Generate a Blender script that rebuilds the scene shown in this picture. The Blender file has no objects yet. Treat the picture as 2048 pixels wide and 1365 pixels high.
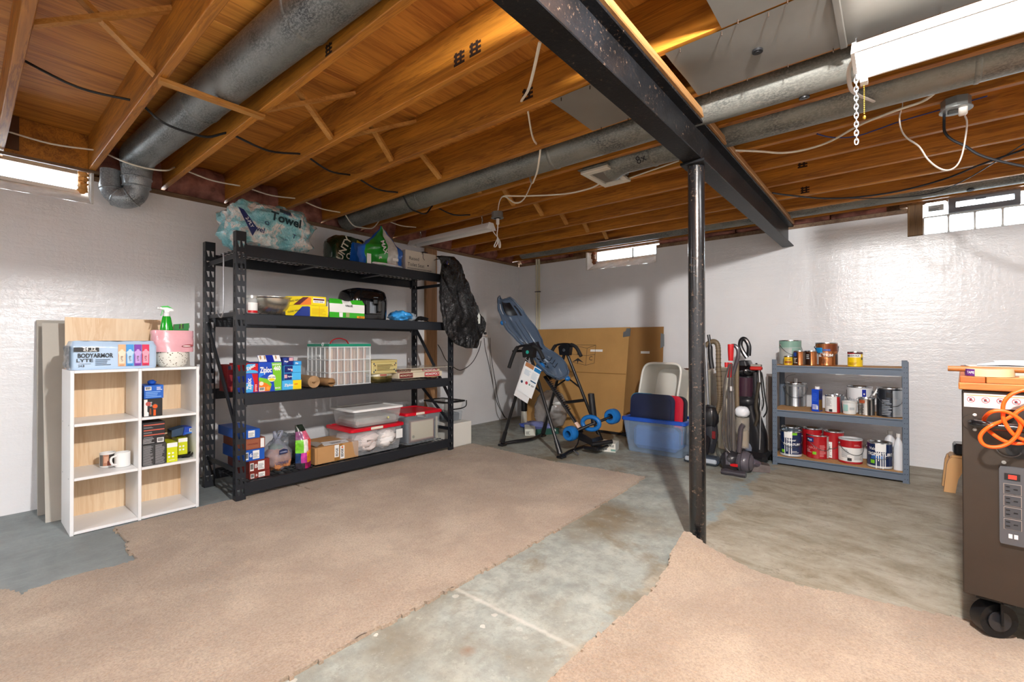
import bpy, bmesh, math, random
from math import sin, cos, pi, radians
from mathutils import Vector, Matrix, noise
S = bpy.context.scene
COL = S.collection
random.seed(7)
V = Vector

# ------------------------------------------------------------------ camera, world, light levels, exposure
CAM = V((4.2622, -5.2877, 1.0632)); FPX = 920.26
YAW, PITCH, ROLL = radians(39.77), radians(.36), radians(-.1)
_f = V((-sin(YAW)*cos(PITCH), cos(YAW)*cos(PITCH), sin(PITCH)))
_r = V((cos(YAW), sin(YAW), 0)); _u = _r.cross(_f)
_r, _u = cos(ROLL)*_r + sin(ROLL)*_u, cos(ROLL)*_u - sin(ROLL)*_r
cd = bpy.data.cameras.new('camera'); co = bpy.data.objects.new('camera', cd); COL.objects.link(co)
cd.sensor_width = 36; cd.lens = FPX/2048*36; cd.clip_start = .02; cd.clip_end = 200
co.matrix_world = Matrix(((_r.x, _u.x, -_f.x, CAM.x), (_r.y, _u.y, -_f.y, CAM.y), (_r.z, _u.z, -_f.z, CAM.z), (0, 0, 0, 1)))
S.camera = co
S.view_settings.view_transform = 'Standard'; S.view_settings.look = 'None'
S.view_settings.gamma = 1; S.view_settings.use_curve_mapping = False
S.view_settings.exposure = 0.48
BULB, TUBE, REAR_FILL = 3700.0, 16.0, 62.0        # emission strengths: bare bulb, shop light lens, unseen fill lights added behind the view
W = bpy.data.worlds.new('daylight'); S.world = W; W.use_nodes = True
W.node_tree.nodes['Background'].inputs[0].default_value = (.93, .97, 1, 1)
W.node_tree.nodes['Background'].inputs[1].default_value = 10.0

def at(px, py, ax, val):                    # where the line of sight through a pixel meets a plane of the room
    d = (px-1024)/FPX*_r - (py-682.5)/FPX*_u + _f
    i = 'xyz'.index(ax); return CAM + d*((val-CAM[i])/d[i])

# ------------------------------------------------------------------ materials
def lin(h):
    if not isinstance(h, str): return tuple(h)
    h = h.lstrip('#'); c = [int(h[i:i+2], 16)/255 for i in (0, 2, 4)]
    return tuple(x/12.92 if x <= .04045 else ((x+.055)/1.055)**2.4 for x in c)
MATS = {}
def nmat(name):
    m = bpy.data.materials.new(name); m.use_nodes = True; nt = m.node_tree
    return m, nt, nt.nodes['Principled BSDF']
def N(nt, t, **k):
    n = nt.nodes.new(t)
    for a, b in k.items():
        if a.startswith('i_'): n.inputs[int(a[2:])].default_value = b
        else: setattr(n, a, b)
    return n
def coords(nt, scale=(1, 1, 1), rot=(0, 0, 0), kind='Object'):
    tc = N(nt, 'ShaderNodeTexCoord'); mp = N(nt, 'ShaderNodeMapping')
    mp.inputs['Scale'].default_value = scale; mp.inputs['Rotation'].default_value = rot
    nt.links.new(tc.outputs[kind], mp.inputs[0]); return mp.outputs[0]
def noise_n(nt, vec, scale, detail=4, rough=.55, dist=0):
    n = N(nt, 'ShaderNodeTexNoise'); n.inputs['Scale'].default_value = scale; n.inputs['Detail'].default_value = detail
    n.inputs['Roughness'].default_value = rough; n.inputs['Distortion'].default_value = dist
    nt.links.new(vec, n.inputs['Vector']); return n.outputs[0]
def ramp(nt, fac, stops):
    r = N(nt, 'ShaderNodeValToRGB'); e = r.color_ramp.elements
    while len(e) < len(stops): e.new(.5)
    for q, (p, c) in zip(e, stops): q.position = p; q.color = (*lin(c), 1)
    nt.links.new(fac, r.inputs[0]); return r.outputs[0]
def mixc(nt, fac, a, b, mode='MIX'):
    m = N(nt, 'ShaderNodeMix', data_type='RGBA', blend_type=mode)
    for i, x in ((0, fac), (6, a), (7, b)):
        if isinstance(x, (float, int)): m.inputs[i].default_value = x
        elif isinstance(x, (str, tuple)): m.inputs[i].default_value = (*lin(x), 1)
        else: nt.links.new(x, m.inputs[i])
    return m.outputs[2]
def bump(nt, b, h, strength, dist=.01):
    n = N(nt, 'ShaderNodeBump'); n.inputs['Strength'].default_value = strength; n.inputs['Distance'].default_value = dist
    nt.links.new(h, n.inputs['Height'])
    old = b.inputs['Normal'].links
    if old: nt.links.new(old[0].from_socket, n.inputs['Normal'])
    nt.links.new(n.outputs[0], b.inputs['Normal'])
def mat(col, rough=.5, metal=0., var=0., vs=20, bp=0., bs=60, trans=0., alpha=1., emit=0., coat=0., ior=1.45):
    """plain coloured surface with a little procedural variation and relief"""
    key = (str(col), rough, metal, var, vs, bp, bs, trans, alpha, emit, coat)
    if key in MATS: return MATS[key]
    m, nt, b = nmat('surface'); c = lin(col)
    b.inputs['Base Color'].default_value = (*c, 1); b.inputs['Roughness'].default_value = rough; b.inputs['Metallic'].default_value = metal
    b.inputs['IOR'].default_value = ior
    if var or bp: vec = coords(nt)
    if var:
        f = noise_n(nt, vec, vs, 5)
        nt.links.new(ramp(nt, f, [(.3, tuple(x*(1-var) for x in c)), (.7, tuple(min(1, x*(1+var)) for x in c))]), b.inputs['Base Color'])
    if bp: bump(nt, b, noise_n(nt, vec, bs, 3), bp, .004)
    if trans: b.inputs['Transmission Weight'].default_value = trans
    if alpha < 1: b.inputs['Alpha'].default_value = alpha
    if coat: b.inputs['Coat Weight'].default_value = coat; b.inputs['Coat Roughness'].default_value = .08
    if emit: b.inputs['Emission Color'].default_value = (*c, 1); b.inputs['Emission Strength'].default_value = emit
    MATS[key] = m; return m
def wood(name, dark, light, axis='x', k=1., rough=.55, knots=True, relief=.15):
    m, nt, b = nmat(name)
    st = {'x': (1.2, 22, 22), 'y': (22, 1.2, 22), 'z': (22, 22, 1.2)}[axis]
    v = coords(nt, tuple(s*k for s in st)); oi = N(nt, 'ShaderNodeObjectInfo')
    ad = N(nt, 'ShaderNodeVectorMath', operation='ADD'); sc = N(nt, 'ShaderNodeVectorMath', operation='SCALE'); sc.inputs[3].default_value = 37
    cb = N(nt, 'ShaderNodeCombineXYZ'); [nt.links.new(oi.outputs['Random'], cb.inputs[i]) for i in range(3)]
    nt.links.new(cb.outputs[0], sc.inputs[0]); nt.links.new(v, ad.inputs[0]); nt.links.new(sc.outputs[0], ad.inputs[1])
    f = noise_n(nt, ad.outputs[0], 1.6, 6, .6, .6)
    c = ramp(nt, f, [(.32, dark), (.5, light), (.56, dark), (.66, light)])
    c = mixc(nt, .5, c, ramp(nt, noise_n(nt, ad.outputs[0], .5, 2), [(.35, dark), (.65, light)]))
    if knots:
        vo = N(nt, 'ShaderNodeTexVoronoi'); vo.inputs['Scale'].default_value = .16; nt.links.new(ad.outputs[0], vo.inputs[0])
        c = mixc(nt, ramp(nt, vo.outputs[0], [(.03, (1, 1, 1)), (.07, (0, 0, 0))]), c, tuple(x*.35 for x in lin(dark)))
    nt.links.new(c, b.inputs['Base Color']); b.inputs['Roughness'].default_value = rough
    bump(nt, b, f, relief, .004); return m

# ------------------------------------------------------------------ mesh building
def frame(d):
    d = d.normalized(); a = V((0, 0, 1)) if abs(d.z) < .9 else V((1, 0, 0))
    u = d.cross(a).normalized(); return u, d.cross(u).normalized()
def smooth_pts(pts, n=6, closed=False):
    P = [V(p) for p in pts]; out = []; L = len(P)
    if L < 3: return P
    for i in range(L if closed else L-1):
        if closed: a, b, c, d = P[i-1], P[i], P[(i+1) % L], P[(i+2) % L]
        else: a, b, c, d = P[max(i-1, 0)], P[i], P[i+1], P[min(i+2, L-1)]
        for k in range(n):
            t = k/n; out.append(.5*((2*b) + (c-a)*t + (2*a-5*b+4*c-d)*t*t + (3*b-a-3*c+d)*t**3))
    if not closed: out.append(P[-1])
    return out
ROOT = {}
class MB:
    def __init__(s): s.v = []; s.f = []; s.m = []; s.T = Matrix.Identity(4)
    def add(s, vs, fs, mi=0):
        o = len(s.v); s.v += [s.T @ V(p) for p in vs]; s.f += [[o+i for i in f] for f in fs]; s.m += [mi]*len(fs); return s
    def box(s, a, b, bev=0, mi=0):
        a, b = V(a), V(b); lo = V(map(min, a, b)); hi = V(map(max, a, b))
        if bev <= 0:
            vs = [(x, y, z) for x in (lo.x, hi.x) for y in (lo.y, hi.y) for z in (lo.z, hi.z)]
            return s.add(vs, [(0, 1, 3, 2), (4, 6, 7, 5), (0, 4, 5, 1), (2, 3, 7, 6), (0, 2, 6, 4), (1, 5, 7, 3)], mi)
        bev = min(bev, *[(hi[i]-lo[i])*.49 for i in range(3)]); c = (lo+hi)/2; h = (hi-lo)/2; vs = []; ix = {}
        for sx in (-1, 1):
            for sy in (-1, 1):
                for sz in (-1, 1):
                    g = (sx, sy, sz)
                    for ax in range(3):
                        ix[g, ax] = len(vs); vs.append([c[i]+g[i]*(h[i]-(0 if i == ax else bev)) for i in range(3)])
        fs = []
        for ax in range(3):
            i, j = [k for k in range(3) if k != ax]
            for sg in (-1, 1):
                q = []
                for a1, b1 in ((-1, -1), (1, -1), (1, 1), (-1, 1)):
                    g = [0, 0, 0]; g[ax] = sg; g[i] = a1; g[j] = b1; q.append(ix[tuple(g), ax])
                fs.append(q)
            for a1 in (-1, 1):
                for b1 in (-1, 1):
                    g0 = [0, 0, 0]; g0[ax] = -1; g0[i] = a1; g0[j] = b1; g1 = list(g0); g1[ax] = 1
                    g0, g1 = tuple(g0), tuple(g1); fs.append((ix[g0, i], ix[g1, i], ix[g1, j], ix[g0, j]))
        for sx in (-1, 1):
            for sy in (-1, 1):
                for sz in (-1, 1): fs.append([ix[(sx, sy, sz), a] for a in range(3)])
        return s.add(vs, fs, mi)
    def tube(s, pts, r, n=8, closed=False, caps=True, mi=0, flat=1., up=None):
        P = [V(p) for p in pts]; L = len(P); vs = []; u = None
        for i, p in enumerate(P):
            d = (P[(i+1) % L]-P[i-1]) if closed else (P[min(i+1, L-1)]-P[max(i-1, 0)])
            if d.length < 1e-9: d = V((0, 0, 1))
            d.normalize()
            if u is None: u = (V(up) if up else frame(d)[0])
            u = u-d*u.dot(d); u = u.normalized() if u.length > 1e-6 else frame(d)[0]; w = d.cross(u)
            rr = r[i] if isinstance(r, (list, tuple)) else r
            for k in range(n):
                t = 2*pi*k/n; vs.append(p + u*rr*cos(t) + w*rr*flat*sin(t))
        fs = []
        for i in range(L if closed else L-1):
            j = (i+1) % L
            for k in range(n): fs.append((i*n+k, i*n+(k+1) % n, j*n+(k+1) % n, j*n+k))
        if caps and not closed: fs += [list(range(n))[::-1], [(L-1)*n+k for k in range(n)]]
        return s.add(vs, fs, mi)
    def cyl(s, a, b, r, r2=None, n=20, mi=0): return s.tube([a, b], [r, r if r2 is None else r2], n, mi=mi)
    def lathe(s, prof, c=(0, 0, 0), n=28, mi=0, a0=0, a1=2*pi, sx=1, sy=1):
        full = abs(a1-a0-2*pi) < 1e-6; m = n if full else n+1; vs = []
        for r, z in prof:
            for k in range(m):
                t = a0+(a1-a0)*k/n; vs.append((c[0]+r*cos(t)*sx, c[1]+r*sin(t)*sy, c[2]+z))
        fs = []
        for i in range(len(prof)-1):
            for k in range(n):
                k2 = (k+1) % m; fs.append((i*m+k, i*m+k2, (i+1)*m+k2, (i+1)*m+k))
        return s.add(vs, fs, mi)
    def prism(s, poly, o, u, w, d, mi=0):
        """polygon in the u,w plane at o, thickened by vector d"""
        o, u, w, d = V(o), V(u), V(w), V(d); n = len(poly)
        vs = [o+u*x+w*y for x, y in poly] + [o+u*x+w*y+d for x, y in poly]
        fs = [list(range(n))[::-1], list(range(n, 2*n))] + [(i, (i+1) % n, n+(i+1) % n, n+i) for i in range(n)]
        return s.add(vs, fs, mi)
    def grid(s, fn, nu, nv, mi=0, wrap=False):
        vs = [fn(i/nu, j/nv) for j in range(nv+1) for i in range(nu+(0 if wrap else 1))]; m = nu if wrap else nu+1
        return s.add(vs, [(j*m+i, j*m+(i+1) % m, (j+1)*m+(i+1) % m, (j+1)*m+i) for j in range(nv) for i in range(nu)], mi)
    def blob(s, c, r, n=20, k=12, amp=0., fr=3., p=2., seed=0, mi=0, fn=None):
        """superellipsoid with crumpled surface"""
        c, r = V(c), V(r); vs = []; sg = lambda x, e: math.copysign(abs(x)**e, x)
        for j in range(k+1):
            ph = -pi/2+pi*j/k
            for i in range(n):
                t = 2*pi*i/n; e = 2/p
                q = V((sg(cos(ph), e)*sg(cos(t), e), sg(cos(ph), e)*sg(sin(t), e), sg(sin(ph), e)))
                w = 1+amp*noise.noise(q*fr+V((seed, seed*2.3, 0)))+amp*.5*noise.noise(q*fr*2.7+V((0, seed, 9)))
                pnt = c+V((q.x*r.x, q.y*r.y, q.z*r.z))*w
                vs.append(fn(pnt) if fn else pnt)
        return s.add(vs, [(j*n+i, j*n+(i+1) % n, (j+1)*n+(i+1) % n, (j+1)*n+i) for j in range(k) for i in range(n)], mi)
    def mesh(s, name, mats, smooth=35):
        me = bpy.data.meshes.new(name); me.from_pydata([tuple(p) for p in s.v], [], s.f)
        for m in (mats if isinstance(mats, (list, tuple)) else [mats]): me.materials.append(m)
        me.polygons.foreach_set('material_index', s.m)
        me.update()
        if smooth:
            me.shade_smooth(); me.set_sharp_from_angle(angle=radians(smooth))
        return me
    def build(s, name, mats, parent=None, smooth=35, fix=True):
        if parent is not None:
            inv = ROOT[parent.name].inverted(); s.v = [inv @ p for p in s.v]
        me = s.mesh(name, mats, smooth)
        if fix:
            b = bmesh.new(); b.from_mesh(me); bmesh.ops.recalc_face_normals(b, faces=b.faces); b.to_mesh(me); b.free()
        return link(name, me, parent)
def link(name, me, parent=None):
    o = bpy.data.objects.new(name, me); COL.objects.link(o)
    if parent is not None: o.parent = parent; ROOT[o.name] = ROOT[parent.name]
    else: ROOT[o.name] = Matrix.Identity(4)
    return o
def tag(o, label=None, cat=None, group=None, kind=None):
    for k, x in (('label', label), ('category', cat), ('group', group), ('kind', kind)):
        if x: o[k] = x
    return o
def thing(name, label, cat, loc=(0, 0, 0), group=None, kind=None, rz=0):
    o = bpy.data.objects.new(name, None); COL.objects.link(o); o.empty_display_size = .05
    o.location = loc; o.rotation_euler = (0, 0, rz)
    ROOT[o.name] = Matrix.Translation(V(loc)) @ Matrix.Rotation(rz, 4, 'Z')
    return tag(o, label, cat, group, kind)
def solo(mb, name, m, label, cat, loc=(0, 0, 0), group=None, kind=None, smooth=35):
    """a thing that is one mesh, its origin at loc"""
    s = Matrix.Translation(-V(loc)); mb.v = [s @ p for p in mb.v]
    o = mb.build(name, m, None, smooth); o.location = loc; ROOT[o.name] = Matrix.Translation(V(loc))
    return tag(o, label, cat, group, kind)
TXT = {}
def text_mesh(st, size, bold=0., align='CENTER', shear=0., sp=1.):
    k = (st, size, bold, align, shear, sp)
    if k not in TXT:
        cu = bpy.data.curves.new('lettering', 'FONT'); cu.body = st; cu.size = size; cu.align_x = align; cu.align_y = 'CENTER'
        cu.offset = bold*size; cu.resolution_u = 3; cu.shear = shear; cu.space_character = sp
        ob = bpy.data.objects.new('lettering', cu); me = bpy.data.meshes.new_from_object(ob)
        TXT[k] = ([V(q.co) for q in me.vertices], [list(p.vertices) for p in me.polygons])
        bpy.data.objects.remove(ob); bpy.data.curves.remove(cu); bpy.data.meshes.remove(me)
    return TXT[k]
LAYER = {}
def layer(par):
    k = par.name; LAYER[k] = LAYER.get(k, 0)+1; return min(LAYER[k], 45)*8e-6       # later prints lie a hair above earlier ones
class Face:
    """a flat printed side: u to the right, w up, n outward (world space)"""
    def __init__(s, o, u, w): s.o, s.u, s.w = V(o), V(u).normalized(), V(w).normalized(); s.n = s.u.cross(s.w).normalized()
    def p(s, x, y, d=0): return s.o+s.u*x+s.w*y+s.n*d
    def rect(s, par, name, x0, x1, y0, y1, m, d=.0008):
        d += layer(par)
        return MB().prism([(x0, y0), (x1, y0), (x1, y1), (x0, y1)], s.o, s.u, s.w, s.n*d).build(name, m, par, 0)
    def poly(s, par, name, pts, m, d=.0008): return MB().prism(pts, s.o, s.u, s.w, s.n*(d+layer(par))).build(name, m, par, 0)
    def disc(s, par, name, x, y, r, m, d=.0008, ry=None, n=20):
        return s.poly(par, name, [(x+r*cos(2*pi*i/n), y+(ry or r)*sin(2*pi*i/n)) for i in range(n)], m, d)
    def text(s, par, st, x, y, size, m, bold=.012, align='CENTER', rot=0., d=.0016, sx=1., shear=0., name='lettering', fit=None):
        vs, fs = text_mesh(st, size, bold, align, shear); c, q = cos(rot), sin(rot)
        if fit: sx = fit/(max(a.x for a in vs)-min(a.x for a in vs))
        mb = MB().add([s.p(x+(a.x*sx*c-a.y*q), y+(a.x*sx*q+a.y*c), d) for a in vs], fs)
        return mb.build(name, m, par, 0, fix=False)
    def lines(s, par, x0, x1, y0, y1, n, m, name='fine_print', fill=.45, d=.0014, vert=False, ragged=True, seed=1):
        """rows of small print, or the bars of a bar code"""
        rnd = random.Random(seed); mb = MB()
        for i in range(n):
            if vert:
                w = (x1-x0)/n; a = x0+w*i; mb.prism([(a, y0), (a+w*rnd.uniform(.3, .8), y0), (a+w*.6, y1), (a, y1)], s.o+s.n*d*.6, s.u, s.w, s.n*d*.4)
            else:
                h = (y1-y0)/n; b = y0+h*i; e = x1-(rnd.uniform(0, .35)*(x1-x0) if ragged else 0)
                mb.prism([(x0, b), (e, b), (e, b+h*fill), (x0, b+h*fill)], s.o+s.n*d*.6, s.u, s.w, s.n*d*.4)
        return mb.build(name, m, par, 0)
def barcode(F, par, x0, x1, y0, y1):
    F.rect(par, 'bar_code', x0, x1, y0, y1, WHITE, .0018); w = (x1-x0)
    F.lines(par, x0+w*.1, x1-w*.1, y0+(y1-y0)*.2, y1-(y1-y0)*.1, 11, BLACK, 'bar_code', vert=True, d=.0028)
def wrap(par, name, c, r, z0, z1, a0, a1, m, n=14, d=.0008):
    """print on a round side"""
    d += layer(par)
    return MB().lathe([(r+d*.2, z0), (r+d, z0), (r+d, z1), (r+d*.2, z1)], (c[0], c[1], 0), n, a0=a0, a1=a1).build(name, m, par, 40)
def wrap_text(par, st, c, r, a, z, size, m, bold=.012, d=.0016, align='CENTER', sx=1., name='lettering', rot=0):
    vs, fs = text_mesh(st, size, bold, align); out = []; k, q = cos(rot), sin(rot)
    for p in vs:
        x, y = p.x*sx*k-p.y*q, p.x*sx*q+p.y*k
        t = a+x/r; out.append((c[0]+(r+d)*cos(t), c[1]+(r+d)*sin(t), z+y))
    return MB().add(out, fs).build(name, m, par, 0, fix=False)
WHITE = mat('#eeeeec', .5); BLACK = mat('#141416', .45); INK = mat('#2a2a2e', .6)
# ------------------------------------------------------------------ the room
JZ, JT, WT = 2.2732, 2.508, 2.197          # joist bottoms, joist tops, top of the wrapped walls
def concrete():
    m, nt, b = nmat('concrete'); P = coords(nt); L = nt.links
    sx = N(nt, 'ShaderNodeSeparateXYZ'); L.new(P, sx.inputs[0])
    def mth(op, a, c=0., d=None, clamp=False):
        n = N(nt, 'ShaderNodeMath', operation=op, use_clamp=clamp)
        for i, x in enumerate([a, c] + ([d] if d is not None else [])):
            if isinstance(x, (int, float)): n.inputs[i].default_value = x
            else: L.new(x, n.inputs[i])
        return n.outputs[0]
    def band(v, c, w, soft): return mth('SUBTRACT', 1., mth('DIVIDE', mth('SUBTRACT', mth('ABSOLUTE', mth('SUBTRACT', v, c)), w), soft, clamp=True), clamp=True)
    n1, n2, n3, n4 = noise_n(nt, P, 1.3, 6), noise_n(nt, P, 5, 7, .65), noise_n(nt, P, 26, 5, .7), noise_n(nt, coords(nt, (1, 1.7, 1), (0, 0, .35)), 4, 10, .74, .4)
    mid = ramp(nt, n2, [(.3, '#858c88'), (.5, '#9da39d'), (.7, '#b0b5ad')])
    mid = mixc(nt, ramp(nt, n1, [(.5, (0, 0, 0)), (.68, (1, 1, 1))]), mid, ramp(nt, n4, [(.3, '#72664f'), (.7, '#8d8574')]))
    sl = ramp(nt, n4, [(.3, '#757d7f'), (.7, '#8d9697')])
    be = ramp(nt, n4, [(.3, '#746c59'), (.45, '#938c7b'), (.58, '#a39e90'), (.7, '#b0aca0')])
    fine = ramp(nt, noise_n(nt, coords(nt, (2.5, 6, 1), (0, 0, .25)), 5, 9, .8), [(.3, (1, 1, 1)), (.4, (0, 0, 0))])
    be = mixc(nt, mth('MULTIPLY', mth('MULTIPLY', fine, n1), .9), be, '#6a6352')
    vein = mth('SUBTRACT', 1., mth('DIVIDE', mth('ABSOLUTE', mth('SUBTRACT', noise_n(nt, coords(nt, (1, 2.3, 1), (0, 0, .3)), 3.2, 9, .68, .4), .5)), .012, clamp=True), clamp=True)
    vein = mth('MULTIPLY', vein, ramp(nt, n2, [(.45, (0, 0, 0)), (.62, (1, 1, 1))]))
    be = mixc(nt, mth('MULTIPLY', vein, .6), be, '#4f4838')
    pit = ramp(nt, noise_n(nt, P, 60, 4, .8), [(.34, (1, 1, 1)), (.40, (0, 0, 0))])
    be = mixc(nt, mth('MULTIPLY', pit, .5), be, '#5c5442'); mid = mixc(nt, mth('MULTIPLY', pit, .4), mid, '#64645c'); mid = mixc(nt, ramp(nt, noise_n(nt, P, 14, 9, .8), [(.40, (.45, .45, .45)), (.56, (0, 0, 0))]), mid, '#74756e'); mid = mixc(nt, ramp(nt, noise_n(nt, coords(nt, (1, 1, 1), (0, 0, 1)), 18, 8, .8), [(.55, (0, 0, 0)), (.66, (.5, .5, .5))]), mid, '#b5b8b0')
    mid = mixc(nt, ramp(nt, noise_n(nt, P, 2.2, 8, .7, .6), [(.52, (0, 0, 0)), (.66, (.7, .7, .7))]), mid, '#77694f')
    sl = mixc(nt, ramp(nt, noise_n(nt, coords(nt, (6, 1, 1), (0, 0, .5)), 5, 8, .75), [(.5, (0, 0, 0)), (.7, (.5, .5, .5))]), sl, '#9aa29f')
    x = mth('ADD', sx.outputs[0], mth('MULTIPLY', mth('SUBTRACT', n2, .5), .5)); y = sx.outputs[1]
    f1 = mth('DIVIDE', mth('SUBTRACT', x, 1.35), .5, clamp=True); f1 = mth('MAXIMUM', f1, mth('DIVIDE', mth('ADD', y, 3.3), .8, clamp=True))
    f2 = mth('DIVIDE', mth('SUBTRACT', x, 3.40), .05, clamp=True)
    c = mixc(nt, f1, sl, mid); c = mixc(nt, f2, c, be)
    # the old paint edge near the column, a scraped line across the bare strip, paint drips, a rust spot
    c = mixc(nt, mth('MULTIPLY', mth('MULTIPLY', band(x, 3.39, .02, .04), mth('GREATER_THAN', y, -2.4)), mth('MULTIPLY', n3, .9)), c, '#8298a0')
    ln = mth('MULTIPLY', band(mth('SUBTRACT', y, mth('MULTIPLY', n3, .02)), -3.915, .003, .012), mth('MULTIPLY', n2, 1.5, clamp=True))
    ln = mth('MULTIPLY', ln, band(x, 3.05, .25, .2)); c = mixc(nt, mth('MULTIPLY', ln, .6), c, '#c9c8c0')
    vo = N(nt, 'ShaderNodeTexVoronoi'); vo.inputs['Scale'].default_value = 11; L.new(P, vo.inputs[0])
    near = mth('MULTIPLY', band(sx.outputs[0], 2.95, .1, .25), band(y, -4.3, .15, .35))
    sp = mth('MULTIPLY', mth('LESS_THAN', mth('ADD', vo.outputs[0], mth('MULTIPLY', n3, .25)), .29), near)
    c = mixc(nt, mth('MULTIPLY', sp, .8), c, '#e6e2d8')
    rp = at(935, 1303, 'z', 0)
    d = mth('SQRT', mth('ADD', mth('POWER', mth('SUBTRACT', sx.outputs[0], rp.x), 2.), mth('POWER', mth('SUBTRACT', y, rp.y), 2.)))
    c = mixc(nt, mth('SUBTRACT', 1., mth('DIVIDE', mth('ADD', d, mth('MULTIPLY', n3, .05)), .06, clamp=True), clamp=True), c, '#7a4a24')
    L.new(c, b.inputs['Base Color']); b.inputs['Roughness'].default_value = .6
    bump(nt, b, n3, .12, .004); bump(nt, b, n2, .1, .01); return m
def wallwrap():
    m, nt, b = nmat('white_wrap'); P = coords(nt)
    c = ramp(nt, noise_n(nt, P, 1.1, 4), [(.3, '#e2e3e6'), (.7, '#eeeff1')])
    nt.links.new(c, b.inputs['Base Color']); b.inputs['Roughness'].default_value = .24; b.inputs['Specular IOR Level'].default_value = .6
    n1 = noise_n(nt, coords(nt, (1, 1, 1.4)), 30, 3, .6, 1.6); n2 = noise_n(nt, coords(nt, (1, 1, 9)), 2.2, 4, .6)
    n3 = noise_n(nt, coords(nt, (2.4, 2.4, .35)), 5, 3)
    wv = N(nt, 'ShaderNodeTexWave', bands_direction='Z', wave_profile='SAW'); wv.inputs['Scale'].default_value = .82; wv.inputs['Distortion'].default_value = .25
    wv.inputs['Phase Offset'].default_value = 1.2; nt.links.new(P, wv.inputs[0])
    bump(nt, b, n1, .36, .005); bump(nt, b, n2, .25, .012); bump(nt, b, n3, .2, .012); bump(nt, b, wv.outputs[1], .12, .01); return m
def galv(dark='#4a4c4c', light='#8f8f88', rough=.5):
    m, nt, b = nmat('galvanised'); P = coords(nt, (1, 2, 2))
    c = mixc(nt, ramp(nt, noise_n(nt, P, 70, 4, .8), [(.45, (0, 0, 0)), (.58, (1, 1, 1))]), ramp(nt, noise_n(nt, P, 4, 4), [(.3, dark), (.7, light)]), light)
    nt.links.new(c, b.inputs['Base Color']); b.inputs['Metallic'].default_value = .45; b.inputs['Roughness'].default_value = rough
    bump(nt, b, noise_n(nt, P, 9, 3), .1, .01); return m
def black_steel(rough=.45, coat=.0, spec=.25, wear=.585):
    m, nt, b = nmat('painted_steel'); P = coords(nt)
    w = ramp(nt, noise_n(nt, P, 55, 6, .85), [(wear, (0, 0, 0)), (wear+.06, (1, 1, 1))])
    w = mixc(nt, 1., w, ramp(nt, noise_n(nt, P, 4, 5, .7), [(.42, (.12, .12, .12)), (.62, (1, 1, 1))]), 'MULTIPLY')
    c = mixc(nt, w, ramp(nt, noise_n(nt, P, 5, 4), [(.3, '#0b0b0c'), (.7, '#1a1b1e')]), '#8b715e')
    nt.links.new(c, b.inputs['Base Color']); b.inputs['Roughness'].default_value = rough; b.inputs['Coat Weight'].default_value = coat; b.inputs['Coat Roughness'].default_value = .15; b.inputs['Specular IOR Level'].default_value = spec
    bump(nt, b, noise_n(nt, P, 60, 4), .25, .003); return m
M_CON, M_WRAP, M_GALV, M_STEEL = concrete(), wallwrap(), galv(), black_steel()
M_COLUMN = black_steel(.25, .6, .5, .57)
M_JOIST = wood('joist_wood', '#7a4511', '#cd872b', 'x', 1.); M_PLY = wood('plywood', '#955519', '#dd983f', 'y', .55, .6, False)
M_BRACE = wood('brace_wood', '#a0651f', '#d29a50', 'y', 1.2, .6, False); M_OLD = wood('old_wood', '#5f4530', '#93765a', 'y', 1.)
M_PINK = mat('#9c685c', .95, var=.45, vs=12, bp=.6, bs=25); M_SHEET = mat('#918e88', .42, .5, var=.1, vs=3)
M_CHALK = mat('#dcdad6', .8, var=.12, vs=14, bp=.5, bs=30)

floor = tag(MB().box((-.2, -8.8, -.12), (7.5, .2, 0)).build('floor', M_CON, None, 0), 'bare concrete basement floor, slate paint by the left wall and stained beige on the right', 'floor', kind='structure')
# walls: the left one with a high window, the back one with two
Y1, WZ0, WZ1 = -4.697, 2.035, 2.262
wl = MB(); wl.box((-.2, -8.8, 0), (0, .2, WZ0)).box((-.2, Y1, WZ0), (0, .2, WT)).box((-.2, -8.8, WZ0), (0, -5.65, WT))
tag(wl.build('wall_left', M_WRAP, None, 0), 'basement wall in glossy white wrap behind the black rack', 'wall', kind='structure')
X2, X3 = (1.133, 2.09), (4.452, 5.5)
wb = MB(); wb.box((0, 0, 0), (7.5, .2, 1.99))
for a, b_ in ((0, X2[0]), (X2[1], 4.352), (X3[1], 7.5)): wb.box((a, 0, 1.99), (b_, .2, WT))
wb.box((X2[0], 0, 1.99), (X2[1], .2, 2.03))
wbo = tag(wb.build('wall_back', M_WRAP, None, 0), 'basement wall in glossy white wrap behind the grey paint shelf', 'wall', kind='structure')
tag(MB().box((7.3, -8.8, 0), (7.5, 0, WT)).build('wall_right', M_WRAP, None, 0), 'white wall beyond the right edge of the view', 'wall', kind='structure')
tag(MB().box((0, -8.8, 0), (7.3, -8.6, WT)).build('wall_front', M_WRAP, None, 0), 'white wall behind the camera', 'wall', kind='structure')

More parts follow.
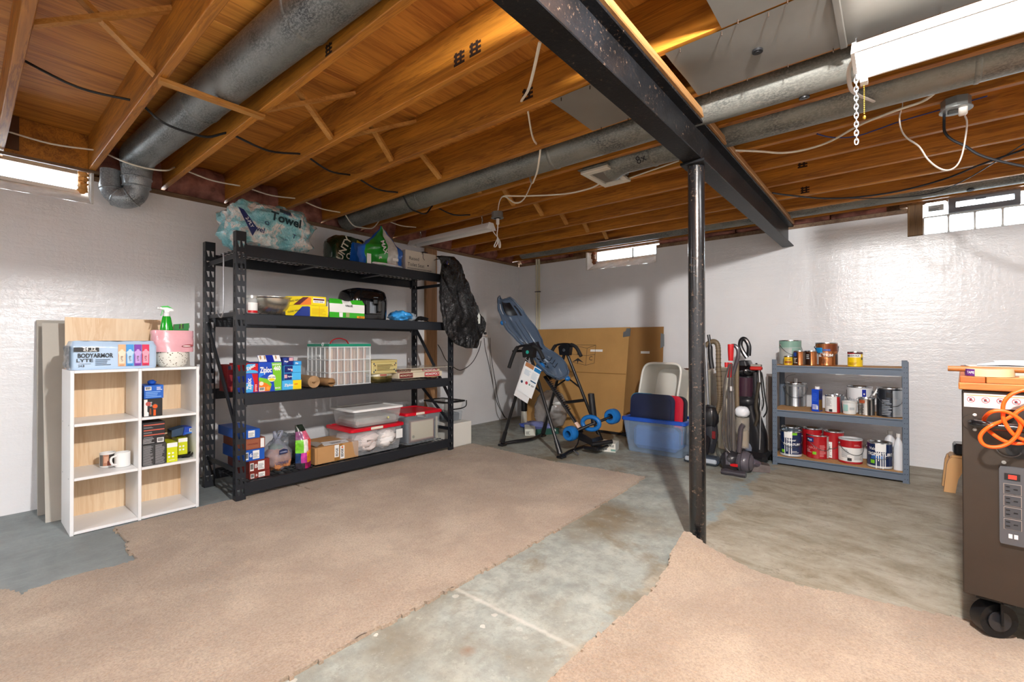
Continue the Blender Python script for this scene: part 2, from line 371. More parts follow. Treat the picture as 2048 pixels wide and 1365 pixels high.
# ceiling: subfloor sheets, joists, bridging, sill plates, insulation
ceil = thing('ceiling', 'open basement ceiling of orange joists under a plywood subfloor', 'ceiling', kind='structure')
sheets = []
for ix in range(7):
    for iy in range(4):
        x0 = -.2+1.22*ix-(.3 if iy % 2 else 0); y1 = .2-2.44*iy
        a = max(x0, -.2)
        MB().box((a+.0015, y1-2.437, JT), (min(x0+1.2185, 7.5), y1, JT+.018)).build('subfloor_sheet', M_PLY, ceil, 0)
JY = [-5.15+.4275*k for k in range(12)] + [-.075]
JOISTS = []
for k, y in enumerate(JY):
    rnd = random.Random(k); dz = rnd.uniform(-.004, .004)
    JOISTS.append(MB().box((-.15, y, JZ+dz), (7.45, y+.038, JT), .003).build('floor_joist', M_JOIST, ceil, 0))
for k in range(1, 8): MB().box((-.15, -5.15-.4275*k, JZ), (7.45, -5.112-.4275*k, JT)).build('floor_joist', M_JOIST, ceil, 0)
# bridging between joists near the middle of the span, and shorter pairs to the right of the beam
def brace(a, b, w=.042, t=.018):
    a, b = V(a), V(b); d = (b-a); u = V((1, 0, 0)); n = d.cross(u).normalized()
    MB().prism([(0, -w/2), (d.length, -w/2), (d.length, w/2), (0, w/2)], a-n*t/2, d.normalized(), u, n*t).build('bridging_brace', M_BRACE, ceil, 0)
for k in range(11):
    y0, y1 = JY[k]+.038, JY[k+1]; x = 1.68
    if k == 1:
        brace((x+.03, y0-.03, JZ-.014), (x+.03, y1+.03, JZ-.014)); continue
    brace((x+.20-(k > 3)*.12, y0, JT-.03), (x, y1+.0, JZ+.02))
    if k not in (4, 5): brace((x+.02, y0, JZ+.03), (x+.24-(k > 3)*.12, y1, JT-.03))
# sill plates, rims, insulation in the ends of the bays
MB().box((-.16, Y1+.0, WT), (-.004, .0, 2.236), .006).build('sill_plate', M_OLD, ceil, 0)
MB().box((-.16, -8.8, WT), (-.012, -5.66, JZ)).build('sill_plate', M_OLD, ceil, 0)
MB().box((0, .004, WT), (X2[0]-.01, .16, 2.236)).build('sill_plate', M_OLD, ceil, 0)
MB().box((X2[1]+.01, .004, WT), (4.352, .16, 2.236)).build('sill_plate', M_OLD, ceil, 0)
MB().box((-.2, -8.8, 2.19), (-.165, .2, JT)).build('rim_joist', M_OLD, ceil, 0).location.z += .075
MB().box((-.165, .165, 2.32), (7.5, .2, JT)).build('rim_joist', M_OLD, ceil, 0)
for a, b_ in ((-.165, X2[0]-.0), (X2[1], 4.352), (X3[1], 7.5)): MB().box((a, .165, WT), (b_, .2, 2.319)).build('rim_joist', M_OLD, ceil, 0)
MB().box((X2[0], .165, JZ+.01), (X2[1], .2, 2.319)).build('rim_joist', M_OLD, ceil, 0)
MB().box((7.46, -8.8, 2.19), (7.5, .16, JT)).build('rim_joist', M_OLD, ceil, 0)
MB().box((-.16, -8.8, 2.19), (7.46, -8.76, JT)).build('rim_joist', M_OLD, ceil, 0)
def batt(o, u, wdt, h, nrm, seed):
    o, u, nrm = V(o), V(u), V(nrm)
    f = lambda a, b: o+u*wdt*a+V((0, 0, h*b))+nrm*(.02+.05*noise.noise(V((a*wdt*9, b*h*9, seed*5.1)))-.06*(abs(b-.5)*2)**3)
    mb = MB().grid(f, 14, 8); bk = len(mb.v)
    mb.grid(lambda a, b: o+u*wdt*a+V((0, 0, h*b))-nrm*.1, 1, 1); mb.build('insulation_batt', M_PINK, ceil, 60)
for k in range(1, 12):
    batt((-.055, JY[k]+.04, 2.236), (0, 1, 0), JY[k+1]-JY[k]-.042, .265, (1, 0, 0), k)
for i in range(17):
    x0 = .02+.42*i
    if x0+.4 > X2[0]-.02 and x0 < X2[1]: continue
    if x0+.4 > 4.3: break
    batt((x0, .04, 2.236), (1, 0, 0), .41, .08, (0, -1, 0), 30+i)
MB().box((-.04, JY[0]+.039, JZ-.004), (-.006, JY[1]-.001, JT-.002)).build('bay_blocking', M_JOIST, ceil, 0)
MB().box((-.005, JY[0]+.039, JZ+.02), (.015, JY[0]+.10, JT-.002)).build('bay_blocking', mat('#5a3a24', .7), ceil, 0)
MB().box((-.1, JY[1]+.04, JZ-.02), (-.05, JY[1]+.11, JT-.002)).build('bay_blocking', M_JOIST, ceil, 0)
MB().box((-.012, -8.0, JZ-.024), (.008, JY[1]+.30, JZ-.005)).build('header_strip', M_OLD, ceil, 0)

# windows
FOAM = mat('#c98f4a', .8, var=.3, vs=30, bp=.6, bs=40); GLASS = mat('#f4faff', .02, trans=1.)
FROST = mat('#eef6fa', .12, trans=.96, bp=.35, bs=30); GREYFR = mat('#6b6b70', .4)
def sill(par, o, u, wdt, nrm, z0, z1, depth, seed):
    o, u, nrm = V(o), V(u), V(nrm)
    f = lambda a, b: o+u*wdt*a-nrm*depth*b+V((0, 0, z0+(z1-z0)*b+.008*noise.noise(V((a*wdt*14, b*3, seed)))*(1 if .05 < b < .95 else .2)))
    g = lambda a, b: o+u*wdt*a-nrm*depth*b+V((0, 0, z0-.12+.0*b))
    MB().grid(f, 30, 8).grid(g, 1, 1).build('sill', mat('#e2e0dc', .8, var=.16, vs=14, bp=.5, bs=22), par, 60)
w1 = thing('window_1', 'small high basement window glowing white in the left wall', 'window', (0, -5.1, 2.03), kind='structure')
sill(w1, (0, -5.64, 0), (0, 1, 0), 5.64+Y1, (1, 0, 0), 2.035, 2.140, .16, 1)
MB().box((-.155, -5.64, 2.125), (-.135, Y1-.045, 2.15)).box((-.155, -5.64, 2.295), (-.135, Y1-.045, 2.32)).box((-.155, Y1-.062, 2.15), (-.135, Y1-.045, 2.295)).build('frame', WHITE, w1, 0)
MB().box((-.148, -5.64, 2.145), (-.144, Y1-.055, 2.30)).build('pane', GLASS, w1, 0)
mb = MB()
for i in range(6): mb.blob((-.10+.012*sin(i*2.1), Y1-.04, 2.145+.028*i), (.03, .026, .024), 10, 6, .5, 2, seed=i)
mb.build('foam_seal', FOAM, w1, 60)
MB().box((-.16, Y1-.012, 2.04), (.004, Y1+.002, 2.265)).build('jamb', M_CHALK, w1, 0)
MB().box((-.165, -5.65, 2.318), (-.13, Y1, 2.36)).build('header', M_OLD, w1, 0)

w2 = thing('window_2', 'small high window with a centre bar above the brown cardboard', 'window', (1.6, 0, 2.03), kind='structure')
sill(w2, (X2[0], 0, 0), (1, 0, 0), X2[1]-X2[0], (0, -1, 0), 2.03, 2.150, .16, 2)
MB().box((X2[0]+.06, .14, 2.12), (X2[1], .16, 2.16)).box((X2[0]+.06, .14, 2.15), (X2[0]+.09, .16, JZ+.01)).box((X2[1]-.02, .14, 2.14), (X2[1], .16, JZ)).build('frame', WHITE, w2, 0)
MB().box((X2[0]+.08, .148, 2.15), (X2[1], .152, JZ+.01)).build('pane', GLASS, w2, 0)
MB().box((1.72, .138, 2.14), (1.735, .162, JZ)).build('glazing_bar', mat('#8d8d8d', .5), w2, 0)
mb = MB()
for i in range(5): mb.blob((X2[0]+.055+.01*sin(i*2), .10+.01*cos(i), 2.14+.03*i), (.03, .035, .025), 10, 6, .5, 2, seed=i+9)
mb.build('foam_seal', mat('#7a4a2c', .85, bp=.6, bs=40), w2, 60)
MB().prism([(0, 0), (.02, 0), (.07, .14), (.0, .14)], (X2[0], 0, 2.03), (1, 0, 0), (0, 1, 0), (0, 0, .235)).build('jamb', M_CHALK, w2, 0)
MB().box((X2[1]-.003, 0, 2.03), (X2[1]+.003, .15, 2.236)).build('jamb', M_CHALK, w2, 0)

w3 = thing('window_3', 'glass block window with a grey hopper vent above the right of the paint shelf', 'window', (4.9, 0, 1.99), kind='structure')
def gblock(x0, x1, z0, z1):
    p = MB().box((x0+.006, .015, z0+.006), (x1-.006, .09, z1-.006), .012).build('glass_block', FROST, w3)
    MB().box((x0+.022, .008, z0+.022), (x1-.022, .016, z1-.022), .004).build('block_face', FROST, p)
xs = [4.456+.157*i for i in range(8)]
for i in range(6): gblock(xs[i], xs[i+1], 1.994, 2.143)
for i in (0, 4, 5): gblock(xs[i], xs[i+1], 2.143, 2.272)
mo = MB()
for x in xs[:7]: mo.box((x-.006, .02, 1.99), (x+.006, .085, 2.143))
mo.box((xs[0], .02, 2.137), (5.5, .085, 2.149)).box((4.45, .02, 1.985), (5.5, .085, 1.998)); mo.build('mortar', WHITE, w3, 0)
vf = MB(); a, b_, c, d = 4.612, 5.02, 2.149, 2.268
vf.box((a, -.012, c), (b_, .05, c+.04)).box((a, -.012, d-.034), (b_, .05, d)).box((a, -.012, c+.04), (a+.044, .05, d-.034)).box((b_-.032, -.012, c+.04), (b_, .05, d-.034))
vo = vf.build('hopper_vent', GREYFR, w3, 0)
MB().box((a+.04, .018, c+.036), (b_-.028, .022, d-.03)).build('vent_pane', GLASS, vo, 0)
MB().box((4.77, -.022, d-.04), (4.83, -.012, d-.026)).build('vent_latch', mat('#444448', .4), vo, 0)
F = Face((4.456, .007, 1.99), (1, 0, 0), (0, 0, 1))
F.rect(w3, 'sticker', .03, .128, .195, .245, mat('#b9bcbc', .6)); F.text(w3, 'CAUTION', .06, .236, .012, INK); F.lines(w3, .035, .12, .2, .228, 4, INK)
MB().box((4.352, -.004, 1.994), (4.452, .05, JZ-.002), .003).build('post', wood('stained_wood', '#5d4327', '#8d6b41', 'z', 1.), w3, 0)
MB().box((4.352, .05, 1.99), (4.452, .2, WT)).build('jamb', M_CHALK, w3, 0)
MB().box((4.3, .1, 2.272), (5.6, .2, 2.33)).build('header', M_OLD, w3, 0)
# corner pipe chase strip on the back wall
tr = MB(); tr.cyl((.335, -.02, .8), (.335, -.02, 2.27), .012, n=10); tr.box((.352, -.012, .8), (.385, 0, 2.27))
t1 = tag(tr.build('trim_1', mat('#d8d2bb', .5), None), 'cream plastic pipe and strip running up the corner', 'trim', kind='structure')
MB().box((.315, -.038, 1.80), (.395, 0, 1.812)).build('bracket', mat('#5a5a5a', .5), t1, 0)

def stamp(k, px, py, s=1.):
    q = at(px, py, 'y', JY[k]-.001); Fj = Face((0, JY[k], 0), (1, 0, 0), (0, 0, 1)); mb = MB(); w, h = .034*s, .03*s
    for i in range(3):
        mb.prism([(q.x-w, q.z-h+.7*h*i), (q.x+w, q.z-h+.7*h*i), (q.x+w, q.z-h+.7*h*i+.4*h), (q.x-w, q.z-h+.7*h*i+.4*h)], Fj.o, Fj.u, Fj.w, Fj.n*.0006)
    for i in range(2): mb.prism([(q.x-w*.8+w*.9*i, q.z-h), (q.x-w*.4+w*.9*i, q.z-h), (q.x-w*.4+w*.9*i, q.z+h), (q.x-w*.8+w*.9*i, q.z+h)], Fj.o, Fj.u, Fj.w, Fj.n*.0008)
    mb.build('grade_stamp', mat('#2a170a', .8), JOISTS[k], 0)
for a in ((3, 918, 116), (3, 950, 96), (4, 1055, 187), (9, 1605, 328, .9), (10, 1610, 380, .9), (2, 657, 98, .8)): stamp(*a)
# ------------------------------------------------------------------ carpet pieces
def carpet_mat():
    m, nt, b = nmat('carpet_pile'); P = coords(nt)
    c = ramp(nt, noise_n(nt, P, 1.6, 5, .6, .4), [(.3, '#97826d'), (.5, '#aa957f'), (.7, '#baa892')])
    c = mixc(nt, .35, c, ramp(nt, noise_n(nt, P, 130, 3, .7), [(.3, '#6a5748'), (.6, '#d1c0aa')]))
    nt.links.new(c, b.inputs['Base Color']); b.inputs['Roughness'].default_value = 1; b.inputs['Specular IOR Level'].default_value = .1
    b.inputs['Sheen Weight'].default_value = .25
    c = mixc(nt, ramp(nt, noise_n(nt, P, 3.2, 6, .65, .5), [(.42, (.35, .35, .35)), (.62, (0, 0, 0))]), c, '#86705d'); nt.links.new(c, b.inputs['Base Color'])
    bump(nt, b, noise_n(nt, P, 95, 4, .7), .9, .012); bump(nt, b, noise_n(nt, P, 9, 4), .3, .02); return m
M_CARPET = carpet_mat()
def inside(x, y, poly):
    r = False; n = len(poly)
    for i in range(n):
        (x0, y0), (x1, y1) = poly[i], poly[i-1]
        if (y0 > y) != (y1 > y) and x < (x1-x0)*(y-y0)/(y1-y0)+x0: r = not r
    return r
def carpet(poly, label, step=.012, h=.013, lift=None, seed=0, rag=.010):
    xs = [p[0] for p in poly]; ys = [p[1] for p in poly]; x0, y0 = min(xs), min(ys)
    nx, ny = int((max(xs)-x0)/step)+2, int((max(ys)-y0)/step)+2
    keep = set()
    for j in range(ny):
        for i in range(nx):
            x, y = x0+(i+.5)*step, y0+(j+.5)*step
            q = V((x*11, y*11, seed)); 
            if inside(x+rag*noise.noise(q)+rag*.7*noise.noise(q*4), y+rag*noise.noise(q+V((7, 0, 0)))+rag*.7*noise.noise(q*4+V((0, 9, 0))), poly): keep.add((i, j))
    vs, fs, ix = [], [], {}
    def vt(i, j, top):
        k = (i, j, top)
        if k not in ix:
            x, y = x0+i*step, y0+j*step; q = V((x*60, y*60, seed)); lf = lift(x, y) if lift else 0
            dx = .004*noise.noise(q); dy = .004*noise.noise(q+V((3, 3, 3)))
            z = h+.0035*noise.noise(q*.8)+.002*noise.noise(V((x*7, y*7, 1)))+lf if top else (.0 if lf < .004 else lf-.004)
            ix[k] = len(vs); vs.append((x+dx, y+dy, z))
        return ix[k]
    for i, j in keep:
        fs.append((vt(i, j, 1), vt(i+1, j, 1), vt(i+1, j+1, 1), vt(i, j+1, 1)))
        for di, dj, a, b in ((-1, 0, (i, j+1), (i, j)), (1, 0, (i+1, j), (i+1, j+1)), (0, -1, (i, j), (i+1, j)), (0, 1, (i+1, j+1), (i, j+1))):
            if (i+di, j+dj) not in keep: fs.append((vt(*a, 1), vt(*a, 0), vt(*b, 0), vt(*b, 1))[::-1])
    mb = MB(); mb.add(vs, fs); o = mb.build('carpet', M_CARPET, None, 80, fix=False)
    return tag(o, label, 'carpet')
carpet([(.80, -4.715), (1.09, -4.705), (1.25, -4.74), (1.41, -4.715), (1.405, -4.80), (1.39, -4.95), (1.405, -5.10), (1.45, -5.115), (1.34, -5.135), (1.31, -5.18), (1.30, -5.9), (2.775, -5.9), (2.785, -4.5), (2.79, -3.6), (2.77, -2.3), (2.74, -1.82), (2.3, -1.84), (1.88, -1.89), (1.4, -1.855), (1.05, -1.82), (1.045, -3.66), (.80, -3.68)],
       'large tan carpet piece with ragged edges lying in front of the black rack', seed=1)
carpet([(.79, -3.665), (1.035, -3.645), (1.03, -1.83), (.83, -1.815), (.82, -2.2), (.80, -3.0)], 'narrow tan carpet strip along the foot of the black rack', seed=2)
def curl(x, y):
    d = math.hypot(x-3.42, y+2.88); return .08*max(0, 1-d/.36)**1.4
carpet([(3.415, -2.875), (3.425, -3.1), (3.46, -3.4), (3.435, -3.8), (3.425, -4.1), (3.42, -5.2), (6.2, -5.2), (6.2, -2.87), (4.6, -2.87), (4.45, -2.835), (4.27, -2.885), (4.11, -2.9), (3.94, -2.96), (3.73, -2.925), (3.52, -2.90), (3.45, -2.87)],
       'tan carpet piece curling up against the foot of the steel column', lift=curl, seed=3)
# ------------------------------------------------------------------ steel beam and column
BX0, BX1, BZ = 3.397, 3.4975, 2.027
bm = thing('steel_beam', 'black painted steel beam running under the joists to the back wall', 'beam', (3.4475, -.02, BZ))
MB().box((BX0, -8.5, BZ), (BX1, -.004, BZ+.011), .003).build('bottom_flange', M_STEEL, bm)
MB().box((3.4435, -8.5, BZ+.011), (3.4515, -.004, BZ+.194)).build('web', M_STEEL, bm)
MB().box((BX0, -8.5, BZ+.194), (BX1, -.004, BZ+.205), .003).build('top_flange', M_STEEL, bm)
MB().box((BX0-.012, -8.5, BZ+.206), (BX1+.014, -.06, JZ-.004), .003).build('wood_plate', wood('plate_wood', '#7a4f26', '#b98b58', 'y', 1.), bm)
clm = thing('steel_column', 'black chipped round steel column standing under the beam', 'column', (3.4475, -2.762, 0))
MB().cyl((3.4475, -2.762, .004), (3.4475, -2.762, BZ-.016), .0425, n=32).build('pole', M_COLUMN, clm)
MB().box((3.385, -2.83, BZ-.016), (3.51, -2.694, BZ-.001), .002).build('cap_plate', M_STEEL, clm)

# ------------------------------------------------------------------ round ducts
def duct(label, y, z, r, x0, x1, seams, closed=True):
    t = thing('round_duct', label, 'duct', (x0, y, z))
    mb = MB(); xs = sorted([x0, x1]+seams)
    for a, b_ in zip(xs, xs[1:]):
        MB().tube([(a, y, z), (b_, y, z)], r, 32, caps=closed).build('duct_section', M_GALV, t)
    for s in seams: MB().tube([(s-.012, y, z), (s-.006, y, z), (s+.006, y, z), (s+.012, y, z)], [r, r+.004, r+.004, r], 32, caps=False).build('seam_ring', M_GALV, t)
    return t
def disc_marks(t, pts):
    for p, n in pts:
        p, n = V(p), V(n).normalized(); MB().cyl(p-n*.004, p+n*.004, .022, n=18).cyl(p+n*.004, p+n*.006, .012, n=12).build('plug', mat('#1c1c1e', .4), t)
D1M = galv('#3c4043', '#8e9190', .45); GAL0 = M_GALV; M_GALV = D1M
d1 = thing('round_duct', 'fat grey metal duct with a crook at its end, above the white cube shelf', 'duct', (.3, -4.497, 2.372))
da, db = V((.30, -4.497, 2.372)), V((3.3, -4.372, 2.376)); dd = db-da
for k0, k1 in ((0, .36), (.36, .72), (.72, 1)): MB().tube([da+dd*k0, da+dd*k1], .102, 32).build('duct_section', M_GALV, d1)
for k in (.36, .72): MB().tube([da+dd*(k-.004), da+dd*(k-.002), da+dd*(k+.002), da+dd*(k+.004)], [.102, .106, .106, .102], 32, caps=False).build('seam_ring', M_GALV, d1)
MB().tube([(.30, -4.497, 2.372), (.262, -4.499, 2.366), (.232, -4.5, 2.345), (.212, -4.5, 2.312), (.206, -4.5, 2.275)], [.102, .102, .10, .094, .088], 28, caps=False).build('elbow', M_GALV, d1)
g2 = galv('#5a6066', '#a2a9ae', .36)
el2 = [(.206, -4.5, 2.29), (.206, -4.5, 2.22), (.206, -4.5, 2.16)]+[(.206-.040*(1-cos(t)), -4.5-.062*(1-cos(t)), 2.15-.074*sin(t)) for t in [pi*i/14 for i in range(15)]]+[(.126, -4.624, 2.19), (.126, -4.624, 2.262)]
MB().tube(el2, [.088, .084, .078]+[.070]*10+[.064]*5+[.058, .058], 28, caps=True).build('hook_elbow', g2, d1)
for i, rr in ((1, .086), (2, .08), (7, .072), (12, .072), (16, .066)):
    p, q = V(el2[i]), V(el2[i+1]); d = (q-p).normalized()
    MB().tube([p-d*.006, p, p+d*.006], [rr-.002, rr+.003, rr-.002], 28, caps=False).build('seam_ring', g2, d1)
M_GALV = GAL0
d2 = duct('grey metal duct passing over the beam beside the big sheet metal panels', -2.785, 2.315, .095, .0, 7.2, [1.2, 2.55, 4.9])
disc_marks(d2, [((3.94, -2.765+.02, 2.222), (0, .15, -1))])
d3 = duct('spotted grey metal duct ending in a ceiling register boot', -2.385, 2.322, .092, 2.86, 7.2, [3.06, 4.55])
MB().tube([(2.86, -2.385, 2.322), (2.80, -2.385, 2.32), (2.74, -2.37, 2.315)], [.092, .10, .11], 28).build('boot_neck', M_GALV, d3)
MB().box((2.575, -2.49, 2.285), (2.785, -2.17, 2.40), .01).build('boot_box', M_GALV, d3)
wrap_m = mat('#26262a', .7)
Fd = Face((2.98, -2.44, 2.23), (1, 0, 0), (0, .78, .62)); Fd = Face((2.98, -2.445, 2.2475), (1, 0, 0), (0, -.55, .83))
Fd.text(d3, '8x', .02, .02, .07, wrap_m, 0, rot=.2, d=.004)
d4 = duct('slim grey duct along the last bay above the high windows', -.235, 2.325, .072, .25, 7.2, [2.9, 5.6])
disc_marks(d4, [((4.72, -.262, 2.256), (0, -.3, -1))])
reg = thing('ceiling_register', 'white rectangular ceiling register hanging open under its duct', 'vent', (2.68, -2.33, 2.262))
mb = MB(); a, b_, c, d = 2.572, 2.785, -2.505, -2.148; z0, z1 = 2.250, 2.272
mb.box((a, c, z0), (b_, c+.055, z1), .004).box((a, d-.055, z0), (b_, d, z1), .004).box((a, c+.055, z0), (a+.04, d-.055, z1), .004).box((b_-.04, c+.055, z0), (b_, d-.055, z1), .004)
mb.build('frame', mat('#d6cfc0', .5), reg)
MB().box((a+.04, c+.055, z0+.016), (b_-.04, d-.055, z1-.002)).build('damper', mat('#84807a', .5, .4), reg)
MB().box((a-.01, c-.02, z1+.001), (b_+.0, c+.02, z1+.006)).build('flange', M_GALV, reg)

# ------------------------------------------------------------------ sheet metal panning under the joist bays
def panel(label, x0, x1, y0, y1, seams=(), plugs=()):
    t = thing('metal_panel', label, 'panel', ((x0+x1)/2, (y0+y1)/2, JZ-.006)); xs = [x0]+list(seams)+[x1]
    for a, b_ in zip(xs, xs[1:]):
        f = lambda i, j: V((a+(b_-a)*i, y0+(y1-y0)*j, JZ-.006-.010*noise.noise(V((a+(b_-a)*i*2.2, j*1.3, 3)))*(sin(pi*j))))
        MB().grid(f, 20, 10).build('sheet', M_SHEET, t, 60)
    for s in seams: MB().box((s-.012, y0+.006, JZ-.02), (s+.012, y1-.006, JZ-.008), .003).build('cleat', M_SHEET, t)
    n = MB()
    for i in range(int((x1-x0)/.16)):
        for y in (y0+.01, y1-.01): n.cyl((x0+.06+.16*i, y, JZ-.022), (x0+.06+.16*i, y, JZ-.006), .002, n=6)
    n.build('nail', mat('#4a3a30', .5, .6), t)['kind'] = 'stuff'
    for p in plugs: MB().cyl((p[0], p[1], JZ-.016), (p[0], p[1], JZ-.006), .020, n=18).cyl((p[0], p[1], JZ-.018), (p[0], p[1], JZ-.016), .010, n=12).build('plug', mat('#1c1c1e', .4), t)
    return t
panel('small grey sheet metal panel between joists on the near side of the beam', 2.955, 3.383, -3.42, -3.0)
pl = at(1515, 97, 'z', JZ)
panel('long grey sheet metal panel with a cross seam, right of the beam', 3.535, 6.4, -3.42, -3.0, (4.11, 5.3), [(pl.x, pl.y)])
panel('grey sheet metal panel in the bay nearest the top of the view', 3.76, 6.4, -3.855, -3.43)

# ------------------------------------------------------------------ lights
M_LAMPW = mat('#e9e6e2', .35); M_CHAIN = mat('#c9ccd0', .25, .9)
def chain(mb, p, n, l=.030, r=.0028):
    for i in range(n):
        c = V(p)-V((0, 0, l*.72*i)); a = V((1, 0, 0)) if i % 2 else V((0, 1, 0))
        mb.tube([c+a*.0062*cos(t)+V((0, 0, l*.5*sin(t))) for t in [2*pi*k/10 for k in range(10)]], r, 5, closed=True)
    return mb
def shop_light(label, x0, x1, y, z, w, h, on, em_=None):
    t = thing('shop_light', label, 'light', ((x0+x1)/2, y, z))
    poly = [(-w*.5, 0), (-w*.48, .012), (-w*.2, h), (w*.2, h), (w*.48, .012), (w*.5, 0), (w*.46, 0), (w*.18, h-.012), (-w*.18, h-.012), (-w*.46, 0)]
    MB().prism(poly, (x0, y, z), (0, 1, 0), (0, 0, 1), (x1-x0, 0, 0)).build('reflector', M_LAMPW, t)
    for x in (x0-.012, x1): MB().prism([(-w*.5, 0), (w*.5, 0), (w*.22, h+.004), (-w*.22, h+.004)], (x, y, z-.002), (0, 1, 0), (0, 0, 1), (.012, 0, 0)).build('end_cap', M_LAMPW, t)
    em = mat('#f8f8fa', .3, emit=em_ or TUBE) if on else mat('#e4e1de', .3)
    if on:
        MB().box((x0+.01, y-w*.44, z+.004), (x1-.01, y+w*.44, z+.012)).build('lens', em, t)
    else:
        for s in (-1, 1):
            MB().cyl((x0+.05, y+s*w*.2, z+.024), (x1-.05, y+s*w*.2, z+.024), .0127, n=14).build('tube', em, t)
            for x in (x0+.015, x1-.015): MB().box((x-.012, y+s*w*.2-.012, z+.006), (x+.012, y+s*w*.2+.012, z+.044)).build('lamp_holder', M_LAMPW, t)
    return t
L1 = shop_light('bright white shop light on chains at the right of the ceiling', 4.155, 5.38, -3.085, 2.125, .235, .07, True)
MB().box((4.16, -2.985, 2.108), (4.185, -2.945, 2.126)).build('switch_box', M_LAMPW, L1)
c1 = MB(); chain(c1, (4.150, -3.03, 2.255), 24, .024, .0024); c1.tube([(4.15, -3.03, JZ-.002), (4.152, -3.03, 2.265)], .002, 6); c1.build('chain', M_CHAIN, L1)
c1 = MB(); chain(c1, (5.30, -3.03, 2.255), 6); c1.build('chain', M_CHAIN, L1)
mb = MB()
for i in range(16): mb.blob((4.172, -2.955, 2.104-.0075*i), (.0028,)*3, 6, 4)
mb.blob((4.172, -2.955, 1.975), (.006, .006, .009), 8, 6); mb.build('pull_chain', mat('#c8a23c', .3, .9), L1)
L2 = shop_light('unlit white shop light hanging above the right end of the black rack', .235, 1.385, -2.14, 2.125, .13, .06, False)
for x in (.38, 1.28):
    c2 = MB(); chain(c2, (x, -2.14, 2.262), 4, .036); c2.build('chain', M_CHAIN, L2)
# bare bulb just above and ahead of the camera, two unseen shop lights added behind it as fill
def bulb(x, y, label):
    t = thing('bare_bulb', label, 'light', (x, y, 2.27))
    MB().lathe([(.0, 0), (.055, 0), (.05, -.03), (.025, -.045), (.0, -.045)], (x, y, JZ-.001), 20).build('lampholder', WHITE, t)
    MB().blob((x, y, 2.185), (.046, .046, .05), 16, 10).build('bulb', mat('#f8f5f2', .3, emit=BULB), t)
    MB().box((x-.06, JY[1]+.04, JZ), (x+.06, JY[2]-.002, JZ+.02)).build('mounting_board', M_BRACE, t)
bulb(4.36, -4.51, 'bare bulb in a white lampholder over the open floor')
for x, y, w_ in ((2.2, -7.3, 'left'), (5.6, -7.2, 'right')): shop_light('lit shop light behind the view, nearer the %s wall' % w_, x-.6, x+.6, y, 2.13, .235, .07, True, REAR_FILL)

# ------------------------------------------------------------------ junction boxes and cables
ROM = mat('#e5ddcb', .5); BLK = mat('#1d1e22', .45); CORD = mat('#f0ebe2', .45)
def jbox(label, x, y, z, r, plugs):
    t = thing('junction_box', label, 'box', (x, y, z))
    MB().cyl((x, y, z), (x, y, z-.05), r, n=8).build('box', mat('#9b9d9a', .4, .7), t); MB().cyl((x, y, z-.05), (x, y, z-.055), r*1.12, n=20).build('cover', mat('#8f918f', .4, .7), t)
    MB().box((x-.03, y-.018, z-.062), (x+.03, y+.018, z-.0552), .003).build('outlet', mat('#3a3732', .5), t)
    return t
def cable(label, pts, r, m, n=5, flat=1., name='cable', cat='cable', group=None):
    P = smooth_pts(pts, n); mb = MB(); mb.tube(P, r, 8, flat=flat); return solo(mb, name, m, label, cat, P[0], group)
jbox('round metal junction box with one white plug, above the inversion table', 1.47, -2.14, JZ-.003, .052, 1)
jbox('round metal junction box with two plugs, right of the hanging chain', 4.50, -2.135, JZ-.003, .056, 2)
def plug(label, x, y, z, m): return solo(MB().box((x-.013, y-.012, z-.03), (x+.013, y+.012, z), .005).cyl((x, y, z-.06), (x, y, z-.028), .007, .011, 10), 'plug', m, label, 'plug', (x, y, z))
# cord of the unlit light, looped and tied below its box
x, y = 1.475, -2.14
c = [(x, y, 2.185), (x, y, 2.12), (x, y-.01, 2.07), (x-.005, y, 2.03), (x-.03, y, 1.99), (x-.045, y, 1.965), (x-.03, y, 1.955), (x-.005, y, 1.985), (x, y, 2.03), (x+.012, y, 1.985), (x+.018, y, 1.945), (x+.03, y, 1.945), (x+.03, y, 1.985), (x+.006, y, 2.03), (x-.04, y, 2.08), (x-.075, y, 2.13)]
t = thing('lamp_cable', 'white looped power cord hanging under the box beside the unlit light', 'cord', (x, y, 2.18))
MB().tube(smooth_pts(c, 5), .0045, 8).build('cord', CORD, t); MB().box((x-.013, y-.012, 2.155), (x+.013, y+.012, 2.214), .005).build('plug', CORD, t)
def bays(k0, holes, sag, start=None, low=None):
    """points of a cable strung through holes in successive joists"""
    out = [V(start)] if start else []
    for i, (px, py) in enumerate(holes):
        p = at(px, py, 'y', JY[k0+i]); p.z = min(max(p.z, JZ+.015), JT-.03)
        if out:
            q = (out[-1]+p)/2; e = (p-out[-1])*.27
            if low and i in low:
                q.z = low[i][1]; q.x += low[i][0]; out += [q-e+V((0, 0, .012)), q, q+e+V((0, 0, .012))]
            else: q.z -= sag; out.append(q)
        out += [p, p+V((0, .042, 0))]
    return out
cable('black cable strung through the joists above the white cube shelf', bays(1, [(260, 200), (452, 266), (600, 308), (700, 350), (795, 385), (865, 412), (940, 430)], .035, at(40, 117, 'y', -5.11), {1: (0, 2.248), 5: (0, 2.196)}), .0065, BLK)
cable('cream cable strung through the joist ends along the left wall', bays(1, [(187, 300), (350, 335), (480, 372), (590, 397), (680, 425), (762, 438), (832, 455)],   .02, at(12, 262, 'y', -5.11), {1: (.17, 2.25), 5: (0, 2.196)}), .0055, ROM)
p = bays(4, [(1043, 203), (1073, 288), (1060, 353)], .05, at(1080, 84, 'y', -3.84), {2: (0, 2.196)})
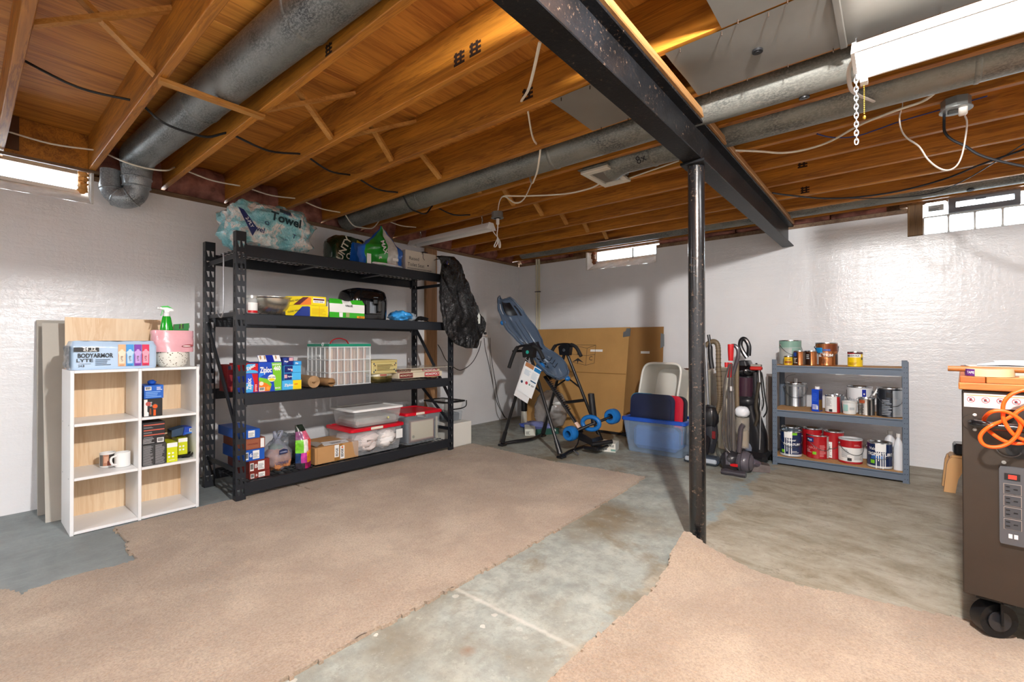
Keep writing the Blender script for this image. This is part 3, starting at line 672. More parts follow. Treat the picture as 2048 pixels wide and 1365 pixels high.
cable('white flat cable zigzagging down through the joists beside the beam', p+[at(1048, 398, 'z', 2.26), at(1030, 406, 'z', 2.25), at(1010, 393, 'z', 2.262), at(1000, 400, 'z', 2.27), at(996, 420, 'z', 2.268)], .007, ROM, flat=.6)
cable('white cable sagging from the junction box to the open register', [at(1010, 392, 'z', 2.262), at(1060, 392, 'z', 2.262), at(1130, 388, 'z', 2.262), at(1180, 377, 'z', 2.262), at(1203, 365, 'z', 2.262)], .006, ROM)
cable('thin white cable from the register to the steel column', [at(1255, 358, 'z', 2.27), at(1300, 342, 'z', 2.262), at(1358, 322, 'z', 2.268)], .005, ROM)
cable('white cable swinging from the beam up to the spotted duct', [at(a, b, 'z', 2.258) for a, b in ((1468, 301), (1520, 303), (1565, 306), (1612, 299), (1660, 283), (1720, 250), (1790, 222), (1845, 203), (1874, 182))], .0065, ROM)
cable('thin blue wire running to the box with two plugs', [at(a, b, 'z', 2.262) for a, b in ((1634, 268), (1665, 275), (1715, 272), (1800, 243), (1890, 217), (1975, 192))], .0035, mat('#1d2f6e', .5))
t = thing('extension_cord', 'white flat cord drooping in a loop from the right junction box', 'cord', (4.5, -2.13, 2.2))
pts = [at(a, b, 'y', -2.15) for a, b in ((1803, 198), (1805, 212), (1799, 235), (1803, 260), (1815, 277), (1838, 293), (1855, 318), (1875, 335), (1895, 341), (1913, 332), (1924, 310), (1931, 275), (1934, 245), (1930, 232))]
MB().tube(smooth_pts(pts, 5), .010, 8, flat=.35).build('cord', CORD, t)
q = at(1926, 218, 'y', -2.15); MB().box(q-V((.016, .014, .03)), q+V((.016, .014, .034)), .005).build('plug', CORD, t)
t = thing('extension_cord', 'black cord hanging from the right junction box toward the frame edge', 'cord', (4.46, -2.13, 2.2))
pts = [at(a, b, 'y', -2.12) for a, b in ((1889, 222), (1888, 245), (1890, 265), (1905, 280), (1930, 292), (1955, 308), (1990, 320), (2048, 333), (2120, 345))]
MB().tube(smooth_pts(pts, 5), .006, 8).build('cord', BLK, t); q = at(1892, 219, 'y', -2.12); MB().box(q-V((.02, .014, .018)), q+V((.02, .014, .026)), .004).build('plug', BLK, t)
cable('black cable sagging under the far joists toward the glass block window', [at(a, b, 'z', 2.255) for a, b in ((1545, 386), (1580, 391), (1650, 397), (1720, 394), (1800, 382), (1890, 358), (1960, 330), (2060, 295))], .007, BLK)
cable('thin black wire under the last joist by the glass block window', [at(a, b, 'z', 2.262) for a, b in ((1700, 397), (1790, 396), (1870, 385), (1930, 360), (2000, 318), (2060, 280))], .004, BLK)
cable('grey flat cable looping beside the chain of the bright shop light', [at(a, b, 'z', zz) for a, b, zz in ((1714, 112, 2.17), (1702, 128, 2.16), (1697, 150, 2.15), (1703, 180, 2.17), (1720, 192, 2.2), (1740, 200, 2.235), (1757, 208, 2.255))], .008, mat('#cfc8be', .5), flat=.5)
# ------------------------------------------------------------------ black storage rack
M_RACK = mat('#23262c', .42, .1, bp=.06, bs=200); M_WIRE = mat('#2a2d33', .4, .2)
rack = thing('storage_rack', 'tall black steel storage rack with four wire decks against the left wall', 'rack', (.57, -3.115, 0))
RH = 1.829; PITCH_ = .0762
def punched(mb, P, w, h, cols, z0=.03):
    """sheet in the u,z plane with a tapered slot in each column per pitch; P(u, z) gives the point"""
    n = int((h-z0)/PITCH_); vs, fs = [], []
    def quad(a, b, c, d): o = len(vs); vs.extend([P(*a), P(*b), P(*c), P(*d)]); fs.append((o, o+1, o+2, o+3))
    quad((0, 0), (w, 0), (w, z0), (0, z0)); top = z0+n*PITCH_
    if top < h: quad((0, top), (w, top), (w, h), (0, h))
    for i in range(n):
        a = z0+i*PITCH_; b = a+PITCH_; u = 0
        for (c0, c1, kind) in cols:
            quad((u, a), (c0, a), (c0, b), (u, b)); s0, s1 = a+.014, a+.056
            quad((c0, a), (c1, a), (c1, s0), (c0, s0)); quad((c0, s1), (c1, s1), (c1, b), (c0, b))
            if kind: quad((c0, s0), (c0+(c1-c0)*.55, s0), (c0, s1), (c0, s0+.002))
            u = c1
        quad((u, a), (w, a), (w, b), (u, b))
    mb.add(vs, fs)
def post(xf, y0, w, sx, side):
    """front sheet at xf, flange running back along sx"""
    mb = MB(); dp = .055
    for e in (0, -.0025*sx*-1):
        punched(mb, lambda u, z: (xf-sx*abs(e), y0+u, z), w, RH, [(w*.12, w*.42, 1), (w*.58, w*.86, 1)])
    yo = y0 if side < 0 else y0+w
    punched(mb, lambda u, z: (xf-sx*u, yo, z), dp, RH, [(dp*.40, dp*.56, 0)])
    yi = y0+w if side < 0 else y0
    mb.box((xf-sx*.014, yi-.001, 0), (xf, yi+.001, RH)); mb.box((xf-sx*dp, yo, 0), (xf-sx*(dp-.002), yo-side*.014, RH))
    mb.box((xf-sx*(dp+.004), y0-.003, 0), (xf+sx*.003, y0+w+.003, .006))
    mb.build('post', M_RACK, rack, 0, fix=False)
YL, YR = -4.103, -2.131
post(.874, YL, .062, 1, -1); post(.874, YR-.062, .062, 1, 1)
post(.33, YL-.018, .066, 1, -1); post(.33, YR-.064-.02, .066, 1, 1)
DECKS = [1.743, 1.275, .727, .122]
for z in DECKS:
    for x0, x1, s in ((.838, .873, 1), (.272, .307, -1)):
        mb = MB(); mb.box((x0, YL+.058, z-.078), (x1, YR-.058, z), .004)
        for y in (YL+.062, YR-.062): mb.box((x1-.001 if s > 0 else x0-.003, y-.006, z-.088), (x1+.003 if s > 0 else x0+.001, y+.006, z+.006))
        mb.build('shelf_beam', M_RACK, rack)
    n = 3; L = (YR-YL-.116)/n
    for i in range(n+1):
        y = YL+.058+L*i
        if 0 < i < n: MB().box((.307, y-.022, z-.045), (.838, y+.022, z-.018)).build('cross_support', M_RACK, rack, 0)
    for i in range(n):
        a = YL+.062+L*i; b = a+L-.008; mb = MB()
        for k in range(13):
            y = a+.012+(b-a-.024)*k/12; mb.box((.309, y-.0022, z-.012), (.836, y+.0022, z-.0076))
        for k in range(8):
            x = .318+.51*k/7; mb.box((x-.0022, a, z-.0075), (x+.0022, b, z-.0031))
        mb.build('wire_deck', M_WIRE, rack, 0)
def tie(a, b, w=.03, t=.012):
    a, b = V(a), V(b); d = b-a; n = V((0, 1, 0)); u = d.cross(n).normalized()
    MB().prism([(0, -w/2), (d.length, -w/2), (d.length, w/2), (0, w/2)], a-n*t/2, d.normalized(), u, n*t).build('side_brace', M_RACK, rack, 0)
for y in (YL+.008, YR-.008):
    for z in (1.665, .215): tie((.30, y, z), (.85, y, z))
    tie((.30, y, 1.22), (.85, y, .50)); tie((.30, y, .68) if y > -3 else (.30, y, 1.27), (.85, y, .26) if y > -3 else (.85, y, 1.27), .026)
XF = .80
def g(px, py, x=XF): return at(px, py, 'x', x)
FX = lambda x: Face((x, 0, 0), (0, 1, 0), (0, 0, 1))
def carton(name, label, cat, x0, x1, y0, y1, z0, z1, m, group=None, bev=.002, part_name='carton'):
    t = thing(name, label, cat, ((x0+x1)/2, (y0+y1)/2, z0), group)
    MB().box((x0, y0, z0+.0005), (x1, y1, z1), bev).build(part_name, m, t, 0); return t
NAVY, BLUE, LBLUE, RED, GREEN, YEL, ORANGE = (mat(c, .4) for c in ('#12206e', '#1559c9', '#3fa5e6', '#cf1420', '#7ac52a', '#f2d413', '#ea7d1f'))
CLEAR = mat('#eef2f4', .06, alpha=.28); MILKY = mat('#dfe3e4', .25, alpha=.5); CARD = mat('#b98d5c', .8, var=.06, vs=8)
GREY = mat('#8b8f94', .5); DKGREY = mat('#3a3c40', .5); CREAM = mat('#e6dfc8', .6); SILVER = mat('#c4c7c9', .25, .95); PINK = mat('#e0a8b0', .35)

# ---- wire hook on the left side tie
hk = smooth_pts([at(446, 512, 'y', -4.12)+V(d) for d in ((.0, 0, .012), (.01, 0, 0), (.01, 0, -.15), (.01, 0, -.35), (.0, 0, -.40), (-.03, 0, -.425), (-.075, 0, -.41), (-.105, 0, -.375))], 6)
solo(MB().tube(hk, .005, 8), 'wire_hook', mat('#b9bcc2', .3, .8), 'grey wire hook hanging from the left side tie of the rack', 'hook', hk[0])

# ---- top deck
z = DECKS[0]
t = thing('paper_towel_pack', 'large crumpled clear bundle of paper towels in teal print on the top deck', 'towel pack', (.72, -3.80, z))
TEAL = None
def teal():
    m, nt, b = nmat('towel_wrap'); P = coords(nt)
    c = ramp(nt, noise_n(nt, P, 7, 4, .6), [(.38, '#6fb6c2'), (.5, '#97cdd4'), (.54, '#e4dcd6'), (.60, '#c9d9da'), (.66, '#7cbcc6')])
    vo = N(nt, 'ShaderNodeTexVoronoi'); vo.inputs['Scale'].default_value = 150; nt.links.new(P, vo.inputs[0])
    c = mixc(nt, ramp(nt, vo.outputs[0], [(.2, (.5, .5, .5)), (.3, (0, 0, 0))]), c, '#2c6c7c')
    nt.links.new(c, b.inputs['Base Color']); b.inputs['Roughness'].default_value = .12; b.inputs['Coat Weight'].default_value = .6
    bump(nt, b, noise_n(nt, P, 14, 4, .6, 1.5), .9, .03); return m
TEAL = teal()
a, b = g(462, 480, .80), g(633, 440, .80); cz = (z+g(560, 412, .70).z)/2-.01; hy = (b.y-a.y)/2
def sq(p):
    if p.z < z+.004 and p.x < .88: p.z = z+.004+.0*p.x
    return p
MB().blob((.66, (a.y+b.y)/2, cz-.01), (.19, hy, cz-z+.005), 80, 48, .17, 2.6, 3.2, 3, fn=sq).build('plastic_wrap', TEAL, t, 60)
Fp = FX(.862)
def fit_text(F, par, st, px, py, size, m, x, **k):
    q = g(px, py, x); return F.text(par, st, q.y, q.z, size, m, **k)
DKB = mat('#16255c', .4)
fp = Face((.875, 0, 0), (0, 1, 0), (0, 0, 1))
fit_text(fp, t, 'Towel', 573, 441, .085, mat('#14343c', .4), .875, bold=.03, rot=-.12); fit_text(fp, t, 'PAPER', 576, 430, .022, DKB, .875, rot=-.12)
q = g(568, 429, .875); fp.poly(t, 'label', [(q.y-.03, q.z+.012), (q.y+.05, q.z-.0), (q.y+.05, q.z+.022), (q.y-.03, q.z+.034)], mat('#1b2f33', .5), .001)
q = g(505, 446, .874); fp.poly(t, 'label', [(q.y-.09, q.z+.09), (q.y-.055, q.z+.08), (q.y+.03, q.z-.03), (q.y-.0, q.z-.09)], DKB, .001); fp.text(t, '2-PLY', q.y-.02, q.z, .03, WHITE, rot=-1.0, d=.003)
q = g(530, 413, .80)
for px, py, s, st in ((534, 447, .04, 'O'), (519, 459, .05, 'wel'), (588, 474, .045, 'T'), (570, 480, .016, 'SOFT')): fit_text(fp, t, st, px, py, s, DKB, .875, rot=-.2)

t = thing('towel_pack', 'dark green plastic pack of paper towels far back on the top deck', 'towel pack', (.5, -3.08, z))
a, b = g(677, 515, .62), g(752, 500, .62); zt = g(715, 472, .55).z
MB().blob((.42, (a.y+b.y)/2, (z+zt)/2), (.12, (b.y-a.y)/2, (zt-z)/2-.002), 30, 18, .08, 2.5, 3.6, 6).build('plastic_wrap', mat('#1f3a24', .15, coat=.6, bp=.5, bs=20, var=.5, vs=6), t, 60)
f5 = Face((.548, 0, 0), (0, 1, 0), (0, 0, 1))
q = g(694, 502, .62); f5.text(t, 'OUNTY', q.y, q.z, .085, CREAM, .02, rot=1.15); q = g(712, 500, .62); f5.text(t, 'Quick', q.y, q.z, .07, CREAM, .02, rot=1.15)
q = g(727, 490, .62); f5.poly(t, 'print', [(q.y-.04, q.z-.05), (q.y+.01, q.z-.06), (q.y+.03, q.z+.03), (q.y-.02, q.z+.05)], mat('#c7a62a', .4)); q = g(720, 522, .62); f5.poly(t, 'print', [(q.y-.05, q.z-.05), (q.y+.07, q.z-.05), (q.y+.07, q.z+.05), (q.y-.04, q.z+.04)], mat('#5a8a2a', .4))

t = thing('towel_pack', 'green and blue plastic pack with a peaked clear top beside the white carton', 'towel pack', (.74, -2.82, z))
a, b = g(731, 520, .82), g(812, 520, .82); pk = g(771, 451, .78); yc = (a.y+b.y)/2; hy = (b.y-a.y)/2; zt = g(790, 490, .82).z
def pinch(p):
    k = max(0, (p.z-(zt-.05))/(pk.z-zt+.05)); p.y += (pk.y-p.y)*min(1, k*.92); p.x += (.74-p.x)*min(1, k*.8); return p
def shell(y0, y1, m, nm):
    mb = MB()
    def f(u, v):
        zz = z+.003+(pk.z-z-.003)*v; k = max(0, (zz-(zt-.04))/(pk.z-zt+.04)); an = pi*(-.5+u); y = yc+hy*math.copysign(abs(sin(an))**.6, sin(an)); x = .70+.14*abs(cos(an))**.6
        y = yc+(y-yc); y += (pk.y-y)*min(.94, k**.8); x += (.72-x)*min(.9, k)
        w = .014*noise.noise(V((y*18, zz*18, 4))); return V((x+w, y+w, zz))
    mb.grid(lambda u, v: f(y0+(y1-y0)*u, v), 14, 22); mb.build(nm, m, t, 60)
BLG = mat('#1f66c8', .15, coat=.6, bp=.4, bs=18, var=.25, vs=9); GRG = mat('#1f8a2b', .15, coat=.6, bp=.4, bs=18, var=.35, vs=9)
shell(0, .16, BLG, 'side_print'); shell(.16, .5, GRG, 'front_print'); shell(.5, .62, mat('#c9c7c2', .15, coat=.6, var=.2), 'clear_strip'); shell(.62, 1, BLG, 'side_print')
MB().grid(lambda u, v: V((.68-.12*v, a.y+(b.y-a.y)*u, z+.003+(zt-z)*min(1, 1.4*(1-abs(2*v-1))))), 8, 6).build('back_print', BLG, t, 60)
f6 = Face((.858, 0, 0), (0, 1, 0), (0, 0, 1)); q = g(767, 495, .85); f6.text(t, 'MAX', q.y-.0, q.z, .055, WHITE, .02, rot=-1.2); f6.text(t, 'pk', g(760, 515, .85).y, g(760, 515, .85).z, .03, WHITE, .02)
q = g(737, 517, .85); f6.rect(t, 'label', q.y-.02, q.y+.02, q.z-.06, q.z+.04, WHITE); q = g(790, 520, .85); f6.rect(t, 'label', q.y-.03, q.y+.03, q.z-.012, q.z+.012, WHITE)
MB().blob((.81, yc, z+.018), (.05, hy*.8, .016), 18, 8, .2, 5, 2.4, 8).build('folded_end', mat('#d4d6d8', .2, coat=.5), t, 60)

yb0, yb1 = g(811, 540, .80).y, g(872, 545, .80).y; zb = g(812, 497, .80).z-.01
t = carton('carton', 'long white carton for a raised toilet seat at the right of the top deck', 'box', .46, .80, yb0, yb1, z, zb, mat('#d3cabc', .6))
F = FX(.80); q = g(828, 518, .80); F.text(t, 'Raised', q.y, q.z, .045, DKGREY, .0, 'CENTER'); q = g(832, 530, .80); F.text(t, 'Toilet Seat', q.y, q.z-.004, .045, DKGREY, .0)
F.lines(t, yb0+.02, yb1-.06, z+.024, z+.034, 2, DKGREY, ragged=False); q = g(856, 530, .80); F.disc(t, 'hand_hole', q.y, q.z-.01, .008, BLACK)
q = g(846, 518, .80); MB().tube(smooth_pts([(.802, q.y-.012, q.z+.04), (.802, q.y-.01, q.z+.055), (.802, q.y, q.z+.05), (.802, q.y, q.z+.01), (.802, q.y+.018, q.z-.012)], 5), .0025, 6).build('line_drawing', DKGREY, t)
t = thing('folded_walker', 'black folded frame lying along the top of the white carton', 'frame', (.55, -2.45, zb))
rr = [(.60, yb0-.03, zb+.012), (.60, yb0+.10, zb+.014), (.60, yb1-.02, zb+.014), (.60, yb1+.05, zb+.024)]
MB().tube(rr, .011, 10).tube([(x-.06, y, zz) for x, y, zz in rr], .011, 10).build('rail', BLACK, t)
MB().box((.53, yb1-.01, zb+.003), (.615, yb1+.06, zb+.06), .008).box((.52, yb0-.03, zb+.003), (.61, yb0+.03, zb+.05), .008).build('grip', mat('#1b1b1d', .6), t); MB().box((.528, yb1+.03, zb+.015), (.618, yb1+.05, zb+.05), .004).build('label', mat('#b33c1e', .5), t)
t = thing('cloth', 'small blue cloth hanging off the right end of the white carton', 'cloth', (.7, yb1+.03, zb-.03))
MB().blob((.66, yb1+.045, zb-.02), (.05, .022, .045), 14, 10, .25, 4, seed=2).build('fabric', mat('#1b3f8f', .7, bp=.5, bs=30), t)

# garbage bag hanging over the right end
t = thing('garbage_bag', 'black plastic garbage bag draped over the right end of the rack', 'bag', (.9, -2.1, 1.85))
M_BAG = None
def bagmat():
    m, nt, b = nmat('black_plastic'); P = coords(nt)
    b.inputs['Base Color'].default_value = (.004, .004, .005, 1); b.inputs['Roughness'].default_value = .2; b.inputs['Specular IOR Level'].default_value = .45
    bump(nt, b, noise_n(nt, P, 30, 4, .6, 2.), .8, .012); return m
M_BAG = bagmat()
rows = [((868, 513), (880, 512)), ((874, 516), (905, 515)), ((880, 528), (916, 533)), ((876, 545), (922, 556)), ((875, 570), (932, 580)), ((875, 600), (944, 606)), ((877, 630), (956, 632)), ((880, 655), (966, 650)), ((889, 672), (962, 664)), ((903, 688), (954, 680)), ((925, 697), (946, 697))]
rr = [(at(*a_, 'x', .93), at(*b_, 'x', .93)) for a_, b_ in rows]
def fb(u, v):
    s = v*(len(rr)-1); i = min(int(s), len(rr)-2); k = s-i; A = rr[i][0].lerp(rr[i+1][0], k); B = rr[i][1].lerp(rr[i+1][1], k)
    a2 = 2*pi*u; c = (A+B)/2; h = (B-A)/2; y = c.y+h.y*cos(a2); zz = c.z+h.z*cos(a2)
    dp = (.035+.05*sin(pi*min(1, v*1.2)))*(1 if v > .05 else .4); x = .95+dp*sin(a2)*(.85+.35*noise.noise(V((u*7, v*5, 3))))+.012*noise.noise(V((y*22, zz*9, 1)))
    y += .010*noise.noise(V((a2*2, v*9, 7))); rg = 1-abs(noise.noise(V((y*15+zz*4, zz*3, 5))))*2; x += (  .026*rg+.014*(1-abs(noise.noise(V((y*34-zz*9, zz*9, 2))))*2))*min(1, v*3); x = max(x, .893); return V((x, y, zz))
MB().grid(fb, 110, 110, wrap=True).build('bag_skin', M_BAG, t, 80)
e = rr[1][1]; MB().grid(lambda u, v: V((.955-.33*u, e.y-.03-.05*v-.12*u, e.z-.012-.05*v*u+.006*noise.noise(V((u*9, v*7, 2))))), 10, 8).build('folded_mouth', M_BAG, t, 80)
fbk = Face((1.005, 0, 0), (0, 1, 0), (0, 0, 1)); q = at(900, 530, 'x', 1.0)
for i, (dx, dz, rt) in enumerate(((0, .02, -.5), (.012, .0, .6), (.0, -.02, -.9), (-.012, -.005, .9))): fbk.poly(t, 'print', [(q.y+dx+.035*cos(rt+k)*s, q.z+dz+.018*sin(rt+k)*s+.01*s) for k, s in ((0, 1), (1.2, .5), (2.6, 1), (4, .45))], mat('#d79a1c', .4), .001)
fbk.poly(t, 'print', [(q.y-.05, q.z+.0), (q.y-.03, q.z-.005), (q.y-.03, q.z+.03), (q.y-.048, q.z+.03)], mat('#2a1f52', .4), .001)
q = at(954, 638, 'x', 1.0); q2 = fbk
tagm = Face((1.022, 0, 0), (0, 1, 0), (0, 0, 1)); tagm.poly(t, 'tag', [(q.y-.016, q.z-.05), (q.y+.02, q.z-.05), (q.y+.024, q.z+.03), (q.y+.004, q.z+.06), (q.y-.016, q.z+.03)], mat('#cfd4cc', .6), .002)

# ---- second deck
z = DECKS[1]
y = g(505, 610, .80).y; t = thing('jar', 'small glass jar of red food behind the left front post, second deck', 'jar', (.78, y, z)); h = g(505, 592, .78).z-z
MB().lathe([(0, .001), (.034, .001), (.038, .008), (.038, h-.035), (.033, h-.022), (.033, h-.016)], (.78, y, z), 24).build('glass', mat('#e9eef0', .05, alpha=.35), t)
MB().lathe([(0, .004), (.035, .004), (.035, h*.5), (0, h*.5)], (.78, y, z), 20).build('contents', mat('#8a2b1a', .4), t)
MB().lathe([(.036, h-.018), (.036, h), (0, h)], (.78, y, z), 24).build('lid', mat('#c9c9c4', .3, .6), t)
wrap(t, 'label', (.78, y), .038, z+.022, z+h*.62, -.9, 1.3, WHITE); wrap(t, 'label', (.78, y), .0382, z+.010, z+.026, -.9, 1.3, RED)
cy = (g(489, 592, .52).y+g(598, 598, .52).y)/2; R_ = (g(598, 598, .52).y-g(489, 592, .52).y)/2; h = g(540, 590, .78).z-z-.004
t = solo(MB().lathe([(0, .002), (R_*.36, .002), (R_*.52, h*.06), (R_*.70, h*.2), (R_*.85, h*.42), (R_*.94, h*.66), (R_*.98, h*.94), (R_*1.03, h), (R_*1.03, h+.003), (R_*.965, h*.94), (R_*.92, h*.66), (R_*.83, h*.43), (R_*.68, h*.22), (0, .006)], (.505, cy, z), 48), 'mixing_bowl', mat('#c4beb2', .25, .9), 'wide stainless steel mixing bowl on the second deck', 'bowl', (.505, cy, z))
GLAD = mat('#f0d715', .4); GLB = mat('#203a8f', .4); MAR = mat('#5a1a24', .4)
y0, y1, y2 = g(621, 612, .82).y, g(656, 612, .82).y, 0; zm = g(640, 612, .82).z; ztp = g(640, 594, .82).z
def wedge(label, z0, z1, yl, yr, ang):
    t = thing('wrap_box', label, 'box', (.7, (yl+yr)/2, z0), 'yellow wrap boxes on the second deck'); w = yr-yl
    d = V((-cos(ang), -sin(ang), 0))*.20; MB().prism([(0, z0+.0006), (w, z0+.0006), (w, z1), (0, z1)], (.82, yl, 0), (0, 1, 0), (0, 0, 1), d).build('carton', GLAD, t, 0)
    Fs = Face(V((.82, yl, 0))+d, -d, (0, 0, 1)); Fs.poly(t, 'print', [(.06, z0+.004), (.11, z0+.004), (.18, z1-.008), (.135, z1-.008)], GLB if z0 < zm-.01 else MAR)
    Fs.poly(t, 'print', [(.11, z0+.004), (.197, z0+.004), (.197, z1-.012), (.18, z1-.008)], GLB if z0 < zm-.01 else ORANGE); Fs.text(t, 'CLING WRAP', .07, (z0+z1)/2, .017, INK, .02, rot=.15); return t
t = wedge('yellow wrap box with a blue corner, the lower of two', z, zm-.001, y0, y1, .62); F = FX(.82); F.rect(t, 'seam', (y0+y1)/2-.001, (y0+y1)/2+.001, z+.004, zm-.006, ORANGE); F.lines(t, y0+.01, y1-.01, z+.02, zm-.02, 6, mat('#d9b20e', .5))
t = wedge('yellow wrap box with a white and maroon label, the upper of two', zm, ztp, g(623, 594, .82).y, g(652, 594, .82).y, .70); yl, yr = g(623, 594, .82).y, g(652, 594, .82).y
F.rect(t, 'label', yl+.012, yr-.012, ztp-.05, ztp-.012, WHITE); F.rect(t, 'label', yl+.014, yr-.014, ztp-.030, ztp-.018, MAR, .0014); F.text(t, 'FOOD WRAP', (yl+yr)/2, ztp-.042, .012, INK, .02)
yl, yr = g(657, 610, .80).y, g(727, 610, .80).y; zt = g(690, 599, .80).z
t = thing('napkin_pack', 'white and green plastic pack of paper napkins on the second deck', 'napkin pack', (.72, (yl+yr)/2, z))
def nap(zl, zh, m, nm, e=0, yy=(0, 1)):
    def f(u, v):
        uu = yy[0]+(yy[1]-yy[0])*u; zz = zl+(zh-zl)*v; k = (zz-z)/(zt-z); rr_ = 1-.10*max(0, k-.72)/.28*1.; yy_ = yl+(yr-yl)*(.5+(uu-.5)*(1-.06*max(0, k-.8)*5)); dip = .018*max(0, k-.8)*5*math.exp(-((uu-.52)/.14)**2)
        return V((.815+e-.03*max(0, k-.75)*3+.004*noise.noise(V((yy_*30, zz*30, 2))), yy_, zz-dip))
    MB().grid(f, 16, 6).build(nm, m, t, 60)
NG = mat('#3cb02a', .25, bp=.2, bs=25); NW = mat('#e9e9e6', .3, bp=.2, bs=25)
nap(z+.002, z+(zt-z)*.30, NG, 'green_print'); nap(z+(zt-z)*.30, z+(zt-z)*.74, NW, 'white_print'); nap(z+(zt-z)*.74, zt, NG, 'green_print', 0, (0, .36)); nap(z+(zt-z)*.74, zt, NW, 'white_print', 0, (.36, .62)); nap(z+(zt-z)*.74, zt, NG, 'green_print', 0, (.62, 1))
MB().box((.56, yl+.006, z+.001), (.79, yr-.006, zt-.012), .02).build('pack_body', NW, t)
F = FX(.821); F.text(t, 'VALUE', (yl+yr)/2+.01, zt-.055, .022, INK, .03); F.rect(t, 'print', yr-.075, yr-.004, z+.004, z+.022, mat('#f0a312', .4), .002); F.text(t, '200 CT', yr-.038, z+.013, .016, MAR, .02, d=.004)
for k in range(2): F.rect(t, 'print', yl+.08+.06*k, yl+.11+.06*k, z+.008, z+.045, (WHITE, mat('#9aa36b', .5))[k], .002)
# air fryer
yl, yr = g(707, 620, .78).y, g(782, 620, .78).y; zt = g(745, 577, .74).z-.004; yc = (yl+yr)/2; hy = (yr-yl)/2
GLOSS = mat('#0b0b0d', .12, coat=.5)
t = thing('air_fryer', 'glossy black air fryer with a basket handle on the second deck', 'air fryer', (.62, yc, z))
def af(u, v):
    a_ = 2*pi*u; zz = z+.004+(zt-z-.004)*v; k = 1-.16*max(0, v-.55)**2/.2-.05*(1-v)**3
    if v > .9: k *= 1-((v-.9)/.1)**2*.25
    sg = lambda q, e: math.copysign(abs(q)**e, q)
    return V((.62+.16*k*sg(cos(a_), .45), yc+hy*k*sg(sin(a_), .45), zz))
mb = MB().grid(af, 40, 24, wrap=True); mb.add([af(i/40, 1) for i in range(40)], [list(range(40))]); mb.add([af(i/40, 0) for i in range(40)], [list(range(40))]); mb.build('housing', GLOSS, t, 50)
F = FX(.782); MB().box((.778, yc-.075, z+.045), (.788, yc+.085, z+.165), .012).build('basket_front', GLOSS, t)
MB().box((.786, yc-.035, z+.055), (.790, yc+.028, z+.155), .004).build('window_panel', mat('#80868c', .15, .6), t)
MB().box((.79, yc+.028, z+.06), (.835, yc+.062, z+.172), .014).build('basket_handle', mat('#2a2724', .2), t); MB().box((.785, yc-.012, z+.125), (.822, yc+.032, z+.185), .014).build('release_cover', GLOSS, t)
F.text(t, 'powerXL', yc+.025, z+.195, .012, SILVER, .0, d=.006)
y = g(805, 635, .70).y
t = thing('plastic_bag', 'crumpled bright blue plastic bag beside the air fryer', 'bag', (.68, y, z)); MB().blob((.68, y-.01, z+.052), (.12, .10, .048), 28, 14, .3, 2.6, 2.2, 11).build('blue_film', mat('#3c9be0', .2, coat=.5, bp=.7, bs=18, var=.3, vs=10), t, 60)
MB().blob((.70, y+.085, z+.045), (.08, .045, .04), 18, 10, .25, 3, 2.2, 12).build('clear_film', mat('#b9c6cf', .12, alpha=.6, bp=.7, bs=20), t, 60)
y = g(842, 640, .60).y; mb = MB()
for i in range(9): mb.tube([(.60+.05*cos(k*.7), y+(.055+.008*sin(i*3))*cos(k*.7+i), z+.012+.006*i*.6+.02*abs(sin(k*.7+i*.5))) for k in range(10)], .006, 6, closed=True)
solo(mb, 'cable_bundle', BLACK, 'small bundle of black cable beside the right rear post', 'cable', (.6, y, z))
# ---- third deck
z = DECKS[2]
def yz(px, py, x=.82): q = g(px, py, x); return q.y, q.z
def bagbox(label, x0, x1, pxl, pxr, ytop, z0, m, group='food bag cartons on the third deck', zt=None):
    yl, yr = g(pxl, 760, x1).y, g(pxr, 760, x1).y; z1 = zt if zt else g((pxl+pxr)/2, ytop, x1).z
    return carton('bag_carton', label, 'box', x0, x1, yl, yr, z0, z1, m, group, .001), yl, yr, z1
SKY = mat('#4ab4ee', .4); DEEP = mat('#1a2f9e', .4); RB = mat('#2457d6', .4)
F = FX(.83)
t, yl, yr, z1 = bagbox('blue and red freezer bag carton, the lower one beside the front post', .55, .83, 489, 516, 748, z, RB)
F.poly(t, 'print', [(yr-.032, z+.004), (yr-.001, z+.004), (yr-.001, z1-.002), (yr-.040, z1-.002), (yr-.025, z+(z1-z)*.5)], RED); F.poly(t, 'print', [(yl+.002, z+.004), (yr-.034, z+.004), (yr-.03, z+.05), (yl+.002, z+.07)], SKY)
F.text(t, 'Ziploc', (yl+yr)/2-.014, (z+z1)/2-.004, .042, WHITE, .03, rot=pi/2, fit=(z1-z)*.6); F.lines(t, yr-.02, yr-.006, z+.01, z+.06, 5, WHITE)
t, yl, yr, z2 = bagbox('red and blue bag carton on top of the blue one beside the front post', .55, .83, 489, 516, 728, z1+.001, RED)
F.poly(t, 'print', [(yl+.003, z1+.02), (yr-.018, z2-.012), (yr-.018, z2-.002), (yl+.02, z2-.002), (yl+.003, z2-.02)], SKY, .001); F.text(t, 'Ziploc', (yl+yr)/2-.005, (z1+z2)/2+.010, .03, WHITE, .03, rot=.5, d=.003, fit=.062)
F.poly(t, 'print', [((yl+yr)/2+.045*cos(a_), z1+.004+.022*sin(a_)) for a_ in [pi*i/12 for i in range(13)]], SKY, .001)
MB().prism([(0, 0), (.085, -.035), (.085, -.05), (.03, -.035)], (.60, yl+.008, z2+.045), (0, 1, 0), (0, 0, 1), (.06, 0, .0)).build('open_flap', DKGREY, t, 0)
t, yl, yr, z1 = bagbox('dark red carton behind the left front post on the third deck', .50, .66, 455, 470, 730, z, mat('#7a1418', .45))
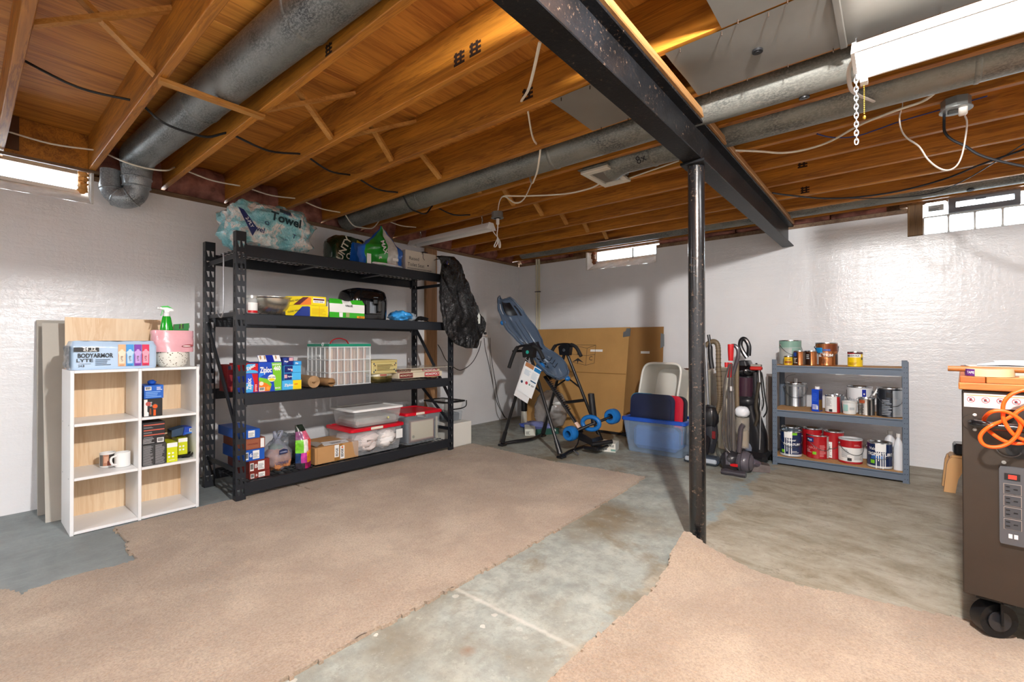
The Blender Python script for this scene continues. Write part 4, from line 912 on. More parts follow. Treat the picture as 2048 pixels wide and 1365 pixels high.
FX(.66).rect(t, 'print', yl+.004, yl+.025, z1-.035, z1-.008, mat('#2a3a55', .5)); FX(.66).poly(t, 'print', [(yl+.02, z+.01), (yr-.002, z+.01), (yr-.002, z+.09), (yl+.03, z+.06)], mat('#8f3a1c', .5))
t, yl, yr, z1 = bagbox('tall open blue bag carton with a green panel marked 460', .62, .84, 517, 563.5, 725, z, mat('#1a48b8', .4))
F = FX(.84); w = yr-yl; h = z1-z
F.poly(t, 'print', [(yl+w*.55, z1-.003), (yr-.003, z1-.003), (yr-.002, z+.004), (yl+w*.70, z+.004)], GREEN)
F.poly(t, 'print', [(yl+.002, z+.10), (yl+w*.60, z+.16), (yl+w*.58, z1-.05), (yl+.002, z1-.075)], mat('#2a80e0', .4)); F.poly(t, 'print', [(yl+.002, z+.004), (yl+w*.48, z+.004), (yl+w*.56, z+.05), (yl+w*.40, z+.09), (yl+.002, z+.105)], GREEN, .0009)
F.poly(t, 'print', [(yl+.002, z+.004), (yl+w*.46, z+.004), (yl+w*.52, z+.035), (yl+w*.34, z+.06), (yl+.002, z+.08)], ORANGE, .0012); F.disc(t, 'print', yl+w*.40, z+.026, .012, mat('#f7a43c', .4), .0016); F.disc(t, 'print', yl+w*.12, z+.06, .014, mat('#f3d9c4', .4), .0016)
barcode(F, t, yl+.004, yl+w*.26, z+.008, z+.034)
F.disc(t, 'badge', yl+w*.56, z+.095, w*.17, WHITE, .0016, ry=.026); F.disc(t, 'badge', yl+w*.56, z+.084, w*.14, YEL, .002, ry=.010); F.text(t, 'EASY OPEN', yl+w*.56, z+.100, .010, INK, .03, d=.003)
F.text(t, 'Ziploc', yl+w*.31, z1-.055, .055, WHITE, .03, fit=w*.50); F.text(t, 'SANDWICH', yl+w*.775, z1-.018, .016, WHITE, .03, fit=w*.38); F.text(t, '460', yl+w*.79, z1-.046, .042, WHITE, .04, fit=w*.30); F.text(t, 'BAGS', yl+w*.82, z+.022, .015, WHITE, .03)
fz = g(540, 711, .80).z
fl = Face((.838, 0, z1), (0, 1, 0), V((-.035, 0, fz-z1)).normalized()); L = math.hypot(.035, fz-z1)
fl.rect(t, 'open_flap', yl+.004, yr-.002, 0, L, DEEP, .002); fl.rect(t, 'flap_paper', yl+.005, yl+w*.36, .004, L-.002, WHITE, .003); fl.rect(t, 'flap_paper', yl+w*.68, yr-.004, .004, L-.002, WHITE, .003)
for a_ in (.10, .28, .76): fl.poly(t, 'flap_tear', [(yl+w*a_, .02), (yl+w*(a_+.06), .03), (yl+w*(a_+.07), .055), (yl+w*(a_+.01), .055)], mat('#b28a5e', .7), .0036)
F = FX(.82)
def small(label, pl, pr, top, bot, parts, m, x1=.82, x0=.64, st=None, ss=.02):
    yl, yr = g(pl, 760, x1).y, g(pr, 760, x1).y; z0, z1 = max(z, bot if isinstance(bot, float) and bot < 5 else g(pl, bot, x1).z), g(pl, top, x1).z
    t = carton('bag_carton', label, 'box', x0, x1, yl, yr, z0, z1, m, 'food bag cartons on the third deck', .001); Fq = FX(x1)
    for (a_, b_, c_, d_, mm) in parts: Fq.rect(t, 'print', yl+(yr-yl)*a_, yl+(yr-yl)*b_, z0+(z1-z0)*c_, z0+(z1-z0)*d_, mm)
    if st: Fq.text(t, st, yl+(yr-yl)*.35, (z0+z1)/2, ss, WHITE, .03, rot=.0 if ss < .03 else 1.2)
    return z1
zz = small('blue carton with a yellow end, lowest of the small stack', 564, 603, 762, z, [(.55, .99, .02, .98, YEL), (.62, .80, .5, .62, ORANGE)], SKY, st='Ziploc', ss=.026)
zz2 = small('navy and sky blue carton, second of the small stack', 568, 602, 747, zz+.001, [(.02, .45, .05, .95, NAVY), (.02, .18, .3, .8, PINK)], SKY, st='Ziploc', ss=.014)
zz3 = small('navy and sky blue carton, third of the small stack', 568, 602, 732, zz2+.001, [(.02, .50, .05, .95, NAVY), (.4, .5, .2, .5, PINK)], SKY, st='Ziploc', ss=.014)
zz4 = small('sky blue carton, topmost at the right of the small stack', 588, 603, 723, zz3+.001, [(.1, .9, .2, .9, LBLUE)], mat('#2a86d0', .4), x1=.82, x0=.66, st='Zip', ss=.016)
zz5 = small('dark navy carton with a pink corner, topmost at the left of the small stack', 564.5, 587, 715.5, zz3+.001, [(.6, .95, .55, .95, PINK), (.1, .4, .1, .9, mat('#27459a', .4))], NAVY, x1=.80, x0=.66, st='Bags', ss=.016)
def roll(label, px, py, rpx, x, l, ang, hole, m):
    c = g(px, py, x); r = (g(px+rpx, py, x)-g(px-rpx, py, x)).length/2*.92; c.z = z+r+.001
    d = V((-cos(ang), -sin(ang), 0)); t = thing('paper_roll', label, 'paper roll', c-V((0, 0, r)), 'brown paper rolls on the third deck')
    e = c+d*l; mb = MB(); mb.tube([c, c, e, e], [hole*r, r, r, hole*r], 32, caps=False); mb.tube([c+d*.0005, e], [hole*r, hole*r], 24, caps=False); mb.build('rolled_paper', m, t, 40)
    if hole < .4: MB().tube([c-d*.001, c+d*.012], hole*r*1.25, 20, caps=False).build('core', mat('#c39a6a', .7), t)
    return t
KRAFT = mat('#a5825c', .75, var=.08, vs=30)
roll('fat brown paper roll showing its end on the third deck', 628, 764, 12.6,   .825, .34, -.05, .22, KRAFT)
roll('hollow brown cardboard tube next to the fat paper roll', 663, 768, 8.6, .835, .30, .10, .86, mat('#96714a', .75))
# clear organiser with a green lid
yl, yr = g(659, 770, .80).y, g(741, 770, .80).y; zl = g(741, 690, .80).z; xb = .46
t = thing('organizer_case', 'clear divided craft case with a green lid and red handle', 'case', (.65, (yl+yr)/2, z))
MB().box((.44, yl, z+.001), (.80, yr, zl-.012), .006).build('clear_body', mat('#dfe5e6', .12, alpha=.30), t, 0)
GRM = mat('#12876a', .4); MB().box((.436, yl-.004, zl-.014), (.804, yr+.004, zl+.008), .004).build('lid', GRM, t)
yc = (yl+yr)/2; MB().tube(smooth_pts([(.62, yc-.085, zl+.008), (.62, yc-.06, zl+.04), (.62, yc, zl+.055), (.62, yc+.06, zl+.04), (.62, yc+.085, zl+.008)], 5), .008, 8, flat=.6).build('carry_handle', mat('#b01820', .35), t)
mb = MB(); RIB = mat('#eef1f1', .15, alpha=.75)
for i in range(7):
    y = yl+.006+(yr-yl-.012)*i/6; mb.box((.800, y-.003, z+.002), (.806, y+.003, zl-.014))
for i in range(4):
    zq = z+.004+(zl-z-.022)*i/3; mb.box((.800, yl, zq-.003), (.807, yr, zq+.003)); mb.box((.44, yl-.006, zq-.003), (.80, yl, zq+.003))
for i in range(6):
    x = .45+.07*i; mb.box((x-.003, yl-.006, z+.002), (x+.003, yl, zl-.014))
mb.build('divider_ribs', RIB, t, 0)['kind'] = 'stuff'
for i in range(6):
    for j in range(3):
        y0 = yl+.008+(yr-yl-.012)*i/6; h = (zl-z-.022)/3; z0 = z+.006+h*j; SK = mat(('#c9a58e', '#b88c78', '#d3b49c', '#c39a80')[(i*3+j) % 4], .6)
        MB().cyl((.72, y0+.022, z0), (.72, y0+.022, z0+h-.012), .017, n=12).cyl((.76, y0+.028, z0), (.76, y0+.028, z0+h-.014), .014, n=12).build('stored_spools', SK, t)['kind'] = 'stuff'
for zq in (zl-.10, ): MB().box((.62, yl-.012, zq), (.66, yl-.002, zq+.02), .003).build('latch', RIB, t)
MB().tube([(.70+.012*cos(a_), yl-.004, zl+.004+.014*sin(a_)) for a_ in [2*pi*i/12 for i in range(12)]], .003, 6, closed=True).build('latch', RIB, t)
# tins and board games
GOLD = mat('#8f8250', .25, .9); yl, yr = g(742, 765, .80).y, g(797, 765, .80).y; yc = (yl+yr)/2; R_ = (yr-yl)/2; zt = g(770, 747, .74).z
t = thing('round_tin', 'round gold cake tin with a patterned silver lid', 'tin', (.66, yc, z)); MB().lathe([(0, .001), (R_-.004, .001), (R_-.002, .004), (R_-.002, zt-z-.02), (0, zt-z-.02)], (.66, yc, z), 40).build('tin_body', GOLD, t)
MB().lathe([(R_, zt-z-.022), (R_, zt-z-.002), (R_-.004, zt-z), (0, zt-z)], (.66, yc, z), 40).build('lid', mat('#cfcbb8', .3, .6, var=.15, vs=40), t)
wrap(t, 'print', (.66, yc), R_, zt-.018, zt-.004, -.35, .1, mat('#a8564a', .4)); wrap(t, 'print', (.66, yc), R_, zt-.018, zt-.004, -1.3, -1.1, mat('#7d8a90', .4))
yl, yr = g(744, 735, .80).y, g(795, 735, .80).y; z2 = g(770, 720, .78).z; TIN = mat('#d9c98a', .3, .3)
t = thing('square_tin', 'cream square tin printed with verse and flowers, on the round tin', 'tin', (.66, (yl+yr)/2, zt)); MB().box((.54, yl, zt+.001), (.80, yr, z2-.02), .006).build('tin_body', TIN, t); MB().box((.538, yl-.002, z2-.02), (.802, yr+.002, z2), .006).build('lid', TIN, t)
F = FX(.80); F.lines(t, yl+.05, yr-.03, zt+.030, z2-.035, 5, mat('#5a4a20', .5)); FL = mat('#6b3a20', .5)
for px_, py_ in ((.02, .02), (.035, .035), (.02, .09), (.03, .075)):
    for s in (0, 1): F.disc(t, 'print', yl+px_ if not s else yr-px_, zt+py_, .007, (FL, mat('#5a6a2a', .5), mat('#1f3d5a', .5))[int(px_*1000) % 3], n=8)
yl, yr = g(797, 765, .82).y, g(884, 755, .80).y
GBOX = mat('#d9ccb4', .5); RM = mat('#b6202a', .45)
def game(label, z0, z1, x1, dy):
    t = carton('board_game_box', label, 'board game', x1-.26, x1, yl+dy, yr+dy-.02, z0, z1, GBOX, 'board game boxes on the third deck', .001); Fg = FX(x1); h = z1-z0; w = yr-yl
    Fg.rect(t, 'print', yl+dy+w*.02, yl+dy+w*.30, z0+.004, z1-.004, mat('#6e1a1c', .45)); Fg.text(t, 'MONOPOLY', yl+dy+w*.16, (z0+z1)/2, .024, GBOX, .02, d=.003)
    Fg.rect(t, 'print', yl+dy+w*.56, yl+dy+w*.90, z0+.005, z1-.005, RM); Fg.text(t, 'MONOPOLY', yl+dy+w*.73, (z0+z1)/2, .030, WHITE, .03, d=.003); return t
za = z+.03; t = thing('plastic_film', 'crinkled clear film tucked under the board games', 'film', (.7, yl+.1, z))
MB().grid(lambda u, v: V((.50+.35*v, yl+.02+.30*u, z+.003+.02*(1-v)*0+.010*abs(noise.noise(V((u*9, v*6, 1))))+.0)), 26, 12).build('film_sheet', mat('#c9cbb8', .1, alpha=.6, bp=.8, bs=20), t, 60)
zb_ = g(840, 752, .82).z; game('lower worn board game box with red lettering', z+.022, zb_+.035, .82, .0); game('upper tan board game box with faded red lettering', zb_+.0365, zb_+.070, .80, -.01)
t = solo(MB().box((.46, yl-.02, zb_+.072), (.86, yr+.08, zb_+.078)), 'acrylic_sheet', mat('#c9c2b2', .08, alpha=.75), 'thin clear acrylic sheet lying on the board games', 'sheet', (.66, yl+.2, zb_+.072), smooth=0)

# ---- bottom deck
z = DECKS[3]; RBR = mat('#7a2a22', .45); BRN = mat('#8c4a34', .45); BL2 = mat('#1756b6', .4)
hs = [(963, 943), (943, 921), (921, 899), (900, 880), (880, 857)]
def lab(F, t, yl, yr, z0, z1, st):
    w = .215; h = z1-z0; F.rect(t, 'label', yr-w*.36, yr-w*.16, z0+h*.15, z1-h*.12, WHITE); F.lines(t, yr-w*.35, yr-w*.17, z0+h*.25, z1-h*.3, 5, GREY, 'fine_print'); 
    if st: F.text(t, st, yr-w*.42, (z0+z1)/2, h*.45, WHITE, .02, rot=0); barcode(F, t, yr-w*.60, yr-w*.49, z0+h*.15, z1-h*.2)
zz = z; x1 = .816
spec = [('maroon carton, lowest of the stack of five', 448, 540, 943, RBR, 'B'), ('maroon carton, second from the bottom of the stack of five', 448, 539, 920, RBR, 'B'), ('blue carton in the middle of the stack of five', 444, 529, 899, BL2, '6'), ('rust brown carton, second from the top of the stack of five', 446, 530, 877, BRN, ''), ('blue carton, topmost of the stack of five', 438, 520, 860, BL2, '')]
for lb, pl, pr, top, m, st in spec:
    yr = g(pr, 900, x1).y; yl = yr-.135; z1 = g(pr-20, top, x1).z; x0 = .42
    t = carton('food_carton', lb, 'box', x0, x1, yl, yr, zz+.0005, z1, m, 'stack of food cartons on the bottom deck', .001); Fq = FX(x1)
    if st or m is BL2: lab(Fq, t, yl, yr, zz, z1, st)
    else: Fq.rect(t, 'label', yr-.03, yr-.006, zz+.006, z1-.006, WHITE); Fq.rect(t, 'print', yr-.125, yr-.04, zz+.008, z1-.008, mat('#9a5a40', .5)); Fq.text(t, 'CRACKERS', yr-.082, (zz+z1)/2, .014, RBR, .02, d=.003)
    zz = z1
yl, yr = g(533, 930, .80).y, g(591, 930, .80).y; yc = (yl+yr)/2; zt = g(560, 893, .76).z
t = thing('shopping_bag', 'tied grey plastic shopping bag holding orange packets on the bottom deck', 'bag', (.70, yc, z))
FILM = mat('#aab0c0', .12, alpha=.42, bp=.7, bs=22); ty = g(556, 872, .74)
def neck(p):
    k = max(0, (p.z-(z+.14))/.11); p.y += (ty.y-p.y)*min(.82, k*.8); p.x += (.72-p.x)*min(.8, k*.7); return p
MB().blob((.70, yc, z+.128), (.14, (yr-yl)/2, .122), 32, 22, .16, 3, 2.2, 4, fn=neck).build('bag_film', FILM, t, 60)
MB().blob((.70, yc+.01, z+.085), (.115, (yr-yl)/2*.8, .078), 22, 14, .2, 3, 2.6, 5).build('orange_packets', mat('#cf8a5a', .5, var=.3, vs=14), t, 60)
MB().blob((.68, yc+.01, z+.165), (.06, .05, .03), 14, 8, .3, 3, 2.2, 6).build('green_packet', mat('#5b7a4a', .5, var=.3, vs=14), t, 60)
for s in (-1, 1):
    MB().tube(smooth_pts([(.72, ty.y+.01*s, z+.225), (.73, ty.y+.022*s, z+.26), (.72, ty.y+.03*s+.01, z+.292), (.71, ty.y+.012*s, z+.285), (.72, ty.y, z+.24)], 5), .010, 8, flat=.35).build('handle', mat('#8f96a8', .2, alpha=.8), t)
fb_ = Face((.848, 0, 0), (0, 1, 0), (0, 0, 1)); q = g(563, 926, .84); fb_.text(t, "LOWE'S", q.y, q.z, .026, mat('#2a3560', .4), .02); q = g(566, 904, .84); fb_.poly(t, 'logo', [(q.y-.03, q.z-.016), (q.y+.03, q.z-.012), (q.y+.03, q.z+.014), (q.y, q.z+.024), (q.y-.03, q.z+.014)], mat('#232c52', .4)); fb_.text(t, "LOWE'S", q.y, q.z, .014, mat('#aab2d0', .4), .02, d=.003)
y = g(590, 880, .56).y; t = thing('plastic_bag', 'grey film bag of dark packets behind the shopping bag', 'bag', (.5, y, z)); MB().blob((.46, y-.02, z+.11), (.10, .12, .105), 22, 14, .25, 2.6, 2.3, 15).build('bag_film', mat('#7f868e', .15, alpha=.75, bp=.7, bs=20, var=.4), t, 60)
yl, yr = g(594, 930, .82).y, g(625, 930, .82).y; zt = g(596, 852, .80).z
t = thing('seed_bag', 'colourful soft bag with pink, green and black print, folded at its top', 'bag', (.78, (yl+yr)/2, z))
def sb(u, v, s=1):
    zz = z+.003+(zt-z-.003)*v; k = max(0, v-.62)/.38; a_ = pi*(u-.5); y = yl+(yr-yl)*u; y = y*(1-k*.55)+(yl+.025)*k*.55
    return V((.79+s*(.045*cos(a_)*(1-v)**.5+.004)+.006*noise.noise(V((u*6, v*8, 3)))-.03*k, y, zz))
def band(v0, v1, u0, u1, m, nm='print'): MB().grid(lambda u, v: sb(u0+(u1-u0)*u, v0+(v1-v0)*v), 8, 6).build(nm, m, t, 60)
NEON = lambda c: mat(c, .25, var=.35, vs=26)
band(0, .13, 0, .45, NEON('#26222a')); band(0, .13, .45, 1, NEON('#8f1450')); band(.13, .36, 0, .25, NEON('#1a3a6a')); band(.13, .36, .25, .6, NEON('#c23a9a')); band(.13, .4, .6, 1, NEON('#e08a1c')); band(.36, .66, 0, .42, NEON('#6fc02a')); band(.36, .66, .42, .72, NEON('#e8e0d8')); band(.4, .66, .72, 1, NEON('#e0563a')); band(.66, .85, 0, .5, NEON('#7a3a6a')); band(.66, .85, .5, 1, NEON('#e06a8a')); band(.85, 1, 0, 1, NEON('#202a22'), 'folded_top')
MB().grid(lambda u, v: sb(u, v, -.6), 8, 12).build('back_film', NEON('#2a2a2c'), t, 60)
yl, yr = g(630, 925, .80).y, g(717, 915, .80).y; zt = g(717, 882, .80).z
t = carton('cardboard_box', 'brown cardboard box with papers on its lid, on the bottom deck', 'box', .42, .80, yl, yr, z, zt, CARD); F = FX(.80); yc = yl+(yr-yl)*.52
F.rect(t, 'tape', yc-.034, yc+.034, z+.004, zt, mat('#9c7038', .25)); F.rect(t, 'sticker', yc-.034, yc+.004, zt-.10, zt-.002, WHITE, .0016); F.rect(t, 'sticker', yc+.014, yc+.052, zt-.12, zt-.016, WHITE, .0016)
F.text(t, 'EDGE', yc-.014, zt-.06, .026, INK, .03, rot=pi/2, d=.003); F.text(t, 'EDGE', yc+.032, zt-.072, .026, INK, .03, rot=pi/2, d=.003); F.disc(t, 'logo', yc+.033, zt-.028, .008, mat('#d8641e', .5), .0026)
F.rect(t, 'seam', yl+.016, yl+.018, z+.005, zt-.004, mat('#8a653c', .8))
tp = Face((0, 0, zt), (0, 1, 0), (-1, 0, 0)); tp.poly(t, 'shipping_label', [(yl+.09, -.77), (yl+.14, -.62), (yl+.34, -.66), (yl+.30, -.78)], WHITE, .001); tp.lines(t, yl+.17, yl+.29, -.75, -.69, 4, INK)
MB().grid(lambda u, v: V((.52+.26*v, yl-.01+.09*u, zt+.004+.02*abs(sin(u*3+v*2)))), 8, 8).build('film_scrap', mat('#b9b3ac', .2, alpha=.8, bp=.5, bs=20), t, 60)
# clear totes
def tote(name, label, x0, x1, y0, y1, z0, z1, body, rim, rimh=.022, taper=.03, ov=.012, rimname='lid', top=True, group=None):
    t = thing(name, label, 'tote', ((x0+x1)/2, (y0+y1)/2, z0), group); r = .03
    def ring(e, zz, n=8):
        P = []
        for cx_, cy_, a0 in ((x1-e-r, y1-e-r, 0), (x0+e+r, y1-e-r, pi/2), (x0+e+r, y0+e+r, pi), (x1-e-r, y0+e+r, 1.5*pi)):
            for k in range(n): P.append(V((cx_+r*cos(a0+pi/2*k/(n-1)), cy_+r*sin(a0+pi/2*k/(n-1)), zz)))
        return P
    def skin(es):
        mb = MB(); Ls = [ring(e, zz) for e, zz in es]; n = len(Ls[0])
        mb.add([p for L in Ls for p in L], [(i*n+k, i*n+(k+1) % n, (i+1)*n+(k+1) % n, (i+1)*n+k) for i in range(len(Ls)-1) for k in range(n)]); return mb, n, Ls
    mb, n, Ls = skin([(taper+.006, z0+.001), (taper, z0+.008), (ov, z1-rimh)]); mb.add(Ls[0], [list(range(n))]); mb.build('tub', body, t, 50)
    mb, n, Ls = skin([(ov*.6, z1-rimh-.004), (0, z1-rimh-.004), (0, z1-.004), (.005, z1), (.03, z1), (.034, z1-.008)])
    if top: mb.add(Ls[-1], [list(range(n))])
    mb.build(rimname, rim, t, 50); return t
RLID = mat('#cf0f26', .3)
yl, yr = g(708, 900, .78).y, g(806, 900, .80).y; zt = g(760, 852, .80).z
t = tote('storage_tote', 'clear tote with a red lid and white cloths inside, on the bottom deck', .40, .83, g(663, 880, .55).y+.02, yr, z, zt+.005, mat('#e3e6ea', .1, alpha=.30), RLID)
y0_, y1_ = g(663, 880, .55).y+.05, yr-.03
for i in range(18):
    rnd = random.Random(i); MB().blob((.55+.20*((i*5) % 3)/2+.03*rnd.random(), y0_+.05+(y1_-y0_-.1)*((i % 6)+rnd.random()*.6)/5.6, z+.075+(zt-z-.17)*(i//6)/2), (.07+.03*rnd.random(), .07+.03*rnd.random(), .05), 16, 10, .35, 2.4, 2.2, i+20).build('stored_cloth', mat(('#e9e4e0', '#dcd2cf', '#efecea', '#cfc4c0')[i % 4], .9), t, 60)
F = FX(.832); F.rect(t, 'paper_label', y1_-.07, y1_, zt-.13, zt-.05, WHITE)
MB().box((.826, yl+.13, zt-.018), (.836, yl+.25, zt+.004), .004).build('lid_clip', mat('#e6dfce', .5), t)
z3 = zt+.0065; yl2, yr2 = g(745, 845, .80).y, g(806, 835, .80).y; zt2 = g(745, 818, .82).z
t = tote('flat_bin', 'shallow clear bin with a white rim, stacked on the red lidded tote', .42, .82, g(668, 830, .50).y, yr2, z3, zt2, mat('#cfd2d2', .1, alpha=.35), WHITE, .014)
MB().box((.46, g(668, 830, .50).y+.05, z3+.004), (.78, yr2-.04, z3+.07), .02).build('stored_items', mat('#a8aaa6', .8, var=.3, vs=9), t)
MB().cyl((.81, yr2-.17, z3+.06), (.818, yr2-.17, z3+.06), .009, n=12).build('price_dot', mat('#d9d08a', .6), t)
yl, yr = g(809, 880, .80).y, g(882, 870, .80).y; zt = g(840, 826, .80).z
t = tote('storage_tote', 'clear tote with a red lid and a framed certificate inside', .40, .83, yl, yr, z, zt+.012, mat('#c9d0d6', .1, alpha=.30), RLID)
MB().box((.44, yl+.05, z+.01), (.78, yr-.05, z+.20), .01).build('stored_files', mat('#4c5560', .7), t)
MB().box((.788, yl+.055, z+.02), (.800, yr-.085, zt-.06), .002).build('picture_frame', mat('#5a3a30', .5), t); F = FX(.8005)
F.rect(t, 'mat_board', yl+.068, yr-.098, z+.035, zt-.072, mat('#b08a7c', .6)); F.rect(t, 'certificate', yl+.075, yr-.105, z+.045, zt-.08, mat('#d3c9ae', .7), .0016); F.lines(t, yl+.09, yr-.12, z+.10, zt-.10, 7, mat('#8a8068', .7)); F.disc(t, 'seal', yl+.10, z+.075, .014, mat('#8a8468', .6), .003)
MB().box((.79, yr-.065, z+.02), (.80, yr-.045, zt-.06)).build('stored_papers', mat('#c8c2ae', .7), t); MB().box((.826, yl+.11, zt-.012), (.836, yl+.21, zt+.010), .004).build('lid_clip', mat('#e6dfce', .5), t)
# white cabinet past the rack with two bins on it
t = carton('side_cabinet', 'low white cabinet on the floor past the right end of the rack', 'cabinet', .20, .787, -2.075, -1.79, .0005, .245, mat('#e4e2da', .45), None, .004, 'body')
MB().box((.787, -2.07, .01), (.791, -1.80, .235), .001).build('panel', mat('#e7e5dd', .45), t)
t = tote('clear_bin', 'clear bin of dark things standing on the low white cabinet', .30, .70, -2.06, -1.80, .246, .37, mat('#b9c1c8', .1, alpha=.4), CLEAR, .01, .02, top=False, rimname='rim'); MB().box((.34, -2.02, .252), (.66, -1.84, .33), .01).build('stored_items', mat('#3f4650', .7), t)
t = tote('wire_basket_tray', 'white tray with a black wire rim on top of the clear bin', .32, .70, -2.07, -1.78, .371, .46, WHITE, BLACK, .01, .03, top=False, rimname='wire_rim')
MB().tube(smooth_pts([(.70, -2.05, .455), (.715, -2.02, .40), (.70, -1.98, .378), (.70, -1.85, .378), (.715, -1.80, .40), (.70, -1.78, .455)], 5), .006, 8).build('wire_foot', BLACK, t)
# ------------------------------------------------------------------ white cube shelf with its contents, boards behind it
M_LAM = mat('#ebebeb', .35); M_BIRCH = wood('birch', '#d8b287', '#eed5b3', 'z', .45, .5, False, .05)
CY0, CY1, CX0, CX1, CZ = -4.893, -4.279, .42, .752, .918
cube = thing('cube_shelf', 'white six compartment cube shelf standing before the leaning boards', 'shelf', (.58, -4.585, 0)); tk = .016
for y in (CY0, (CY0+CY1)/2-tk/2, CY1-tk): MB().box((CX0, y, 0), (CX1, y+tk, CZ), .0015).build('upright', M_LAM, cube, 0)
for zq in (.004, .301, .603, CZ-tk):
    for a, b in ((CY0+tk, (CY0+CY1)/2-tk/2), ((CY0+CY1)/2+tk/2, CY1-tk)): MB().box((CX0, a+.0005, zq), (CX1-.001, b-.0005, zq+tk), .0015).build('shelf_board', M_LAM, cube, 0)
MB().box((CX0-.004, CY0+.002, .004), (CX0, CY1-.002, CZ-.002)).build('back_panel', M_BIRCH, cube, 0)
mb = MB()
for zq in (.31, .61): mb.cyl((.70, CY0-.001, zq), (.70, CY0+.001, zq), .004, n=8).cyl((.47, CY0-.001, zq), (.47, CY0+.001, zq), .004, n=8)
mb.build('screw_caps', mat('#9a9a9a', .4), cube)['kind'] = 'stuff'
def lean(name, label, x0, x1, y0, y1, h, t_, m):
    ang = math.atan2(x0-x1, h); u = V((-sin(ang), 0, cos(ang))); n = V((cos(ang), 0, sin(ang))); L = math.hypot(x0-x1, h)
    return solo(MB().prism([(y0, 0), (y1, 0), (y1, L), (y0, L)], (x0, 0, .0005), (0, 1, 0), u, n*-t_), name, m, label, 'board', (x0, (y0+y1)/2, 0), smooth=0)
lean('plywood_board', 'birch plywood board standing right behind the white cube shelf', .412, .30, -4.868, -4.34, 1.235, .012, M_BIRCH)
DRY = mat('#b9b5ac', .8, var=.05, vs=5)
lean('drywall_board', 'front grey board leaning at the wall, left of the white cube shelf', .37, .14, -4.955, -4.40, 1.20, .014, DRY)
lean('drywall_board', 'rear grey board leaning at the wall, furthest left behind the cube shelf', .17, .05, -4.972, -4.30, 1.222, .03, mat('#aaa59c', .8, var=.06, vs=5))
lean('drywall_board', 'low grey board leaning at the wall between the cube shelf and the black rack', .16, .03, -4.285, -4.14, 1.10, .014, mat('#b3afa8', .8))
ZT = CZ+.0005; XB = .72
def h(px, py, x=XB): return at(px, py, 'x', x)
# shrink wrapped bottles
yl, yr = h(141, 735).y, h(316, 735).y; zt = h(230, 684).z
t = thing('bottle_pack', 'shrink wrapped bottle pack in pale blue film on the white cube shelf', 'bottle pack', (.62, (yl+yr)/2, ZT))
FB = mat('#b9d3ee', .16, coat=.6, bp=.25, bs=22); n = 6
def bp(u, v):
    zz = ZT+(zt-ZT)*min(1, v*1.0); a_ = 2*pi*u; sg = lambda q, e: math.copysign(abs(q)**e, q)
    k = 1-.35*max(0, v-.82)/.18*.5-.06*max(0, .08-v)/.08
    y = (yl+yr)/2+(yr-yl)/2*sg(sin(a_), .22)*k**.3; x = .60+.12*sg(cos(a_), .22)*k
    zz += .006*abs(sin(pi*(y-yl)/(yr-yl)*n))*(v > .7); return V((x, y, zz))
mb = MB().grid(bp, 72, 16, wrap=True); mb.add([bp(i/72, 1) for i in range(72)], [list(range(72))]); mb.build('shrink_film', FB, t, 60)
F = Face((.7245, 0, 0), (0, 1, 0), (0, 0, 1)); w = yr-yl; hh = zt-ZT
F.rect(t, 'print', yl+w*.03, yl+w*.30, zt-hh*.36, zt-hh*.20, mat('#16181c', .4)); F.text(t, '24', yl+w*.155, zt-hh*.26, .022, WHITE, .03, d=.003); F.text(t, '12', yl+w*.235, zt-hh*.26, .022, WHITE, .03, d=.003); F.text(t, 'PACK  BOTTLES', yl+w*.205, zt-hh*.33, .008, WHITE, .02, d=.003)
F.text(t, 'BODYARMOR', yl+w*.262, zt-hh*.50, .034, mat('#1c2530', .4), .03, fit=w*.385); F.text(t, 'LYTE', yl+w*.145, zt-hh*.67, .026, mat('#1c2530', .4), .02, sx=1.25)
F.lines(t, yl+w*.26, yl+w*.44, zt-hh*.84, zt-hh*.60, 4, mat('#5a6f86', .5)); F.lines(t, yl+w*.08, yl+w*.22, zt-hh*.79, zt-hh*.77, 1, INK); F.text(t, '24.8', yl+w*.11, zt-hh*.86, .016, mat('#33404e', .5), .02)
for i, c in enumerate(('#f0b083', '#3c96dc', '#7a2fa8', '#d81e4e')):
    a = yl+w*(.515+.095*i); F.rect(t, 'print', a, a+w*.086, ZT+hh*.10, zt-hh*.10, mat(c, .35)); b = a+w*.043
    F.poly(t, 'bottle_picture', [(b-.013, ZT+hh*.2), (b+.013, ZT+hh*.2), (b+.013, ZT+hh*.5), (b+.018, ZT+hh*.62), (b+.006, ZT+hh*.68), (b+.006, ZT+hh*.72), (b-.006, ZT+hh*.72), (b-.006, ZT+hh*.68), (b-.018, ZT+hh*.62), (b-.013, ZT+hh*.5)], mat(('#f6d9c0', '#b8d8f2', '#c8a0de', '#f2a0b4')[i], .35), .002)
    F.text(t, 'LYTE', b, ZT+hh*.38, .014, INK, .02, rot=pi/2, d=.004); F.lines(t, a+.006, a+w*.07, ZT+hh*.13, ZT+hh*.16, 1, INK)
MB().grid(lambda u, v: V((.50+.22*u, yl-.004-.012*abs(noise.noise(V((u*9, v*7, 2)))), ZT+.01+hh*.8*v)), 14, 10).build('film_end', mat('#5d666e', .15, alpha=.8, bp=.7, bs=22, var=.5, vs=20), t, 60)
